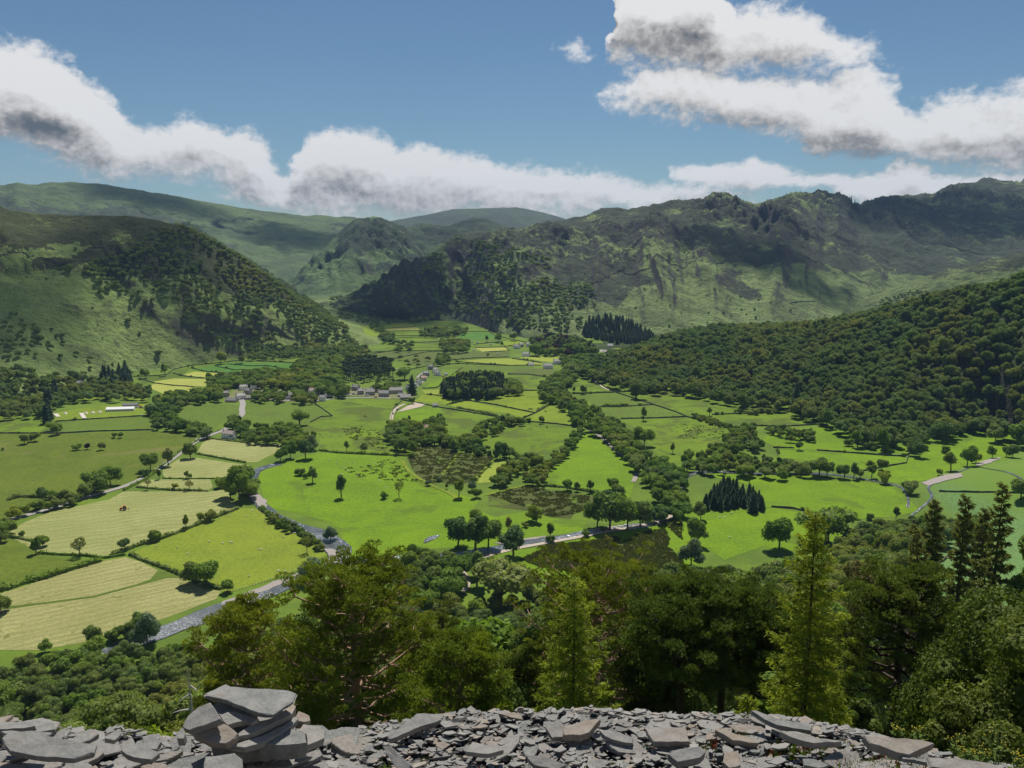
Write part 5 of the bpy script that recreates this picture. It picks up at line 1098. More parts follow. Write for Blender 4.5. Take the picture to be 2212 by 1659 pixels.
# thorn bushes along the walls of the valley
nb_ = 0
for ln in WALLS.split('\n'):
    if ln.startswith(('B1600,300', 'C740,118', 'C720,405', 'A-50,130', 'A600,40', 'F1530')): continue
    q = w2(pts(ln.split('|')[0]))
    for a_, b_ in zip(q, q[1:]):
        L = math.hypot(a_[0]-b_[0], a_[1]-b_[1]); t = rng.uniform(0, 40)
        while t < L:
            x = a_[0]+(b_[0]-a_[0])*t/L+rng.uniform(-1.5, 1.5); y = a_[1]+(b_[1]-a_[1])*t/L+rng.uniform(-1.5, 1.5); r = math.hypot(x, y)
            if r < 1500 and nb_ < 200 and rng.random() < .7:
                k = rng.choice(['bush', 'bush', 'broad']); place_tree('bush', x, y, zat(x, y), rng.uniform(1.6, 4.2), "low thorn bush growing against a field wall", "thorn bushes along the field walls"); nb_ += 1
            t += rng.choice([5, 9, 30, 60])
# hedges
def hedge(s_, label, h=2.2, w=2., dens=1.):
    pp = [Vector(p) for p in w2(pts(s_))]; C_, Hs = [], []
    for i in range(len(pp)-1):
        L = (pp[i+1]-pp[i]).length; k = max(2, int(L*3.2*dens*w))
        for j in range(k):
            t = rng.random(); p = pp[i].lerp(pp[i+1], t); hh = h*(.65+.5*math.sin(i*3+t*L*.35)*math.sin(t*L*.13+i)+rng.uniform(-.12, .2)); hh = max(hh, h*.4)
            a = rng.uniform(0, 6.28); rr_ = rng.uniform(.2, .5)*w; C_.append((p.x+math.cos(a)*rr_, p.y+math.sin(a)*rr_, zat(p.x, p.y)+hh*rng.uniform(.1, 1.)))
    C_ = np.array(C_); rs = np.random.RandomState(len(C_)); nr = rs.normal(size=C_.shape); nr[:, 2] += .8
    v, f = quads(C_, nr, rs.uniform(.35, .75, len(C_))*(.6+.2*w), rs); V2 = [v]; F2 = [tuple(q) for q in f]; o = len(v)
    fine = []
    for i in range(len(pp)-1):
        k = max(1, int((pp[i+1]-pp[i]).length/3)); fine += [pp[i].lerp(pp[i+1], j/k) for j in range(k)]
    fine.append(pp[-1]); cv = []
    for i, p in enumerate(fine):
        d = (fine[min(i+1, len(fine)-1)]-fine[max(i-1, 0)]).normalized(); nn = Vector((-d.y, d.x)); z = zat(p.x, p.y); hh = h*rng.uniform(.4, .75)
        for a, b in ((-.42, -.5), (-.3, hh), (.3, hh), (.42, -.5)): cv.append((p.x+nn.x*a*w, p.y+nn.y*a*w, z+b))
    F2 += [tuple(o+q for q in x) for x in gridfaces(len(fine), 4)[:, ::-1]]; V2.append(np.array(cv))
    ob = link('hedge', mesh('hedge', np.concatenate(V2), F2, LEAF)); tag(ob, label, 'hedge', 'hedges between the fields')
HEDGES = """D-40,540 D60,515 D150,482 D280,450 D400,412 D520,375 D640,338|thick dark hedge along the top of the lower hay field|3.5|4
D245,288 D340,296 D440,302 D560,306 D660,322 D800,300|hedge along the bottom of the mown field|2|2
D700,310 D780,280 D860,247 D1010,203 D1180,143 D1320,83 D1520,5|long hedge between mown and grazed fields|3|3
D828,298 D930,340 D1040,380 D1190,442 D1300,480 D1410,520|dark hedge between grazed field and lower hay field|2.6|2.4
D50,182 D120,195 D200,212|short hedge at the left dark field|2.4|2
A1250,1365 A1380,1388 A1500,1412 A1570,1422|hedge between the upper two hay plots|2|2
A1040,1522 A1200,1524 A1370,1524|thin hedge between the small hay plots|1.4|1.2
A870,1578 A1000,1590 A1150,1600 A1330,1604|hedge below the lowest small hay plot|2.2|2.2
A1320,1264 A1400,1276 A1480,1285 A1580,1296|clipped hedge in front of the roadside farmhouse|2|2
A2035,1344 B0,1359 B200,1368 B480,1380|hedge along the top of the bright riverside field|2.4|3
A1270,1278 A1180,1325 A1110,1385 A1040,1440 A940,1510|left hedge of the lane below the farmhouse|2|2
A1410,1214 A1340,1238 A1290,1255 A1250,1278|wall hedge on the upper side of the lane|1.5|1.2
A1000,1480 A930,1525 A860,1562 A790,1600|right hedge of the lane near the hay plots|2|2.4
B755,1072 B860,1090 B960,1110 B1040,1132|leafy hedge above the middle green field|2.4|3
B1268,1092 B1310,1068 B1360,1045|bushy hedge by the river belt corner|3|3
B1260,1390 B1220,1420 B1180,1450|hedge at the upper right of the brown field|3|3
B1320,1570 B1450,1580 B1600,1606 B1700,1625 B1830,1640|hedge along the bottom of the triangular field|2.4|3
B1690,1062 B1760,1058 B1840,1056|clipped dark thicket on the right field wall|3.2|5
B1490,980 B1600,976 B1755,972|overgrown hedge below the white farm|2|2.5
D1665,5 D1740,60 D1880,130 D1960,190 D2050,245|overgrown hedge on the river bank|3|4
A1030,1124 A1100,1168 A1180,1190 A1350,1205|hedge below the camp side belt|2.5|4
C95,1115 C170,1130 C260,1165 C355,1200|slanting overgrown hedge in the right fields|2.4|4
C400,1108 C520,1108 C640,1100|hedge on the upper right field wall|2|3
A330,1060 A370,1045 A430,1050|dark hedge at the left of the camp lawns|3|4
A60,1658 A120,1640 A200,1640 A300,1645 A470,1650 A540,1630|hedgerow along the bottom of the big dark meadow|3|4
A455,1348 A520,1344 A580,1340|low wall bushes under the trio in the dark meadow|1|2
B1060,1180 B1140,1165 B1210,1165|bushes at the right end of the middle hedge|2|3"""
for ln in HEDGES.split('\n'): s_, lb, h_, w_ = ln.split('|'); hedge(s_, lb, float(h_), float(w_))
# ------------------------------------------------------------ houses, tents, vehicles, animals, people
WHT = simple('white_render', (.86, .85, .82), .8, .04, .6); GRY = simple('grey_stone_wall', (.36, .34, .31), .9, .3, 1.5); CRM = simple('cream_wall', (.62, .57, .48), .85, .1)
SLT = simple('roof_slate', (.27, .262, .245), .55, .25, 3., .4); SLB = simple('brown_roof', (.46, .37, .32), .7, .2, 2.); PNK = simple('terracotta_roof', (.50, .33, .25), .7, .2, 2.)
GLS = simple('window_glass', (.04, .05, .06), .1, .1, 1., .8); CHM = simple('chimney_stone', (.30, .28, .26), .9, .2)
RUB = simple('rubber', (.02, .02, .02), .8, .1); CVW = simple('white_canvas', (.82, .82, .80), .7, .03); CVC = simple('cream_canvas', (.75, .68, .55), .8, .05)
WMAT = {'w': WHT, 'g': GRY, 'c': CRM}; RMAT = {'s': SLT, 'b': SLB, 'p': PNK}
def house(tok, wpx, floors, depth, rot, wm, rm, label, name='house', cat='house', group=None, chim=2, scale=None):
    X_, Y_ = px(tok); p = at(X_, Y_); d = (p-CAM).length; w = wpx*REG[tok[0]][2]*d/F/max(math.cos(R(rot)), .4); h = 2.6*floors; depth *= .82; w *= .86; rr_ = depth*.40
    e = empty(name, (p.x, p.y+depth/2, p.z), R(rot)+math.atan2(-p.x, p.y)*.0); tag(e, label, cat, group)
    b = MB(); hw, hd = w/2, depth/2
    b.add([(-hw, -hd, -1), (hw, -hd, -1), (hw, hd, -1), (-hw, hd, -1), (-hw, -hd, h), (hw, -hd, h), (hw, hd, h), (-hw, hd, h), (-hw, 0, h+rr_), (hw, 0, h+rr_)],
          [(0, 1, 5, 4), (2, 3, 7, 6), (1, 2, 6, 9, 5), (3, 0, 4, 8, 7)]); b.build('wall', WMAT[wm], e)
    r_ = MB(); o = .35; k = rr_/hd
    for s in (-1, 1):
        y0, z0 = s*(hd+o), h-o*k+.06
        P_ = [(-hw-o, y0, z0), (hw+o, y0, z0), (hw+o, 0, h+rr_+.06), (-hw-o, 0, h+rr_+.06)]; P2 = [(a, b_, c+.18) for a, b_, c in P_]
        r_.add(P_+P2, [(0, 1, 2, 3), (7, 6, 5, 4), (0, 4, 5, 1), (1, 5, 6, 2), (2, 6, 7, 3), (3, 7, 4, 0)])
    ro = r_.build('roof', RMAT[rm], e)
    for i in range(chim):
        c = MB(); c.box(((-hw+.6) if i == 0 else (hw-.6), 0, h+rr_+.4), (.8, .8, 1.5)); c.box(((-hw+.6) if i == 0 else (hw-.6), 0, h+rr_+1.2), (.95, .95, .12)); c.build('chimney', CHM, ro)
    nw = max(2, min(5, int(w/2.8)))
    for f_ in range(floors):
        for i in range(nw):
            if f_ == 0 and i == nw//2: dd = MB(); dd.box((-hw+(i+.5)*w/nw, -hd-.03, 1.05), (1., .12, 2.1)); dd.build('door', simple('door_paint', (.08, .07, .06), .5, .1), e); continue
            q = MB(); q.box((-hw+(i+.5)*w/nw, -hd-.02, f_*2.6+1.5), (1.0, .1, 1.15)); q.build('window', GLS, e)
    return e
HV = "houses of the village"; HU = "houses of the upper hamlet"
for a in [("V345,762", 120, 2, 8, -20, 'w', 'b', "white roadside farmhouse with brown grey roof beside the lane"), ("V378,768", 60, 1, 4, -20, 'w', 's', "low white lean to in front of the roadside farmhouse"),
 ("V365,462", 100, 1, 9, -8, 'g', 's', "long low slate house where the lane enters the village"), ("V440,440", 60, 2, 8, 40, 'w', 's', "grey gabled house just left of the lane mouth"), ("V318,415", 60, 2, 7, 20, 'g', 's', "leftmost slate roofed house of the village"),
 ("V465,362", 60, 2, 7, 30, 'w', 's', "pale gabled hotel wing among the trees left"), ("V505,395", 60, 2, 7, -35, 'g', 's', "slate roofed hotel block behind the lane mouth"), ("V550,350", 50, 2, 7, 20, 'w', 's', "small pale house behind the hotel block"),
 ("V510,440", 60, 1, 6, 15, 'g', 's', "small low cottage right of the lane mouth"), ("V848,420", 56, 1, 9, 0, 'g', 's', "grey sheds beside the parked coach"), ("V1055,395", 95, 2, 9, 0, 'w', 'b', "big white guest house with skylit roof in the village middle"),
 ("V1125,452", 62, 2, 7, 5, 'w', 's', "white house at the meadow edge below the guest house"), ("V1172,416", 52, 1, 7, -20, 'w', 's', "small white gabled house right of the guest house"),
 ("V1400,365", 66, 2, 8, -15, 'g', 's', "left stone house of the village farm row"), ("V1440,398", 60, 2, 8, 10, 'g', 's', "second stone house of the village farm row"), ("V1520,405", 88, 2, 9, 5, 'g', 's', "stone building with glazed awning in the farm row"),
 ("V1545,366", 60, 1, 8, 0, 'g', 's', "low slate roof behind the farm row"), ("V1635,418", 92, 2, 10, -5, 'g', 's', "wide stone barn in the middle of the farm row"), ("V1735,392", 125, 2, 10, 8, 'g', 's', "longest slate roofed barn of the village farm"),
 ("V1812,436", 96, 1, 10, 8, 'g', 's', "low stone barn at the right end of the farm row"), ("V1775,420", 50, 1, 8, -10, 'g', 's', "small outbuilding before the longest barn"), ("V1845,362", 52, 2, 7, -30, 'w', 's', "tall white house right of the farm"),
 ("V1890,345", 44, 2, 7, 20, 'w', 's', "white cottage above the tall white house"), ("V1925,316", 46, 2, 7, -20, 'w', 's', "white terrace at the foot of the hamlet street"), ("V1960,285", 46, 2, 7, 35, 'c', 'p', "pink roofed house half way up the hamlet street"),
 ("V1985,245", 60, 2, 7, 10, 'g', 's', "dark slate house beside the hamlet street"), ("V2025,190", 50, 2, 7, -20, 'g', 's', "topmost dark roofed house of the hamlet"), ("V2062,215", 46, 2, 7, 20, 'w', 's', "white gabled house near the top of the hamlet"),
 ("V2078,240", 60, 2, 7, -10, 'w', 's', "pale row house on the right of the hamlet"), ("V2150,240", 34, 1, 4, 0, 'w', 's', "white mobile home at the right end of the hamlet"), ("V2005,705", 90, 1, 12, 0, 'c', 'p', "pinkish flat farm building with skylights inside the copse"),
 ("V2062,503", 50, 1, 6, 0, 'g', 's', "small stone field barn on the long wall"), ("W470,235", 66, 1, 12, 0, 'g', 'b', "far farmstead barns with pale roof"), ("W380,232", 40, 2, 9, 10, 'w', 's', "far farmhouse beside the pale barn"),
 ("W970,350", 52, 2, 9, -35, 'w', 's', "white gabled house above the far lane"), ("W1005,335", 40, 2, 8, 20, 'g', 's', "grey house behind the white gabled one"), ("W1060,332", 34, 2, 8, 0, 'w', 's', "white house touching the far wood"),
 ("W1045,415", 74, 2, 8, 0, 'w', 's', "long white cottage row with slate roof"), ("W1088,492", 58, 1, 8, 0, 'w', 's', "low white cottage beside the dark firs"), ("W1230,515", 92, 2, 9, -10, 'w', 's', "large white terrace by the yellow fields"),
 ("W1305,478", 74, 2, 9, 5, 'w', 's', "white villa with dark roof by the copper beech"), ("W1575,570", 66, 2, 9, -30, 'w', 's', "white farmhouse at the edge of the right wood"), ("W1635,552", 56, 1, 9, 5, 'w', 'b', "brown roofed barn beside the right farmhouse"), ("W1645,578", 44, 1, 5, 0, 'w', 's', "low white shed in the right farmyard"),
 ("W1745,335", 50, 1, 10, 0, 'w', 's', "pale hall alone in the far right fields"), ("A485,938", 62, 2, 9, 10, 'w', 's', "white country house in the wood under the left fell"), ("A435,992", 52, 1, 8, 0, 'g', 's', "low lodge below the white country house"), ("A580,955", 26, 2, 6, 0, 'c', 's', "small gable peeping from trees under the left fell"),
 ("A828,1066", 98, 1, 6, 4, 'g', 's', "long grey stone barn behind the marquee")]:
    house(*a, group=None, chim=0 if any(w in a[7] for w in ('barn', 'shed', 'hall', 'mobile', 'lean')) else 2, name='barn' if 'barn' in a[7] else 'house', cat='barn' if 'barn' in a[7] else 'house')
# marquee
p = at(*px("A772,1088")); d = (p-CAM).length; w = 152*.3385*d/F; e = tag(empty('marquee', p, R(9)), "long white marquee with window sides on the camp field", 'marquee')
b = MB(); hw, hd, h = w/2, 4.5, 2.6; b.add([(-hw, -hd, 0), (hw, -hd, 0), (hw, hd, 0), (-hw, hd, 0), (-hw, -hd, h), (hw, -hd, h), (hw, hd, h), (-hw, hd, h), (-hw, 0, h+2), (hw, 0, h+2)], [(0, 1, 5, 4), (2, 3, 7, 6), (1, 2, 6, 9, 5), (3, 0, 4, 8, 7)]); b.build('wall', CVW, e)
b = MB(); b.add([(-hw-.2, -hd-.2, h), (hw+.2, -hd-.2, h), (hw+.2, 0, h+2.1), (-hw-.2, 0, h+2.1), (hw+.2, hd+.2, h), (-hw-.2, hd+.2, h)], [(0, 1, 2, 3), (3, 2, 4, 5)]); b.build('roof', CVW, e)
n = 14
for i in range(n):
    b = MB(); b.box((-hw+(i+.5)*w/n, -hd-.03, 1.3), (w/n*.6, .08, 1.3)); b.build('window', GLS, e)
def cone_tent(tok, r_, h, mat, label, name='bell_tent', cat='tent'):
    p = at(*px(tok)); e = tag(empty(name, p, rng.uniform(0, 3)), label, cat); b = MB(); n = 12
    b.add([(r_*math.cos(6.283*i/n), r_*math.sin(6.283*i/n), 0) for i in range(n)]+[(r_*math.cos(6.283*i/n), r_*math.sin(6.283*i/n), .6) for i in range(n)]+[(0, 0, h)], [(i, (i+1) % n, n+(i+1) % n, n+i) for i in range(n)]+[(n+i, n+(i+1) % n, 2*n) for i in range(n)]); b.build('canvas', mat, e)
    b = MB(); b.add([(-.5, -r_*1.0-.02, 0), (.5, -r_*1.0-.02, 0), (.0, -r_*.45, h*.62)], [(0, 1, 2)]); b.build('door', simple('tent_door', (.12, .12, .13), .8, .1), e)
for tk, lb in (("X238,270", "cream bell tent standing apart left of the duckboards"), ("X526,265", "bell tent just right of the pale duckboards"), ("X619,258", "second bell tent from the duckboards"), ("X713,250", "bell tent closest to the marquee")): cone_tent(tk, 2.5, 3.2, CVC, lb)
for tk, c, lb, nm in (("X1303,294", (.15, .55, .75), "blue dome tent at the camp wall", 'dt_blue'), ("X1361,291", (.8, .16, .06), "red dome tent at the camp wall", 'dt_red'), ("X922,318", (.75, .25, .08), "tiny orange tent below the marquee", 'dt_or'), ("X1130,300", (.75, .4, .2), "small salmon tent on the camp wall", 'dt_sal')):
    p = at(*px(tk)); e = tag(empty('dome_tent', p), lb, 'tent'); b = MB(); n = 10; R0 = 1.9 if 'dome' in lb else 1.1
    rows = [(math.cos(a)*R0, math.sin(a)*R0*.75) for a in (0, .4, .8, 1.2)]; vv = [(r_*math.cos(6.283*i/n), r_*math.sin(6.283*i/n), z_) for r_, z_ in rows for i in range(n)]+[(0, 0, R0*.75)]
    b.add(vv, [(k*n+i, k*n+(i+1) % n, (k+1)*n+(i+1) % n, (k+1)*n+i) for k in range(3) for i in range(n)]+[(3*n+i, 3*n+(i+1) % n, 4*n) for i in range(n)]); b.build('flysheet', simple(nm, c, .6, .1), e, True)
for s_, lb in (("X428,258 X490,258 X535,333 X475,333", "strip of pale wooden duckboards between the bell tents"), ("X60,265 X140,270 X175,312 X115,312", "pale duckboards half hidden by the dark conifer")):
    q = w2(pts(s_)); b = MB()
    for i in range(6):
        t0, t1 = i/6+.01, (i+1)/6-.015; L = lambda a, c, t: (a[0]+(c[0]-a[0])*t, a[1]+(c[1]-a[1])*t); c4 = [L(q[0], q[3], t0), L(q[1], q[2], t0), L(q[1], q[2], t1), L(q[0], q[3], t1)]
        b.add([(x, y, .3) for x, y in c4]+[(x, y, .5) for x, y in c4], [(0, 3, 2, 1), (4, 5, 6, 7), (0, 1, 5, 4), (1, 2, 6, 5), (2, 3, 7, 6), (3, 0, 4, 7)])
    tag(b.build('duckboard', simple('pale_boards', (.62, .56, .5), .8, .1)), lb, 'duckboard')
def paint(nm, c): return simple('paint_'+nm, c, .3, .03, 1., .6)
PA = {'white': (.75, .75, .76), 'silver': (.45, .46, .48), 'red': (.4, .03, .02), 'blue': (.04, .09, .3), 'black': (.02, .02, .025), 'teal': (.05, .25, .25)}
CARP = {}
def car(tok, col, rot, label, kind='car'):
    p = at(*px(tok)); p.z = zat(p.x, p.y)+.45; key = (col, kind)
    if key in CARP: e = copy_tree(CARP[key])
    else:
        L, Wd, H1, H2 = {'car': (4.3, 1.8, .85, 1.5), 'van': (5.2, 2., 1.1, 2.3), 'coach': (10, 2.5, 1.2, 3.1), 'caravan': (5.5, 2.2, 1., 2.6)}[kind]
        e = empty({'car': 'parked_car', 'van': 'parked_van', 'coach': 'coach', 'caravan': 'caravan'}[kind], p); CARP[key] = e; f0 = .15 if kind == 'car' else .03
        b = MB(); b.box((0, 0, .3+H1/2), (L, Wd, H1-.1)); b.add([(-L*.42, -Wd*.46, H1+.2), (L*(.5-f0*1.6), -Wd*.46, H1+.2), (L*(.5-f0*1.6), Wd*.46, H1+.2), (-L*.42, Wd*.46, H1+.2), (-L*.36, -Wd*.4, H2), (L*(.5-f0*2.4), -Wd*.4, H2), (L*(.5-f0*2.4), Wd*.4, H2), (-L*.36, Wd*.4, H2)], [(4, 5, 6, 7), (0, 1, 5, 4), (1, 2, 6, 5), (2, 3, 7, 6), (3, 0, 4, 7)]); b.build('body', paint(col, PA[col]), e)
        for s in (-1, 1): b = MB(); b.box((-L*.02, s*Wd*.45, H1+.2+(H2-H1-.2)*.5), (L*.55, .1, (H2-H1-.2)*.6)); b.build('window', GLS, e)
        for sx in (-1, 1):
            for sy in (-1, 1): b = MB(); b.tube([(sx*L*.31, sy*Wd*.5-.1, .33), (sx*L*.31, sy*Wd*.5+.1, .33)], [.33, .33], 10); b.build('wheel', RUB, e)
    e.location = p; e.rotation_euler = (0, 0, R(rot)); tag(e, label, kind if kind != 'coach' else 'coach')
for a in [("X2065,636", 'white', 62, "small white car driving up the lane toward the farmhouse"), ("X1237,182", 'silver', 10, "silver car right of the marquee"), ("X1272,172", 'red', 10, "dark red car behind the silver one by the marquee"), ("X1290,190", 'black', 10, "black car between silver and white cars by the marquee"),
 ("X1333,188", 'white', 10, "white car at the right of the marquee cars"), ("X1406,222", 'blue', 80, "dark blue car at the camp field edge"), ("X1380,165", 'white', 0, "white van parked beside the camp wood", 'van'), ("X1430,155", 'teal', 0, "teal van behind the white one at the camp", 'van'),
 ("V652,442", 'white', 5, "white car parked on the village street near the lane mouth"), ("V805,325", 'white', 50, "white van on the road behind the village trees", 'van'), ("V860,320", 'silver', 10, "silver car behind the white van on the road"), ("V850,440", 'silver', 0, "grey coach parked by the sheds", 'coach'),
 ("V1348,408", 'white', 5, "white car in the village car park"), ("V1385,398", 'blue', 5, "blue car in the village car park"), ("V1240,415", 'black', 5, "black car on the village street"), ("V1570,425", 'red', 0, "red car outside the farm row"), ("V1500,412", 'white', 0, "white car under the glazed awning"),
 ("V1750,527", 'blue', 70, "blue car on the farm track"), ("V1808,350", 'white', 10, "white car by the tall white house"), ("V1975,215", 'white', 60, "white car high on the hamlet street"), ("V2110,245", 'silver', 10, "silver car beside the mobile home"), ("V2130,255", 'red', 30, "red car below the mobile home"),
 ("V1945,240", 'silver', 60, "silver car low on the hamlet street"), ("W600,300", 'white', 0, "left one of the far white caravans", 'caravan'), ("W640,305", 'white', 10, "middle one of the far white caravans", 'caravan'), ("W750,320", 'white', 10, "right one of the far white caravans", 'caravan'), ("W612,370", 'white', 5, "white caravan in the small far yard", 'caravan'), ("W812,398", 'white', 10, "white van on the far lane junction", 'van'), ("W975,420", 'white', 10, "white car below the long cottage row"), ("W1690,372", 'silver', 0, "silver car in the far right car park")]: car(*a)
# tractor in the hay field (faces left, mower behind)
p = at(*px("P267,1102")); e = tag(empty('tractor', (p.x, p.y, p.z+.25), R(200)), "red roofed tractor turning hay alone in the mown field", 'tractor'); e.scale = (1.25,)*3
RED = simple('tractor_red', (.42, .07, .04), .5, .1); b = MB(); b.box((1.1, 0, 1.15), (1.9, .8, .8)); b.box((0, 0, .85), (3.2, .6, .4)); b.tube([(1.3, .3, 1.5), (1.3, .3, 2.3)], [.06, .06], 6); b.build('bonnet', RED, e)
b = MB(); b.box((-.5, 0, 1.9), (1.3, 1.3, 1.2)); b.build('cab', GLS, e); b = MB(); b.box((-.5, 0, 2.6), (1.6, 1.5, .16)); b.build('cab_roof', RED, e)
for x_, r_, w_ in ((-.8, .85, .5), (1.6, .55, .35)):
    for s in (-1, 1): b = MB(); b.tube([(x_, s*.75, r_), (x_, s*(.75+w_), r_)], [r_, r_], 16); wh = b.build('wheel', RUB, e); c_ = MB(); c_.tube([(x_, s*.74, r_), (x_, s*(.77+w_), r_)], [r_*.5]*2, 10); c_.build('rim', simple('rim_pale', (.5, .4, .3), .5), wh)
b = MB(); b.box((-2.3, 0, .6), (1.4, .15, .15)); b.tube([(-2.9, -1.8, .7), (-2.9, 1.8, .7)], [.1, .1], 6)
for i in range(6): b.tube([(-2.9, -1.7+i*.68, .7), (-3.2, -1.7+i*.68, .1)], [.05, .03], 4)
b.build('hay_tedder', simple('implement', (.12, .10, .09), .6), e)
# sheep and cattle: one skinned body each
def quadruped(nm, L, H, fat, mat):
    me = bpy.data.meshes.new(nm); z = H*.62
    v = [(-L*.42, 0, z), (-L*.1, 0, z), (L*.25, 0, z), (L*.5, 0, z+H*.22), (L*.68, 0, z+H*.2)]; E = [(0, 1), (1, 2), (2, 3), (3, 4)]; rad = [fat*.85, fat, fat*.9, fat*.45, fat*.28]
    for i, x in ((0, -.4), (2, .27)):
        for s in (-1, 1):
            k = len(v); v += [(L*x, s*fat*.6, z*.75), (L*(x+(.05 if i == 0 else 0)), s*fat*.6, z*.4), (L*x, s*fat*.6, .02)]; E += [(i, k), (k, k+1), (k+1, k+2)]; rad += [fat*.35, fat*.18, fat*.15]
    me.from_pydata(v, E, []); o = link(nm, me, mat); md = o.modifiers.new('skin', 'SKIN')
    for i, r_ in enumerate(rad): me.skin_vertices[0].data[i].radius = (r_, r_)
    me.skin_vertices[0].data[0].use_root = True; o.modifiers.new('sub', 'SUBSURF').levels = 1
    dg = bpy.context.evaluated_depsgraph_get(); m2 = bpy.data.meshes.new_from_object(o.evaluated_get(dg)); bpy.data.objects.remove(o); m2.polygons.foreach_set('use_smooth', [True]*len(m2.polygons)); return m2
SH = quadruped('sheep', 1.15, .95, .33, simple('fleece', (.72, .68, .6), .95, .1)); CW = quadruped('cow', 2.3, 1.6, .5, simple('dark_hide', (.05, .04, .035), .8, .2)); CB = quadruped('cow', 2.3, 1.6, .5, simple('brown_hide', (.22, .10, .05), .8, .2))
def animals(toks, me, label, cat, group):
    for tk in toks.split():
        p = at(*px(tk)); o = link(me.name.split('.')[0], me); o.location = (p.x, p.y, zat(p.x, p.y)+.12); o.rotation_euler = (0, 0, rng.uniform(0, 6.28)); o.scale = (1.15,)*3; tag(o, label, cat, group)
animals("D998,248 D1336,220 D1422,230 D1470,222 D1482,224 D1610,20 D1690,85 D1808,190 D1850,165 D1880,165 D1650,268 D1670,270 D1197,297 D1573,58 D1460,55 D1777,405 D1820,410 D1590,440 D1130,255", SH, "sheep grazing in the yellowish field between hedge and river", 'sheep', "sheep in the grazed riverside field")
animals("C1565,1500 C1515,1455 C1460,1510 C1640,1300 C1620,1305 C1170,1520 F270,62 F300,65 F335,190 F345,38 C975,1390 C1040,1410 C680,1375", SH, "sheep scattered over the bright fields on the right", 'sheep', "sheep in the right fields")
animals("A2100,1410 A2150,1430 A2180,1450 B40,1460 B60,1480 B120,1500 B150,1520 B20,1500 B200,1440 B230,1430 B90,1420 B260,1540 B300,1580", SH, "sheep in the large bright field inside the river bend", 'sheep', "sheep in the bright riverside field")
animals("B1217,1082 B1232,1084", CW, "black cow near the wall junction", 'cow', "black cows near the wall junction"); animals("B1320,1098", CW, "black cow alone in the corner field", 'cow', None); animals("B1330,1200", CW, "black cow in the middle green field", 'cow', None)
animals("B165,1128 B175,1130", CB, "brown cow in the meadow below the village", 'cow', "brown cows in the village meadow")
animals("F1075,158", SH, "white sheep lying near the spreading oak on the right", 'sheep', None)
# walkers
def person(tok, shirt, label):
    me = bpy.data.meshes.new('person')
    v = [(0, 0, .95), (0, 0, 1.2), (0, 0, 1.42), (0, .01, 1.53), (0, .02, 1.66)]; E = [(0, 1), (1, 2), (2, 3), (3, 4)]; rad = [.15, .14, .16, .06, .11]
    for s in (-1, 1):
        k = len(v); v += [(s*.1, 0, .86), (s*.11, .1*s, .48), (s*.11, .12*s-.05, .08), (s*.11, .12*s+.1, .04)]; E += [(0, k), (k, k+1), (k+1, k+2), (k+2, k+3)]; rad += [.11, .075, .05, .04]
        k = len(v); v += [(s*.2, 0, 1.4), (s*.25, -.05*s, 1.13), (s*.24, .1-.08*s, .9), (s*.24, .13-.08*s, .82)]; E += [(2, k), (k, k+1), (k+1, k+2), (k+2, k+3)]; rad += [.065, .05, .038, .035]
    me.from_pydata(v, E, []); o = link('person', me, simple('skin', (.55, .36, .27), .6, .05)); o.modifiers.new('skin', 'SKIN'); o.modifiers.new('sub', 'SUBSURF').levels = 1
    for i, r_ in enumerate(rad): me.skin_vertices[0].data[i].radius = (r_, r_)
    me.skin_vertices[0].data[0].use_root = True
    p = at(*px(tok)); o.location = (p.x, p.y, zat(p.x, p.y)+.48); o.rotation_euler = (0, 0, R(70)); tag(o, label, 'person')
    b = MB(); b.tube([(0, 0, .98), (0, 0, 1.2), (0, 0, 1.44), (0, 0, 1.5)], [.18, .18, .2, .09], 10)
    for s in (-1, 1): b.tube([(s*.17, 0, 1.42), (s*.25, -.05*s, 1.13)], [.09, .07], 8)
    b.build('jacket', simple('cloth_'+shirt, {'teal': (.05, .3, .32), 'dark': (.05, .05, .07)}[shirt], .8, .1), o)
    b = MB(); b.tube([(0, 0, 1.0), (0, 0, .86)], [.17, .17], 10)
    for s in (-1, 1): b.tube([(s*.09, 0, .9), (s*.11, .1*s, .48), (s*.11, .12*s-.05, .12)], [.12, .09, .07], 8)
    b.build('trousers', simple('trousers', (.06, .06, .08), .9, .1), o); b = MB(); b.tube([(0, .0, 1.64), (0, .0, 1.7), (0, 0, 1.78)], [.115, .12, .05], 10); b.build('hair', simple('hair', (.05, .03, .02), .9), o)
person("Y953,258", 'teal', "walker in a teal jacket on the river track"); person("Y435,352", 'dark', "walker in dark clothes near the start of the river track")
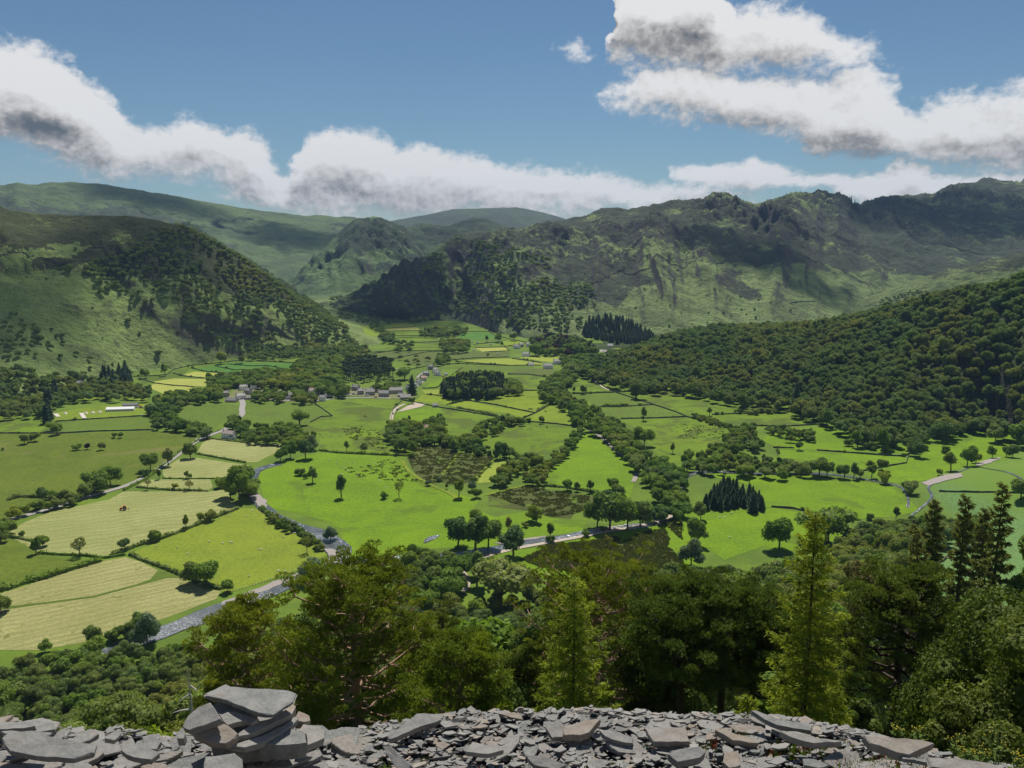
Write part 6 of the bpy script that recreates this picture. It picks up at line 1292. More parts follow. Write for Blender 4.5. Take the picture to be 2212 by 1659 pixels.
# white boulders in the rapids, posts of the river fence
for i, tk in enumerate("Y1600,100 Y1668,85 Y1718,72 Y1745,75 Y1790,62 Y1810,60".split()):
    p = at(*px(tk)); iv, jf = ICO2; rs = np.random.RandomState(i); v = iv*np.array([1.7, 1.1, .8])*rs.uniform(.5, 1.)*(1+rs.uniform(-.12, .12, (len(iv), 1)))
    o = link('boulder', mesh('boulder', v, jf, simple('white_boulder', (.62, .62, .64), .8, .15), True), loc=(p.x, p.y, p.z+.6)); tag(o, "pale boulder breaking the rapids under the dark riverside trees", 'boulder', 'boulders in the rapids')
POST = simple('fence_wood', (.16, .13, .10), .9, .3, 3.)
def fence(s_, label, n):
    P_ = [Vector(p).to_3d() for p in w2(pts(s_))]; e = tag(empty('wire_fence', P_[0]), label, 'fence'); Ls = [0]
    for a, b in zip(P_, P_[1:]): Ls.append(Ls[-1]+(b-a).length)
    w_ = MB(); last = None; pm = None
    for i in range(n):
        t = Ls[-1]*i/(n-1); k = max(j for j in range(len(Ls)-1) if Ls[j] <= t+1e-6); q = P_[k].lerp(P_[k+1], (t-Ls[k])/(Ls[k+1]-Ls[k])); z = zat(q.x, q.y); l = (q.x-P_[0].x, q.y-P_[0].y, z-e.location.z)
        if pm is None: b = MB(); b.box((0, 0, .55), (.14, .14, 1.4)); po = b.build('post', POST, e); pm = po.data
        else: po = link('post', pm, parent=e)
        po.location = l
        if last:
            for hh in (.4, .8, 1.15): w_.tube([(last[0], last[1], last[2]+hh), (l[0], l[1], l[2]+hh)], [.012, .012], 3)
        last = l
    w_.build('wire', simple('wire', (.3, .3, .3), .4, .1), e)
fence("D1440,545 D1560,515 D1700,470 D1850,415 D1930,395", "post and wire fence along the river below the grazed field", 26); fence("E100,318 E330,318 E480,290 E620,265 E780,258", "post and wire fence along the river in the bright field", 34); fence("V90,475 V200,485 V420,490", "thin fence in front of the leftmost village houses", 24)
# rush tussocks, dark against bright grass
def clumps(name, regions, n, size, mat, label, cat, seed=0, ups=1.4, edge=None):
    C_ = []; rs = np.random.RandomState(seed)
    for s_, w_ in regions:
        Q = pts(s_); xs = [q[0] for q in Q]; ys = [q[1] for q in Q]; k = 0; lim = int(n*w_); tr = 0
        while k < lim and tr < lim*30:
            tr += 1; x = rng.uniform(min(xs), max(xs)); y = rng.uniform(min(ys), max(ys))
            if not poly_in(Q, x, y): continue
            p = at(x, y); nz = perlin(np.array([p.x/9.]), np.array([p.y/9.]))[0]
            if edge is not None and nz < edge: continue
            for j in range(7): C_.append((p.x+rs.normal()*.45, p.y+rs.normal()*.45, p.z+rs.uniform(.1, .9)*size))
            k += 1
    C_ = np.array(C_); nr = rs.normal(size=C_.shape); nr[:, 2] *= .35; v, f = quads(C_, nr, rs.uniform(.5, 1., len(C_))*size*.6, rs, ups); tag(link(name, mesh(name, v, f, mat)), label, cat, kind='stuff')
RUSH = leafmat('rush_leaves', [(.12, .14, .035), (.14, .145, .045)], .3)
clumps('rushes', [("E1160,330 E1300,265 E1600,240 E1750,200 E1800,230 E1900,170 E1960,150 E2080,130 E2110,200 E2100,250 E2180,320 E2212,380 F80,400 E2000,430 E1560,430 E1290,380", 1.), ("E1330,240 E1600,215 E1750,185 E1800,200 E1750,230 E1300,280", .25), ("E2080,100 F30,40 F30,200 E2180,200", .05), ("E1160,430 E1260,430 E1290,480 E1150,480", .1), ("B720,1060 B1000,1120 B950,1140 B700,1080", .001)], 4200, .9, RUSH, "dark tussocky rushes spreading over the wet pasture by the river track", 'rushes', 3)
drape('rush_ground', w2(pts("E1170,325 E1300,290 E1380,320 E1480,300 E1560,310 E1660,250 E1750,215 E1800,235 E1880,185 E1960,165 E2070,145 E2095,250 E2170,320 E2200,390 E2000,440 E1560,430 E1450,370 E1330,380 E1250,360")), FM['rush'], .3, rag=1.5, step=5)
clumps('rushes', [("B20,1200 B150,1190 B300,1230 B320,1290 B400,1330 B330,1350 B150,1300 B60,1260", 1.), ("B180,1440 B320,1400 B430,1440 B450,1500 B560,1550 B400,1540 B250,1530", .7), ("C0,1170 C300,1200 C300,1270 C0,1270", .5), ("B30,1460 B120,1440 B250,1500 B100,1520", .2)], 420, .6, RUSH, "sparse dark rushes in the bright valley pastures", 'rushes', 4, edge=.0)
clumps('rushes', [("B450,1400 B500,1312 B745,1312 B770,1380 B655,1505 B620,1570 B480,1480", 1.), ("B772,1362 B985,1378 B985,1412 B875,1545 B740,1565 B635,1540", 1.), ("B955,1625 B1180,1572 B1330,1592 B1600,1635 E1600,0 E1500,40 E1350,58", 1.2)], 900, .8, RUSH, "dark rush clumps roughening the brown wet plots", 'rushes', 8, edge=-.15)
# ------------------------------------------------------------ near trees below the slate tip
def blades(base, d, ln, w, rs):
    d = d/np.maximum(np.linalg.norm(d, axis=1, keepdims=True), 1e-6); s = np.cross(d, rs.normal(size=d.shape)); s /= np.maximum(np.linalg.norm(s, axis=1, keepdims=True), 1e-6)
    ln = np.asarray(ln).reshape(-1, 1); w = np.asarray(w).reshape(-1, 1); tip = base+d*ln
    v = np.stack([base-s*w*.5, base+s*w*.5, base+d*ln*.6+s*w*.9, tip], 1).reshape(-1, 3)
    return v, np.arange(len(v)).reshape(-1, 4)
m, g = newmat('pine_bark'); P = g.n('ShaderNodeTexCoord').outputs['Object']; s_ = g.n('ShaderNodeSeparateXYZ'); g.set(s_, 0, P); n1 = g.noise(g.map(P, (3, 3, 1)), 2.5, 5, .7)
up = g.ss(s_.outputs[2], 3.5, 7.)
finish(g, pbsdf(g, g.mix(up, g.mix(n1, (.03, .024, .02), (.11, .085, .07)), g.mix(n1, (.24, .13, .08), (.62, .42, .31))), .9, .15, bump=n1, bstr=.9, bdist=.06)); PBARK = m
DBARK = simple('dark_bark', (.06, .045, .035), .95, .4, 5.); GBARK = simple('dead_wood', (.45, .42, .38), .9, .2, 5.)
PNEED = leafmat('pine_needles', [(.27, .30, .035), (.22, .27, .035), (.32, .33, .04)], .25, clump=.5); PN2 = leafmat('dark_pine_needles', [(0.178, 0.217, 0.042), (0.209, 0.232, 0.046)], .25, clump=.5)
LNEED = leafmat('larch_needles', [(.36, .37, .04), (.42, .41, .045)], .4, clump=.6); LDARK = leafmat('dark_larch', [(.19, .215, .055), (.21, .22, .06)], .3)
BEECH = leafmat('beech_leaves', [(0.111, 0.150, 0.024), (0.130, 0.156, 0.030)], .3, clump=.6)
def spot(px_, r_, top):
    p = at_r(px_, 1500, r_); z = zat(p.x, p.y); return p.x, p.y, z, at_r(px_, top, r_).z-z
def pine(px_, r_, top, Rc, label, cb=.34, seed=0, lean=0., mat=None, limbs=30, twin=False, pads=6):
    x, y, z, H = spot(px_, r_, top); rs = np.random.RandomState(seed+500); e = tag(empty('scots_pine', (x, y, z)), label, 'pine')
    T = MB(); tp = lambda t: np.array([lean*H*t**1.5+math.sin(t*5+seed)*.12, math.cos(t*4+seed)*.12, H*t])
    T.tube([tuple(tp(t)-np.array([0, 0, .8 if t == 0 else 0])) for t in np.linspace(0, .93, 9)], list(np.linspace(H*.024, H*.006, 9)), 8)
    bk = DBARK if mat is not None else PBARK; T.build('trunk', bk, e, True); BRN = MB(); C_ = []; 
    for i in range(limbs):
        t = cb+(1-cb)*((i+.5)/limbs)**.85*.96; a = i*2.4+rs.uniform(-.4, .4); q = (t-cb)/(1-cb); prof = (1-.62*(max(q-.3, 0)/.7)**2.2)*(.55+.45*min(q/.2, 1)); L = Rc*prof*rs.uniform(.7, 1.08); o = tp(min(t*.94, .92)); up_ = rs.uniform(.0, .35)+q*.5
        dr = np.array([math.cos(a), math.sin(a), 0]); pp = [o]
        for k in range(1, 5): u = k/4; pp.append(o+dr*L*u+np.array([rs.normal()*.12, rs.normal()*.12, L*up_*u**1.5-.12*L*math.sin(u*3.1)+rs.normal()*.08]))
        BRN.tube([tuple(b) for b in pp], [.15*(1-.5*q), .12*(1-.5*q), .09, .06, .025], 5, False)
        C_.append(pp[4]); C_.append(pp[4]*.6+pp[3]*.4+np.array([0, 0, .15])); C_.append(pp[3]+np.array([0, 0, .25]))
        for k in range(pads):
            u = rs.uniform(.62 if q < .55 else .35, 1.); b0 = pp[min(int(u*4), 4)]; side = np.array([-dr[1], dr[0], 0])*rs.uniform(-1, 1)*L*.42; en = b0+side+dr*rs.uniform(-.05, .2)*L+np.array([0, 0, rs.uniform(.05, .7)])
            BRN.tube([tuple(b0), tuple((b0+en)/2+rs.normal(size=3)*.12), tuple(en)], [.05, .035, .015], 4, False); C_.append(en)
    for k in range(int(limbs*.5)):
        a = rs.uniform(0, 6.28); C_.append(tp(.93)+np.array([math.cos(a), math.sin(a), 0])*rs.uniform(0, Rc*.5)+np.array([0, 0, rs.uniform(-.03, .06)*H]))
    if twin:
        for i in range(7): a = rs.uniform(0, 6.28); t = rs.uniform(.12, cb); o = tp(t); l = Rc*rs.uniform(.3, .6); BRN.tube([tuple(o), tuple(o+np.array([math.cos(a)*l*.5, math.sin(a)*l*.5, .1])), tuple(o+np.array([math.cos(a)*l, math.sin(a)*l, -.2+rs.uniform(-.3, .6)]))], [.07, .045, .01], 4, False)
    BRN.build('branches', bk, e, True); C_ = np.array(C_); nt = 40; c = np.repeat(C_, nt, 0); d = rs.normal(size=c.shape); d /= np.linalg.norm(d, axis=1, keepdims=True); d[:, 2] = np.abs(d[:, 2])*1.-.05
    pr = np.repeat(rs.uniform(.32, .66, len(C_)), nt)[:, None]; tb = c+d*pr*np.array([1, 1, .55])*rs.uniform(.6, 1.05, (len(c), 1)); nb = 5; b = np.repeat(tb, nb, 0); dd = np.repeat(d, nb, 0)*.7+rs.normal(size=b.shape)*.55+np.array([0, 0, .5])
    v, f = blades(b, dd, rs.uniform(.13, .24, len(b)), rs.uniform(.028, .05, len(b)), rs); link('crown', mesh('crown', v, f, mat or PNEED), parent=e); return e
def larch(px_, r_, top, Rc, label, seed=0, mat=None, dens=1., lean=0.):
    x, y, z, H = spot(px_, r_, top); rs = np.random.RandomState(seed+900); e = tag(empty('larch_tree', (x, y, z)), label, 'larch')
    T = MB(); T.tube([(lean*H*t, .08*math.sin(t*7), H*t-.5*(t == 0)) for t in np.linspace(0, .99, 10)], list(np.linspace(H*.014, .012, 10)), 7); T.build('trunk', DBARK, e, True); Bm = MB(); B0, D0, L0 = [], [], []
    nb = int(105*dens)
    for i in range(nb):
        t = .1+.89*(i/nb); a = i*2.4+rs.uniform(-.3, .3); L = Rc*((1-t)**.72)*rs.uniform(.55, 1.12)+.15; o = np.array([lean*H*t, 0, H*t]); dr = np.array([math.cos(a), math.sin(a), 0]); sd_ = np.array([-dr[1], dr[0], 0]); dz = rs.uniform(-.28, -.02)
        f_ = lambda u: o+dr*L*u+np.array([0, 0, L*(dz*u+.30*u**3*(1 if t < .8 else 2))])
        Bm.tube([tuple(f_(u)) for u in (0, .33, .66, 1)], [.035, .025, .015, .006], 3, False); n = max(4, int(L*11)); u = rs.uniform(.12, 1.03, n)
        base = np.array([f_(q) for q in u])+rs.normal(size=(n, 3))*.03
        for s in (-1, 1):
            k = base+sd_*s*rs.uniform(0, .42, (n, 1))*(1.1-u[:, None])*min(L, 2.2); B0.append(k); D0.append(sd_*s*.6+dr*.7+rs.normal(size=(n, 3))*.45+np.array([0, 0, -.35])); L0.append(np.full(n, .26))
        B0.append(base); D0.append(rs.normal(size=(n, 3))*.6+dr*.6+np.array([0, 0, -.2])); L0.append(np.full(n, .2))
    Bm.build('branches', DBARK, e); B0 = np.repeat(np.concatenate(B0), 3, 0); D0 = np.repeat(np.concatenate(D0), 3, 0); L0 = np.repeat(np.concatenate(L0), 3); D0 = D0+rs.normal(size=D0.shape)*.35; B0 = B0+rs.normal(size=B0.shape)*.05
    kk = max(1., r_/60); v, f = blades(B0, D0, L0*kk*rs.uniform(.6, 1.5, len(L0)), kk**1.4*rs.uniform(.03, .055, len(L0)), rs); link('crown', mesh('crown', v, f, mat or LNEED), parent=e); return e
def leafy(px_, r_, top, Rc, label, seed=0, mat=None, nq=24000, qs=.075, name='broadleaf_tree', base=.08, lob=40, low=0.):
    x, y, z, H = spot(px_, r_, top); e = tag(empty(name, (x, y, z-low)), label, 'bush' if name == 'bush' else 'tree'); H += low
    v, f = crown(seed+300, H, Rc, nq, qs*1.15*max(1, r_/60), lob, base, 2, .85, .62); link('crown', mesh('crown', v, f, mat or BEECH), parent=e)
    t = trunkmb(H, H*.022+.04, .75, 8, seed, .22); t.build('trunk', DBARK, e); return e
pine(772, 54, 1208, 6.0, "big orange limbed pine behind the slate cairn", .16, 1, 0, limbs=64, twin=True, pads=9)
pine(555, 62, 1296, 4.7, "lower pine spreading left behind the big orange limbed one", .2, 2, -.06, limbs=46, pads=7)
pine(985, 46, 1385, 3.6, "low bushy pine at the right foot of the big one", .05, 3, .05, limbs=36, pads=7)
pine(905, 60, 1330, 2.6, "slim pine between the big pine and the low bushy one", .1, 33, .02, limbs=24)
pine(1290, 66, 1205, 7.2, "red trunked pine leaning behind the small larch", .22, 4, -.03, limbs=58, pads=8)
pine(1400, 74, 1232, 5.4, "dark pine right of the red trunked one", .2, 14, .02, PN2, limbs=44)
pine(1480, 50, 1285, 4.0, "left stem of the dark pine trio", .58, 5, -.08, PN2, limbs=30, pads=7)
pine(1555, 52, 1255, 4.4, "middle stem of the dark pine trio", .6, 6, 0, PN2, limbs=34, pads=7)
pine(1610, 54, 1300, 4.0, "right stem of the dark pine trio", .58, 7, .08, PN2, limbs=30, pads=7)
pine(1938, 56, 1228, 4.6, "tall single pine with bare black trunk on the right", .52, 8, 0, PN2, limbs=40, twin=True, pads=8)
pine(470, 58, 1500, 2.6, "small dark pine left behind the cairn", .05, 9, 0, PN2, limbs=22)
pine(660, 62, 1400, 2.8, "small pine under the spreading one", .1, 10, 0, PN2, limbs=22)
pine(1130, 64, 1400, 2.6, "small dark pine left of the small larch", .08, 11, 0, PN2, limbs=22)
pine(960, 84, 1300, 3.0, "brownish round pine behind the low bushy one", .15, 12, 0, PN2, limbs=24)
larch(1238, 42, 1246, 3.3, "small yellow green larch in the middle", 1); larch(1738, 43, 1098, 3.5, "tall yellow green larch right of centre", 2, dens=1.35)
larch(962, 88, 1345, 3.2, "pale young larch behind the low bushy pine", 3, dens=.8); larch(1615, 40, 1500, 1.7, "sapling larch under the dark pine trio", 4, dens=.6); larch(1800, 47, 1470, 2.2, "low larch at the foot of the tall one", 5, dens=.6)
for i, (a, b, c, l, ln_) in enumerate(((1985, 175, 1066, 6.6, 0), (2048, 165, 1056, 6.4, 0), (2122, 158, 1028, 6.2, 0), (2090, 175, 1085, 6.0, 0), (2018, 150, 1120, 5.0, -.12))): larch(a, b, c, l, ["leftmost dark larch on the right slope", "second dark larch on the right slope", "tallest pointed dark larch on the right slope", "dark larch behind the tallest on the right slope", "leaning dark larch on the right slope"][i], 20+i, LDARK, .9, ln_)
leafy(2160, 48, 1305, 4.2, "large dark beech filling the right edge", 1, nq=70000, qs=.06, lob=70, low=2); leafy(2270, 40, 1250, 4.2, "dark beech cut by the right frame edge", 2, nq=60000, qs=.055, lob=70, low=3)
leafy(2062, 38, 1500, 1.3, "leafy bush beside the bare black pine trunk", 3, nq=16000, qs=.05, name='bush'); leafy(2140, 34, 1560, 1.6, "dark bush under the large beech", 4, nq=14000, qs=.05, name='bush')
leafy(1425, 62, 1330, 3.0, "leafy tree between the pines in the middle", 5); leafy(1060, 62, 1385, 2.8, "leafy tree left of the small dark pine", 6, LEAFW)
leafy(1530, 84, 1237, 4.8, "pale topped oak behind the dark pine trio", 7, PALEY, nq=26000); leafy(1425, 100, 1215, 4.8, "bright rounded tree top left of the pale topped oak", 8, LEAF)
leafy(1610, 122, 1178, 6., "round dense oak on the slope left of the tall larch", 9, LEAF, nq=26000); leafy(1855, 112, 1182, 5.2, "brownish birch thicket right of the tall larch", 10, leafmat('birch_leaves', [(.11, .12, .05), (.12, .13, .055)], .4), nq=24000)
leafy(1935, 105, 1205, 5., "grey green birch above the bare trunk pine", 11, WILL, nq=24000); leafy(2240, 150, 1085, 5.5, "large tree at the right edge above the bracken", 12, LEAF, nq=24000); leafy(1700, 100, 1262, 4., "dense tree behind the tall larch", 13, LEAF); leafy(1790, 90, 1275, 3.8, "dense tree right behind the tall larch", 14, LEAF)
leafy(1872, 60, 1500, 1.3, "little yellowish thorn left of the bare trunk pine", 15, PALEY, 3500, .1, base=.45, lob=14); leafy(700, 90, 1280, 4.2, "leafy tree showing over the left pines", 16, LEAFW); leafy(1180, 100, 1300, 4.2, "leafy tree left of the red trunked pine", 17, LEAFW)
leafy(330, 33, 1572, 1.4, "bright gorse bush behind the left slabs", 18, leafmat('gorse', [(0.182, 0.260, 0.019), (0.208, 0.273, 0.026)], .3), 9000, .06, name='bush', base=-.1); leafy(250, 42, 1560, 1.6, "dark juniper bush behind the left slabs", 19, PN2, 15000, .045, name='bush', base=-.1); leafy(390, 44, 1560, 1.7, "second juniper nearer the cairn", 20, PN2, 15000, .045, name='bush', base=-.1); leafy(130, 60, 1555, 2.6, "leafy bush with pale blossom low on the left", 21, LEAF, 15000, .06, name='bush', base=-.1)
leafy(1290, 36, 1560, 1.4, "broad leaved bush just behind the scree middle", 22, LEAF, 14000, .045, name='bush', base=-.1); leafy(1440, 36, 1550, 1.2, "bush behind the scree below the pine trio", 23, BEECH, 14000, .045, name='bush', base=-.1); leafy(880, 36, 1570, 1.5, "dark bush behind the scree left of centre", 24, BEECH, 14000, .045, name='bush', base=-.1)
# dead snag
x, y, z, H = spot(412, 50, 1448); b = MB(); b.tube([(0, 0, -1), (.1, 0, H*.5), (-.1, 0, H)], [.16, .11, .03], 6)
for a, l, zz in ((2.6, 1.6, .75), (.3, 1.2, .7), (3.6, .8, .85), (-.2, .7, .9), (1.8, .9, .8)): b.tube([(0, 0, H*zz), (math.cos(a)*l*.6, math.sin(a)*l*.3, H*zz-.25), (math.cos(a)*l, math.sin(a)*l*.5, H*zz+(.3 if a < 2 else -.5))], [.08, .05, .015], 5)
o = b.build('dead_tree', GBARK); o.location = (x, y, z); tag(o, "bare white dead tree left behind the cairn", 'dead tree')
# undergrowth and bracken as ground cover
def cover(name, n, rfun, afun, size, mat, label, cat, seed, test=None, hh=.6):
    rs = np.random.RandomState(seed); C_ = []; tr = 0
    while len(C_) < n and tr < n*6:
        tr += 1; a = afun(rs); r_ = rfun(rs); x, y = r_*math.sin(a), r_*math.cos(a)
        if test and not test(x, y): continue
        z = zat(x, y); k = rs.uniform(.6, 1.4)
        for j in range(3): C_.append((x+rs.normal()*.25*size, y+rs.normal()*.25*size, z+rs.uniform(.1, 1)*hh*k))
    C_ = np.array(C_); nr = rs.normal(size=C_.shape)*.6; nr[:, 2] += 1; v, f = quads(C_, nr, rs.uniform(.5, 1.1, len(C_))*size*.5, rs, 1.2); tag(link(name, mesh(name, v, f, mat)), label, cat, kind='stuff')
gap2 = lambda x, y: not poly_in(GAP2, *proj(x, y, zat(x, y)))
cover('undergrowth', 30000, lambda s: 14+90*s.uniform()**.8, lambda s: s.uniform(-.66, .7), .42, leafmat('undergrowth_leaves', [(0.101, 0.169, 0.034), (0.135, 0.203, 0.038)], .3, clump=.3), "tangled green undergrowth on the steep slope beneath the pines", 'undergrowth', 5, gap2, hh=.7)
bt = lambda x, y: poly_in(BRK, *proj(x, y, zat(x, y)))
cover('bracken', 30000, lambda s: 110+260*s.uniform(), lambda s: s.uniform(.38, .66), 1.1, leafmat('bracken_fronds', [(.14, .25, .08), (.17, .27, .09)], .4, clump=.15), "pale green bracken covering the open slope on the right", 'bracken', 6, bt, .9)
# ------------------------------------------------------------ slate tip, cairn, chips and plants at the viewer's feet
REG['Z'] = (345.6, 1440, .1823)
LX = [-500, 0, 120, 200, 260, 330, 400, 560, 690, 760, 900, 1000, 1100, 1200, 1300, 1400, 1500, 1620, 1700, 1800, 1900, 2000, 2100, 2212, 2500]
LY = [1580, 1572, 1586, 1600, 1590, 1602, 1600, 1590, 1596, 1588, 1566, 1554, 1548, 1545, 1543, 1546, 1549, 1552, 1558, 1570, 1592, 1615, 1640, 1666, 1750]
RL = 4.3
LY = [b+6+max(0, (a-1500)/700.)*14 for a, b in zip(LX, LY)]
LZ = [at_r(a, b, RL).z for a, b in zip(LX, LY)]; LA = [math.atan2(ray(a, b).x, ray(a, b).y) for a, b in zip(LX, LY)]
aS = np.linspace(-1.5, 1.5, 420); rS = np.concatenate([np.linspace(.6, 5.2, 150), np.linspace(5.3, 24, 60)]); RS_, AS_ = np.meshgrid(rS, aS, indexing='ij'); lz = np.interp(AS_, LA, LZ)
sx_, sy_ = RS_*np.sin(AS_), RS_*np.cos(AS_)
z_ = lz+np.where(RS_ < RL-.25, (RL-.25-RS_)*.02, -np.clip(RS_-RL+.25, 0, 9)*.20*(np.clip((RS_-RL+.25)/1., 0, 1)))-np.maximum(RS_-RL-.05, 0)*.62
z_ = z_+.045*fbm(sx_*1.6, sy_*1.6, 4)+.02*ridged(sx_*5, sy_*5, 3)
SV = np.stack([sx_, sy_, z_], -1).reshape(-1, 3); SF = gridfaces(len(rS), len(aS)); SBV = BVHTree.FromPolygons(SV.tolist(), SF.tolist())
m, g = newmat('slate'); P = g.n('ShaderNodeTexCoord').outputs['Object']; rnd = g.n('ShaderNodeObjectInfo').outputs['Random']; G2 = g.n('ShaderNodeNewGeometry'); isl = G2.outputs['Random Per Island']
def slatecol(sel):
    rp = g.n('ShaderNodeValToRGB'); g.set(rp, 0, sel); e_ = rp.color_ramp.elements; e_[0].color = (.17, .175, .175, 1); e_[1].position = 1; e_[1].color = (.24, .20, .17, 1)
    for q_, c_ in ((.2, (.24, .24, .235)), (.4, (.15, .165, .165)), (.6, (.27, .265, .255)), (.8, (.20, .20, .20)), (.93, (.30, .25, .20))): x_ = e_.new(q_); x_.color = c_+(1,)
    return rp.outputs[0]
col = slatecol(g.m('FRACT', g.m('ADD', rnd, isl))); n1 = g.noise(P, 9., 7, .7, .4); n2 = g.noise(g.map(P, (1, 1, 10)), 22., 4, .6); n3 = g.noise(P, 60., 3, .7)
col = g.mix(g.m('MULTIPLY', g.ss(n1, .4, .65), .5), col, (.36, .35, .335), 'MIX'); col = g.mix(g.m('MULTIPLY', g.ss(n1, .45, .3), .5), col, (.10, .10, .10)); col = g.mix(g.m('MULTIPLY', g.ss(n3, .55, .7), .3), col, (.45, .45, .43)); col = g.mix(g.m('MULTIPLY', g.ss(g.noise(P, 4., 4, .6, 1.), .6, .66), .3), col, (.30, .215, .15))
col = g.mix(1., col, (.86, .84, .81), 'MULTIPLY')
finish(g, pbsdf(g, col, .78, .3, bump=g.m('ADD', n1, g.m('ADD', g.m('MULTIPLY', n2, .5), g.m('MULTIPLY', n3, .2))), bstr=.7, bdist=.012)); SLATE = m
m2, g = newmat('slate_rubble_ground'); P = g.n('ShaderNodeNewGeometry').outputs['Position']; vo = g.n('ShaderNodeTexVoronoi', {'Scale': 28.}); g.set(vo, 'Vector', g.map(P, (.7, 1.3, 1))); n1 = g.noise(P, 40., 4, .7)
finish(g, pbsdf(g, g.mix(n1, (.03, .03, .032), (.12, .115, .11)), .9, .2, bump=g.m('ADD', vo.outputs['Distance'], n1), bstr=1., bdist=.03)); g = None
tag(link('scree', mesh('scree', SV, SF[:, ::-1].copy(), m2, True)), "slope of broken slate waste at the viewer's feet", None, kind='structure')
def slabgeo(P_, th, seed, n_=None):
    """polygon (x,y) -> cleaved slab, top at z=0, thickness th"""
    rs = random.Random(seed); D_ = []
    for i in range(len(P_)):
        a, b = P_[i], P_[(i+1) % len(P_)]; L = math.hypot(a[0]-b[0], a[1]-b[1]); k = max(2, int(L/.035)) if L > .05 else 2
        for j in range(k): t = j/k; q = rs.uniform(-.06, .06)*L/k*2 if j else 0; D_.append((a[0]+(b[0]-a[0])*t-(b[1]-a[1])/max(L, 1e-4)*q, a[1]+(b[1]-a[1])*t+(b[0]-a[0])/max(L, 1e-4)*q))
    n = len(D_); cx = sum(p[0] for p in D_)/n; cy_ = sum(p[1] for p in D_)/n; v = []; layers = [(1., 0.), (1.012, -.12), (1.0+rs.uniform(-.03, .03), -.38), (1.0+rs.uniform(-.02, .045), -.42), (1.+rs.uniform(-.04, .02), -.8), (.95, -1.)]
    for li, (s, zz) in enumerate(layers):
        for (x, y) in D_:
            k = s+rs.uniform(-.012, .012); 
            if li == 0: k = s-.02-rs.uniform(0, .02)
            v.append((cx+(x-cx)*k, cy_+(y-cy_)*k, zz*th+rs.uniform(-.05, .05)*th*(.25 if li == 0 else 1)))
    ti = [(cx+(x-cx)*.5+rs.uniform(-.01, .01), cy_+(y-cy_)*.5, rs.uniform(-.012, .02)*th) for x, y in D_]; b0 = len(v); v += ti; v.append((cx, cy_, .0)); f = []
    for l in range(len(layers)-1):
        for i in range(n): j = (i+1) % n; f.append((l*n+i, (l+1)*n+i, (l+1)*n+j, l*n+j))
    for i in range(n): j = (i+1) % n; f.append((i, j, b0+j, b0+i)); f.append((b0+i, b0+j, b0+n))
    f.append(tuple((len(layers)-1)*n+i for i in range(n))[::-1]); return v, f
def slab_px(toks, rc, tilt, th, label, name='slate_slab', group=None):
    """slab whose top face is the outline, on the plane through its centre at range rc"""
    Q = pts(toks); cx = sum(q[0] for q in Q)/len(Q); cy_ = sum(q[1] for q in Q)/len(Q); o = at_r(cx, cy_, rc); n = Vector((tilt[0], tilt[1], 1)).normalized(); u = Vector((1, 0, 0)); u = (u-n*u.dot(n)).normalized(); w = n.cross(u); P_ = []
    for q in Q:
        d = ray(*q); t = (o-CAM).dot(n)/d.dot(n); h = CAM+d*t-o; P_.append((h.dot(u), h.dot(w)))
    if sum(P_[i][0]*P_[(i+1) % len(P_)][1]-P_[(i+1) % len(P_)][0]*P_[i][1] for i in range(len(P_))) < 0: P_ = P_[::-1]
    v, f = slabgeo(P_, th, len(label)); ob = link(name, mesh(name, v, f, SLATE)); ob.matrix_world = Matrix(((u.x, w.x, n.x, o.x), (u.y, w.y, n.y, o.y), (u.z, w.z, n.z, o.z), (0, 0, 0, 1))); tag(ob, label, 'slate', group); return ob
slab_px("Z540,320 Z650,270 Z770,205 Z830,235 Z1180,260 Z1480,275 Z1610,315 Z1570,410 Z1480,460 Z1430,500 Z1330,560 Z1180,545 Z1000,480 Z800,400 Z680,370 Z550,345", 4.08, (.02, -.10), .028, "large flat capstone on top of the slate cairn")
slab_px("Z590,420 Z625,470 Z700,580 Z720,620 Z540,690 Z340,755 Z265,710 Z330,580 Z450,480", 4.0, (-.25, -.35), .04, "tilted slab at the left side of the cairn")
slab_px("Z625,455 Z700,385 Z900,440 Z1150,560 Z1000,600 Z700,570", 4.10, (0, -.1), .07, "shadowed slab directly under the capstone")
slab_px("Z1440,480 Z1560,425 Z1612,470 Z1560,570 Z1480,560", 4.10, (.1, -.1), .06, "small slab under the right end of the capstone")
slab_px("Z710,575 Z830,530 Z1170,620 Z1080,670 Z1040,640 Z900,660 Z800,690 Z740,640", 4.0, (.05, -.3), .035, "wedge shaped slab in the middle of the cairn")
slab_px("Z925,790 Z1000,740 Z1180,645 Z1350,600 Z1500,505 Z1570,560 Z1400,640 Z1200,740 Z1030,810 Z930,825", 3.97, (.12, -.2), .05, "long slab rising to the right in the cairn")
slab_px("Z830,940 Z1030,900 Z1200,830 Z1480,690 Z1600,590 Z1640,620 Z1560,700 Z1350,830 Z1150,920 Z1000,960", 3.93, (.12, -.15), .035, "thin curved slab below the long rising one")
slab_px("Z385,800 Z500,735 Z720,655 Z920,790 Z880,850 Z780,910 Z600,890 Z500,850", 3.93, (-.05, -.4), .05, "broad rough slab low at the left of the cairn")
slab_px("Z1180,910 Z1330,820 Z1550,730 Z1720,790 Z1740,900 Z1450,930", 3.90, (.05, -.15), .09, "thick dark block at the lower right of the cairn")
slab_px("Z1600,600 Z1640,525 Z1770,580 Z1780,640 Z1700,655 Z1600,640", 4.12, (.1, -.2), .05, "rough pale stone at the right of the cairn")
slab_px("Z1640,760 Z1700,680 Z1830,700 Z1960,750 Z1950,850 Z1750,930 Z1735,800", 4.02, (.2, -.2), .05, "slab leaning on the right of the cairn")
slab_px("Z190,790 Z270,720 Z300,790 Z280,850 Z200,850", 3.95, (0, -.3), .05, "small upright stone at the left foot of the cairn")
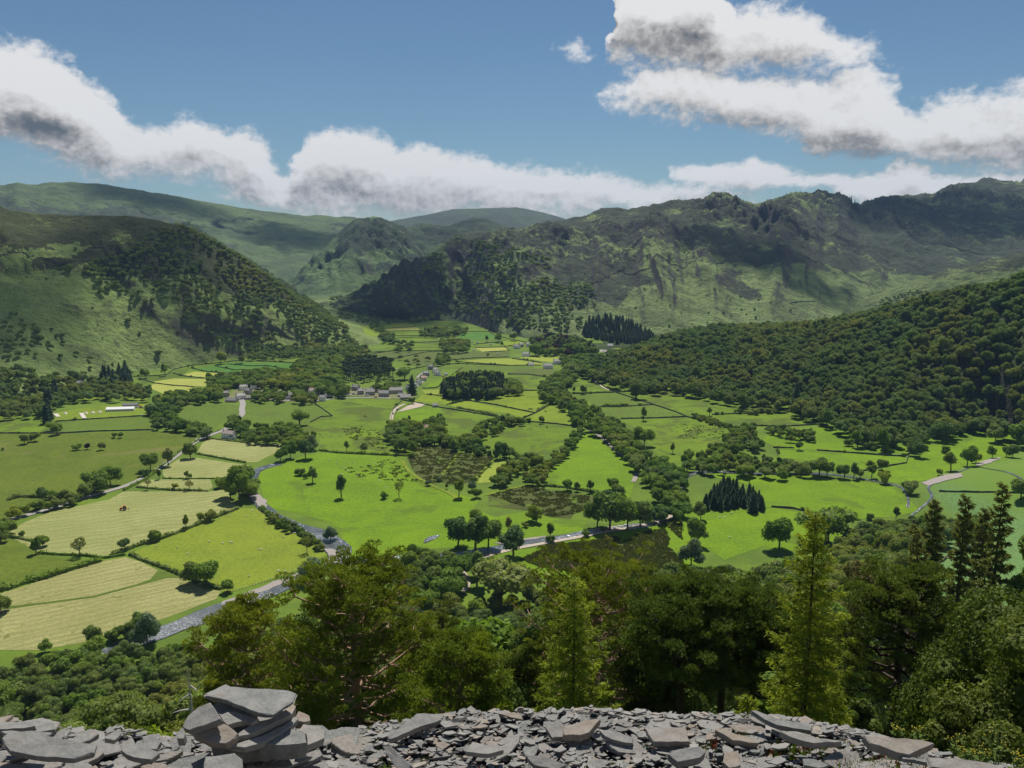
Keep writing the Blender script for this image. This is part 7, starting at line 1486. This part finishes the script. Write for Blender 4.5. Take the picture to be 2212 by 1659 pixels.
slab_px("Z700,640 Z1500,560 Z1600,800 Z900,880 Z600,800", 4.05, (0, -.05), .13, "dark inner block glimpsed between the cairn slabs")
slab_px("D10,1470 D60,1432 D250,1440 D450,1482 D612,1512 D595,1560 D470,1600 D300,1590 D60,1550", 3.72, (.03, -.32), .034, "largest pale slab lying at the lower left")
slab_px("D-60,1370 D220,1360 D226,1390 D150,1405 D-60,1415", 4.1, (0, -.1), .035, "dark edged slab at the upper left edge")
slab_px("D228,1392 D300,1368 D345,1372 D350,1412 D220,1432", 4.05, (0, -.1), .03, "squarish slab next to the upper left slab")
slab_px("D0,1425 D200,1420 D330,1432 D300,1455 D60,1450", 3.95, (0, -.2), .03, "thin slab between the upper left and largest slabs")
slab_px("D672,1455 D770,1408 D775,1440 D730,1482 D670,1470", 4.05, (.3, -.3), .03, "pointed slab standing up left of the cairn")
slab_px("D770,1545 D870,1500 D1020,1560 D965,1605 D850,1590", 3.8, (0, -.15), .03, "grey diamond shaped slab left of the cairn foot")
slab_px("D910,1462 D980,1440 D1030,1490 D1000,1540 D912,1530", 3.95, (.1, -.2), .03, "brownish slab left of the cairn foot")
slab_px("D1310,1585 D1500,1562 D1545,1600 D1540,1700 D1300,1700", 3.72, (0, -.25), .06, "greenish square faced slab under the cairn")
slab_px("E990,1305 E1160,1310 E1180,1350 E1100,1335", 4.3, (.1, -.3), .03, "long splinter at the crest in the middle")
slab_px("E1140,1280 E1155,1272 E1180,1275 E1185,1330 E1160,1335", 4.35, (.0, -2.5), .03, "slate standing upright on the crest")
slab_px("E310,1455 E500,1310 E650,1312 E655,1350 E480,1410 E330,1475", 4.15, (.15, -.2), .035, "large tilted slab on the crest right of the cairn")
slab_px("E1320,1400 E1380,1375 E1440,1390 E1430,1460 E1360,1465", 4.05, (0, -.3), .03, "pale squarish slab right of the middle")
slab_px("E1440,1390 E1560,1360 E1640,1345 E1670,1350 E1600,1430 E1540,1450 E1440,1450", 4.05, (0, -.15), .045, "large flat slab right of the pale squarish one")
slab_px("E810,1555 E850,1495 E1050,1520 E1050,1545 E950,1570", 3.85, (0, -.2), .03, "oval pale slab in the middle of the scree")
slab_px("E1960,1405 E2212,1395 E2240,1490 E2010,1490", 4.0, (0, -.15), .035, "broad pale slab at the right of the scree middle")
slab_px("E1665,1420 E1750,1418 E1880,1465 E1875,1500 E1800,1490 E1700,1455", 4.0, (0, -.3), .035, "dark sided slab right of centre")
slab_px("F470,1292 F500,1290 F620,1340 F860,1390 F850,1420 F640,1385 F560,1350", 4.15, (0, -.2), .03, "long buff splinter pointing left on the crest")
slab_px("F660,1430 F760,1425 F900,1470 F1050,1490 F870,1500 F780,1480", 4.0, (0, -.3), .04, "dark brown beam like slab on the right scree")
slab_px("F240,1415 F330,1425 F500,1480 F520,1500 F350,1480", 4.0, (0, -.3), .04, "long dark slab lying left of the brown one")
slab_px("F-60,1570 F0,1540 F150,1520 F180,1560 F150,1590 F0,1620", 3.75, (0, -.3), .05, "layered dark slab at the bottom right of centre")
slab_px("F300,1560 F390,1545 F405,1640 F330,1659 F290,1620", 3.75, (0, -.3), .04, "rounded grey slab at the bottom right")
slab_px("F800,1600 F870,1600 F970,1640 F900,1659 F810,1640", 3.8, (0, -.3), .02, "pale slab among plants at the bottom right")
slab_px("F1430,1580 F1660,1610 F1640,1625 F1440,1600", 3.95, (0, -.2), .02, "thin pale splinter at the lower right")
slab_px("E280,1515 E320,1515 E460,1640 E440,1690 E360,1650 E300,1560", 3.75, (-.5, -.6), .05, "greenish slab on edge at the bottom left of centre")
slab_px("E1200,1590 E1290,1580 E1450,1640 E1400,1670 E1250,1640", 3.72, (0, -.5), .04, "mossy grey slab on edge at the bottom centre")
slab_px("F1640,1500 F1560,1480 F1190,1450 F1230,1500 F1400,1560 F1480,1575", 3.98, (0, -.3), .05, "weathered brown beam of rock among the right plants")
slab_px("F1600,1590 F1800,1600 F2100,1650 F2000,1690 F1620,1650", 3.92, (0, -.2), .04, "smooth dark rock sinking out of the lower right")
# random slabs
VAR = []
for i in range(14):
    rs = random.Random(i+50); k = rs.randint(5, 8); asp = rs.uniform(.45, .85); an = sorted(rs.uniform(0, 6.283) for _ in range(k)); an = [a*.5+.5*(6.283*j/k) for j, a in enumerate(an)]
    v, f = slabgeo([(math.cos(a)*.5*rs.uniform(.85, 1.1), math.sin(a)*.5*asp*rs.uniform(.8, 1.1)) for a in an], rs.uniform(.06, .14), i); VAR.append(mesh('slate_slab', v, f, SLATE))
def hit(x, y):
    h = SBV.ray_cast(CAM, ray(x, y)); return h[0], h[1]
DONE = []; ns = 0; tries = 0
while ns < 285 and tries < 6000:
    tries += 1; X_ = rng.uniform(-60, 2270); ly = np.interp(X_, LX, LY); Y_ = rng.uniform(ly, max(ly+20, 1720)); p, nn = hit(X_, Y_)
    if p is None: continue
    left = X_ < 760; s = rng.uniform(.16, .36) if left else (rng.uniform(.11, .26) if rng.random() < .4 else rng.uniform(.05, .11))
    if X_ > 1900: s *= .75
    if any((p.x-q[0])**2+(p.y-q[1])**2 < ((s+q[2])*(.19 if left else .25))**2 for q in DONE): continue
    o = link('slate_slab', VAR[rng.randrange(14)]); o.location = (p.x, p.y, p.z+.012+s*.10); o.scale = (s, s*rng.uniform(.8, 1.1), s*rng.uniform(.6, 1.1)); o.rotation_euler = (rng.gauss(.05, .09), rng.gauss(0, .10), rng.gauss(.3, .7)+(3.14 if rng.random() < .5 else 0))
    DONE.append((p.x, p.y, s)); ns += 1; tag(o, "flat grey slate lying among others left of the cairn" if X_ < 400 else ("flat slate at the foot of the cairn" if left else ("slate piece on the middle of the scree" if X_ < 1500 else "slate piece among weeds on the right of the scree")), 'slate', "slates left of the cairn" if X_ < 400 else ("slates at the cairn foot" if left else ("slates on the middle scree" if X_ < 1500 else "slates on the right scree")))
# chips
Vc, Fc_ = [], []; o_ = 0; rs = np.random.RandomState(5)
for i in range(20000):
    a = rs.uniform(-.78, .78); r_ = 3.1+2.6*rs.uniform()**.9; x, y = r_*math.sin(a), r_*math.cos(a); h = SBV.ray_cast(Vector((x, y, 210)), Vector((0, 0, -1)))
    if h[0] is None: continue
    s = .009+.042*rs.uniform()**3.2; k = rs.randint(4, 7); an = np.sort(rs.uniform(0, 6.28, k)); an = an*.4+.6*np.arange(k)*6.283/k; el = rs.uniform(.3, .75); px_ = np.cos(an)*s; py_ = np.sin(an)*s*el; rot = .2+rs.normal()*.55; c_, s_ = math.cos(rot), math.sin(rot)
    X2, Y2 = px_*c_-py_*s_, px_*s_+py_*c_; t1, t2 = rs.normal()*.16, rs.normal()*.16-.05; Z2 = X2*t1+Y2*t2; th = s*rs.uniform(.08, .22); zz = h[0].z+.006+rs.uniform(0, .03)
    top = np.stack([x+X2, y+Y2, zz+Z2+th], 1); bot = np.stack([x+X2*1.03, y+Y2*1.03, zz+Z2], 1); Vc += [top, bot]; Fc_.append(tuple(range(o_, o_+k))); Fc_ += [(o_+(j+1) % k, o_+j, o_+k+j, o_+k+(j+1) % k) for j in range(k)]; o_ += 2*k
tag(link('slate_chips', mesh('slate_chips', np.concatenate(Vc), Fc_, SLATE)), "small broken slate chips covering the spoil tip", 'slate chips', kind='stuff')
# plants in the scree
STEM = simple('weed_stem', (.12, .17, .04), .8, .2, 20.); YEL = simple('ragwort_flower', (.50, .42, .04), .7, .1); REDL = simple('sorrel_red', (.30, .07, .04), .8, .3, 20.); WLEAF = leafmat('weed_leaves', [(.10, .16, .03), (.13, .18, .04)], .35)
def ragwort(X_, Y_, h, label, group, seed):
    p, nn = hit(X_, Y_); 
    if p is None: p = at_r(X_, Y_, 4.6)
    e = tag(empty('ragwort_plant', p), label, 'ragwort', group); rs = np.random.RandomState(seed); b = MB(); fl = MB(); lf = MB()
    for k in range(rs.randint(3, 6)):
        a = rs.uniform(0, 6.28); l = h*rs.uniform(.7, 1.05); q = np.array([math.cos(a)*l*.22, math.sin(a)*l*.22, l]); b.tube([(0, 0, -.01), tuple(q*.5+np.array([0, 0, l*.05])), tuple(q)], [.0035, .003, .002], 4)
        for j in range(5):
            t = q*(.78+.2*rs.uniform()); w_ = q+rs.normal(size=3)*np.array([.022, .022, .012])*h/.2; b.tube([tuple(t), tuple(w_)], [.0018, .0012], 3, False); fl.add([tuple(w_+v_*.0038) for v_ in np.array(ICO1[0])], [tuple(x_) for x_ in ICO1[1]])
        for j in range(12):
            t = q*rs.uniform(.05, .85); d = rs.normal(size=3); d[2] = abs(d[2])*.4; d = d/np.linalg.norm(d)*rs.uniform(.02, .045); sd_ = np.cross(d, (0, 0, 1)); sd_ = sd_/max(np.linalg.norm(sd_), 1e-5)*.007; lf.add([tuple(t), tuple(t+d*.5+sd_), tuple(t+d), tuple(t+d*.5-sd_)], [(0, 1, 2, 3)])
    b.build('stem', STEM, e); lf.build('leaves', WLEAF, e); fl.build('flower_heads', YEL, e)
for i, (X_, Y_, h, lb) in enumerate(((1985, 1618, .16, "small ragwort left of the row on the right crest"), (2058, 1640, .2, "ragwort with yellow heads second on the right crest"), (2150, 1668, .24, "tallest ragwort near the right corner"), (2120, 1665, .15, "low ragwort before the tallest one"), (2195, 1690, .22, "ragwort cut by the right frame edge"), (1935, 1600, .12, "tiny ragwort beside the bare pine trunk"), (2090, 1655, .13, "slender ragwort between the second and tallest"))): ragwort(X_, Y_, h*.75, lb, None, i)
rs = np.random.RandomState(77)
for nm, mat, n, lb in (('weeds', WLEAF, 900, "tiny green weeds rooted between the slates"), ('sorrel', REDL, 550, "reddish sorrel sprigs among the slates on the right")):
    V2, F2 = [], []; k = 0
    while k < n:
        X_ = 1480+730*rs.uniform()**.8 if rs.uniform() < .93 else rs.uniform(700, 1500); ly = np.interp(X_, LX, LY); Y_ = ly+18+(1690-ly)*rs.uniform()**.8
        if perlin(np.array([X_/70.]), np.array([Y_/35.]))[0] < (.05 if X_ < 1950 else -.3): k += .2; continue
        p, nn = hit(X_, Y_); k += 1
        if p is None: continue
        m_ = 9; b0 = np.repeat(np.array([[p.x, p.y, p.z]]), m_, 0)+rs.normal(size=(m_, 3))*np.array([.008, .008, 0]); d = rs.normal(size=(m_, 3))*.5+np.array([0, 0, 1.]); v, f = blades(b0, d, rs.uniform(.015, .055, m_), rs.uniform(.002, .006, m_), rs); F2.append(f+sum(len(q) for q in V2) if False else (v, f)); V2.append(v)
    off = 0; FF = []
    for v, f in F2: FF.append(f+off); off += len(v)
    tag(link(nm, mesh(nm, np.concatenate(V2), np.concatenate(FF), mat)), lb, 'weeds', kind='stuff')
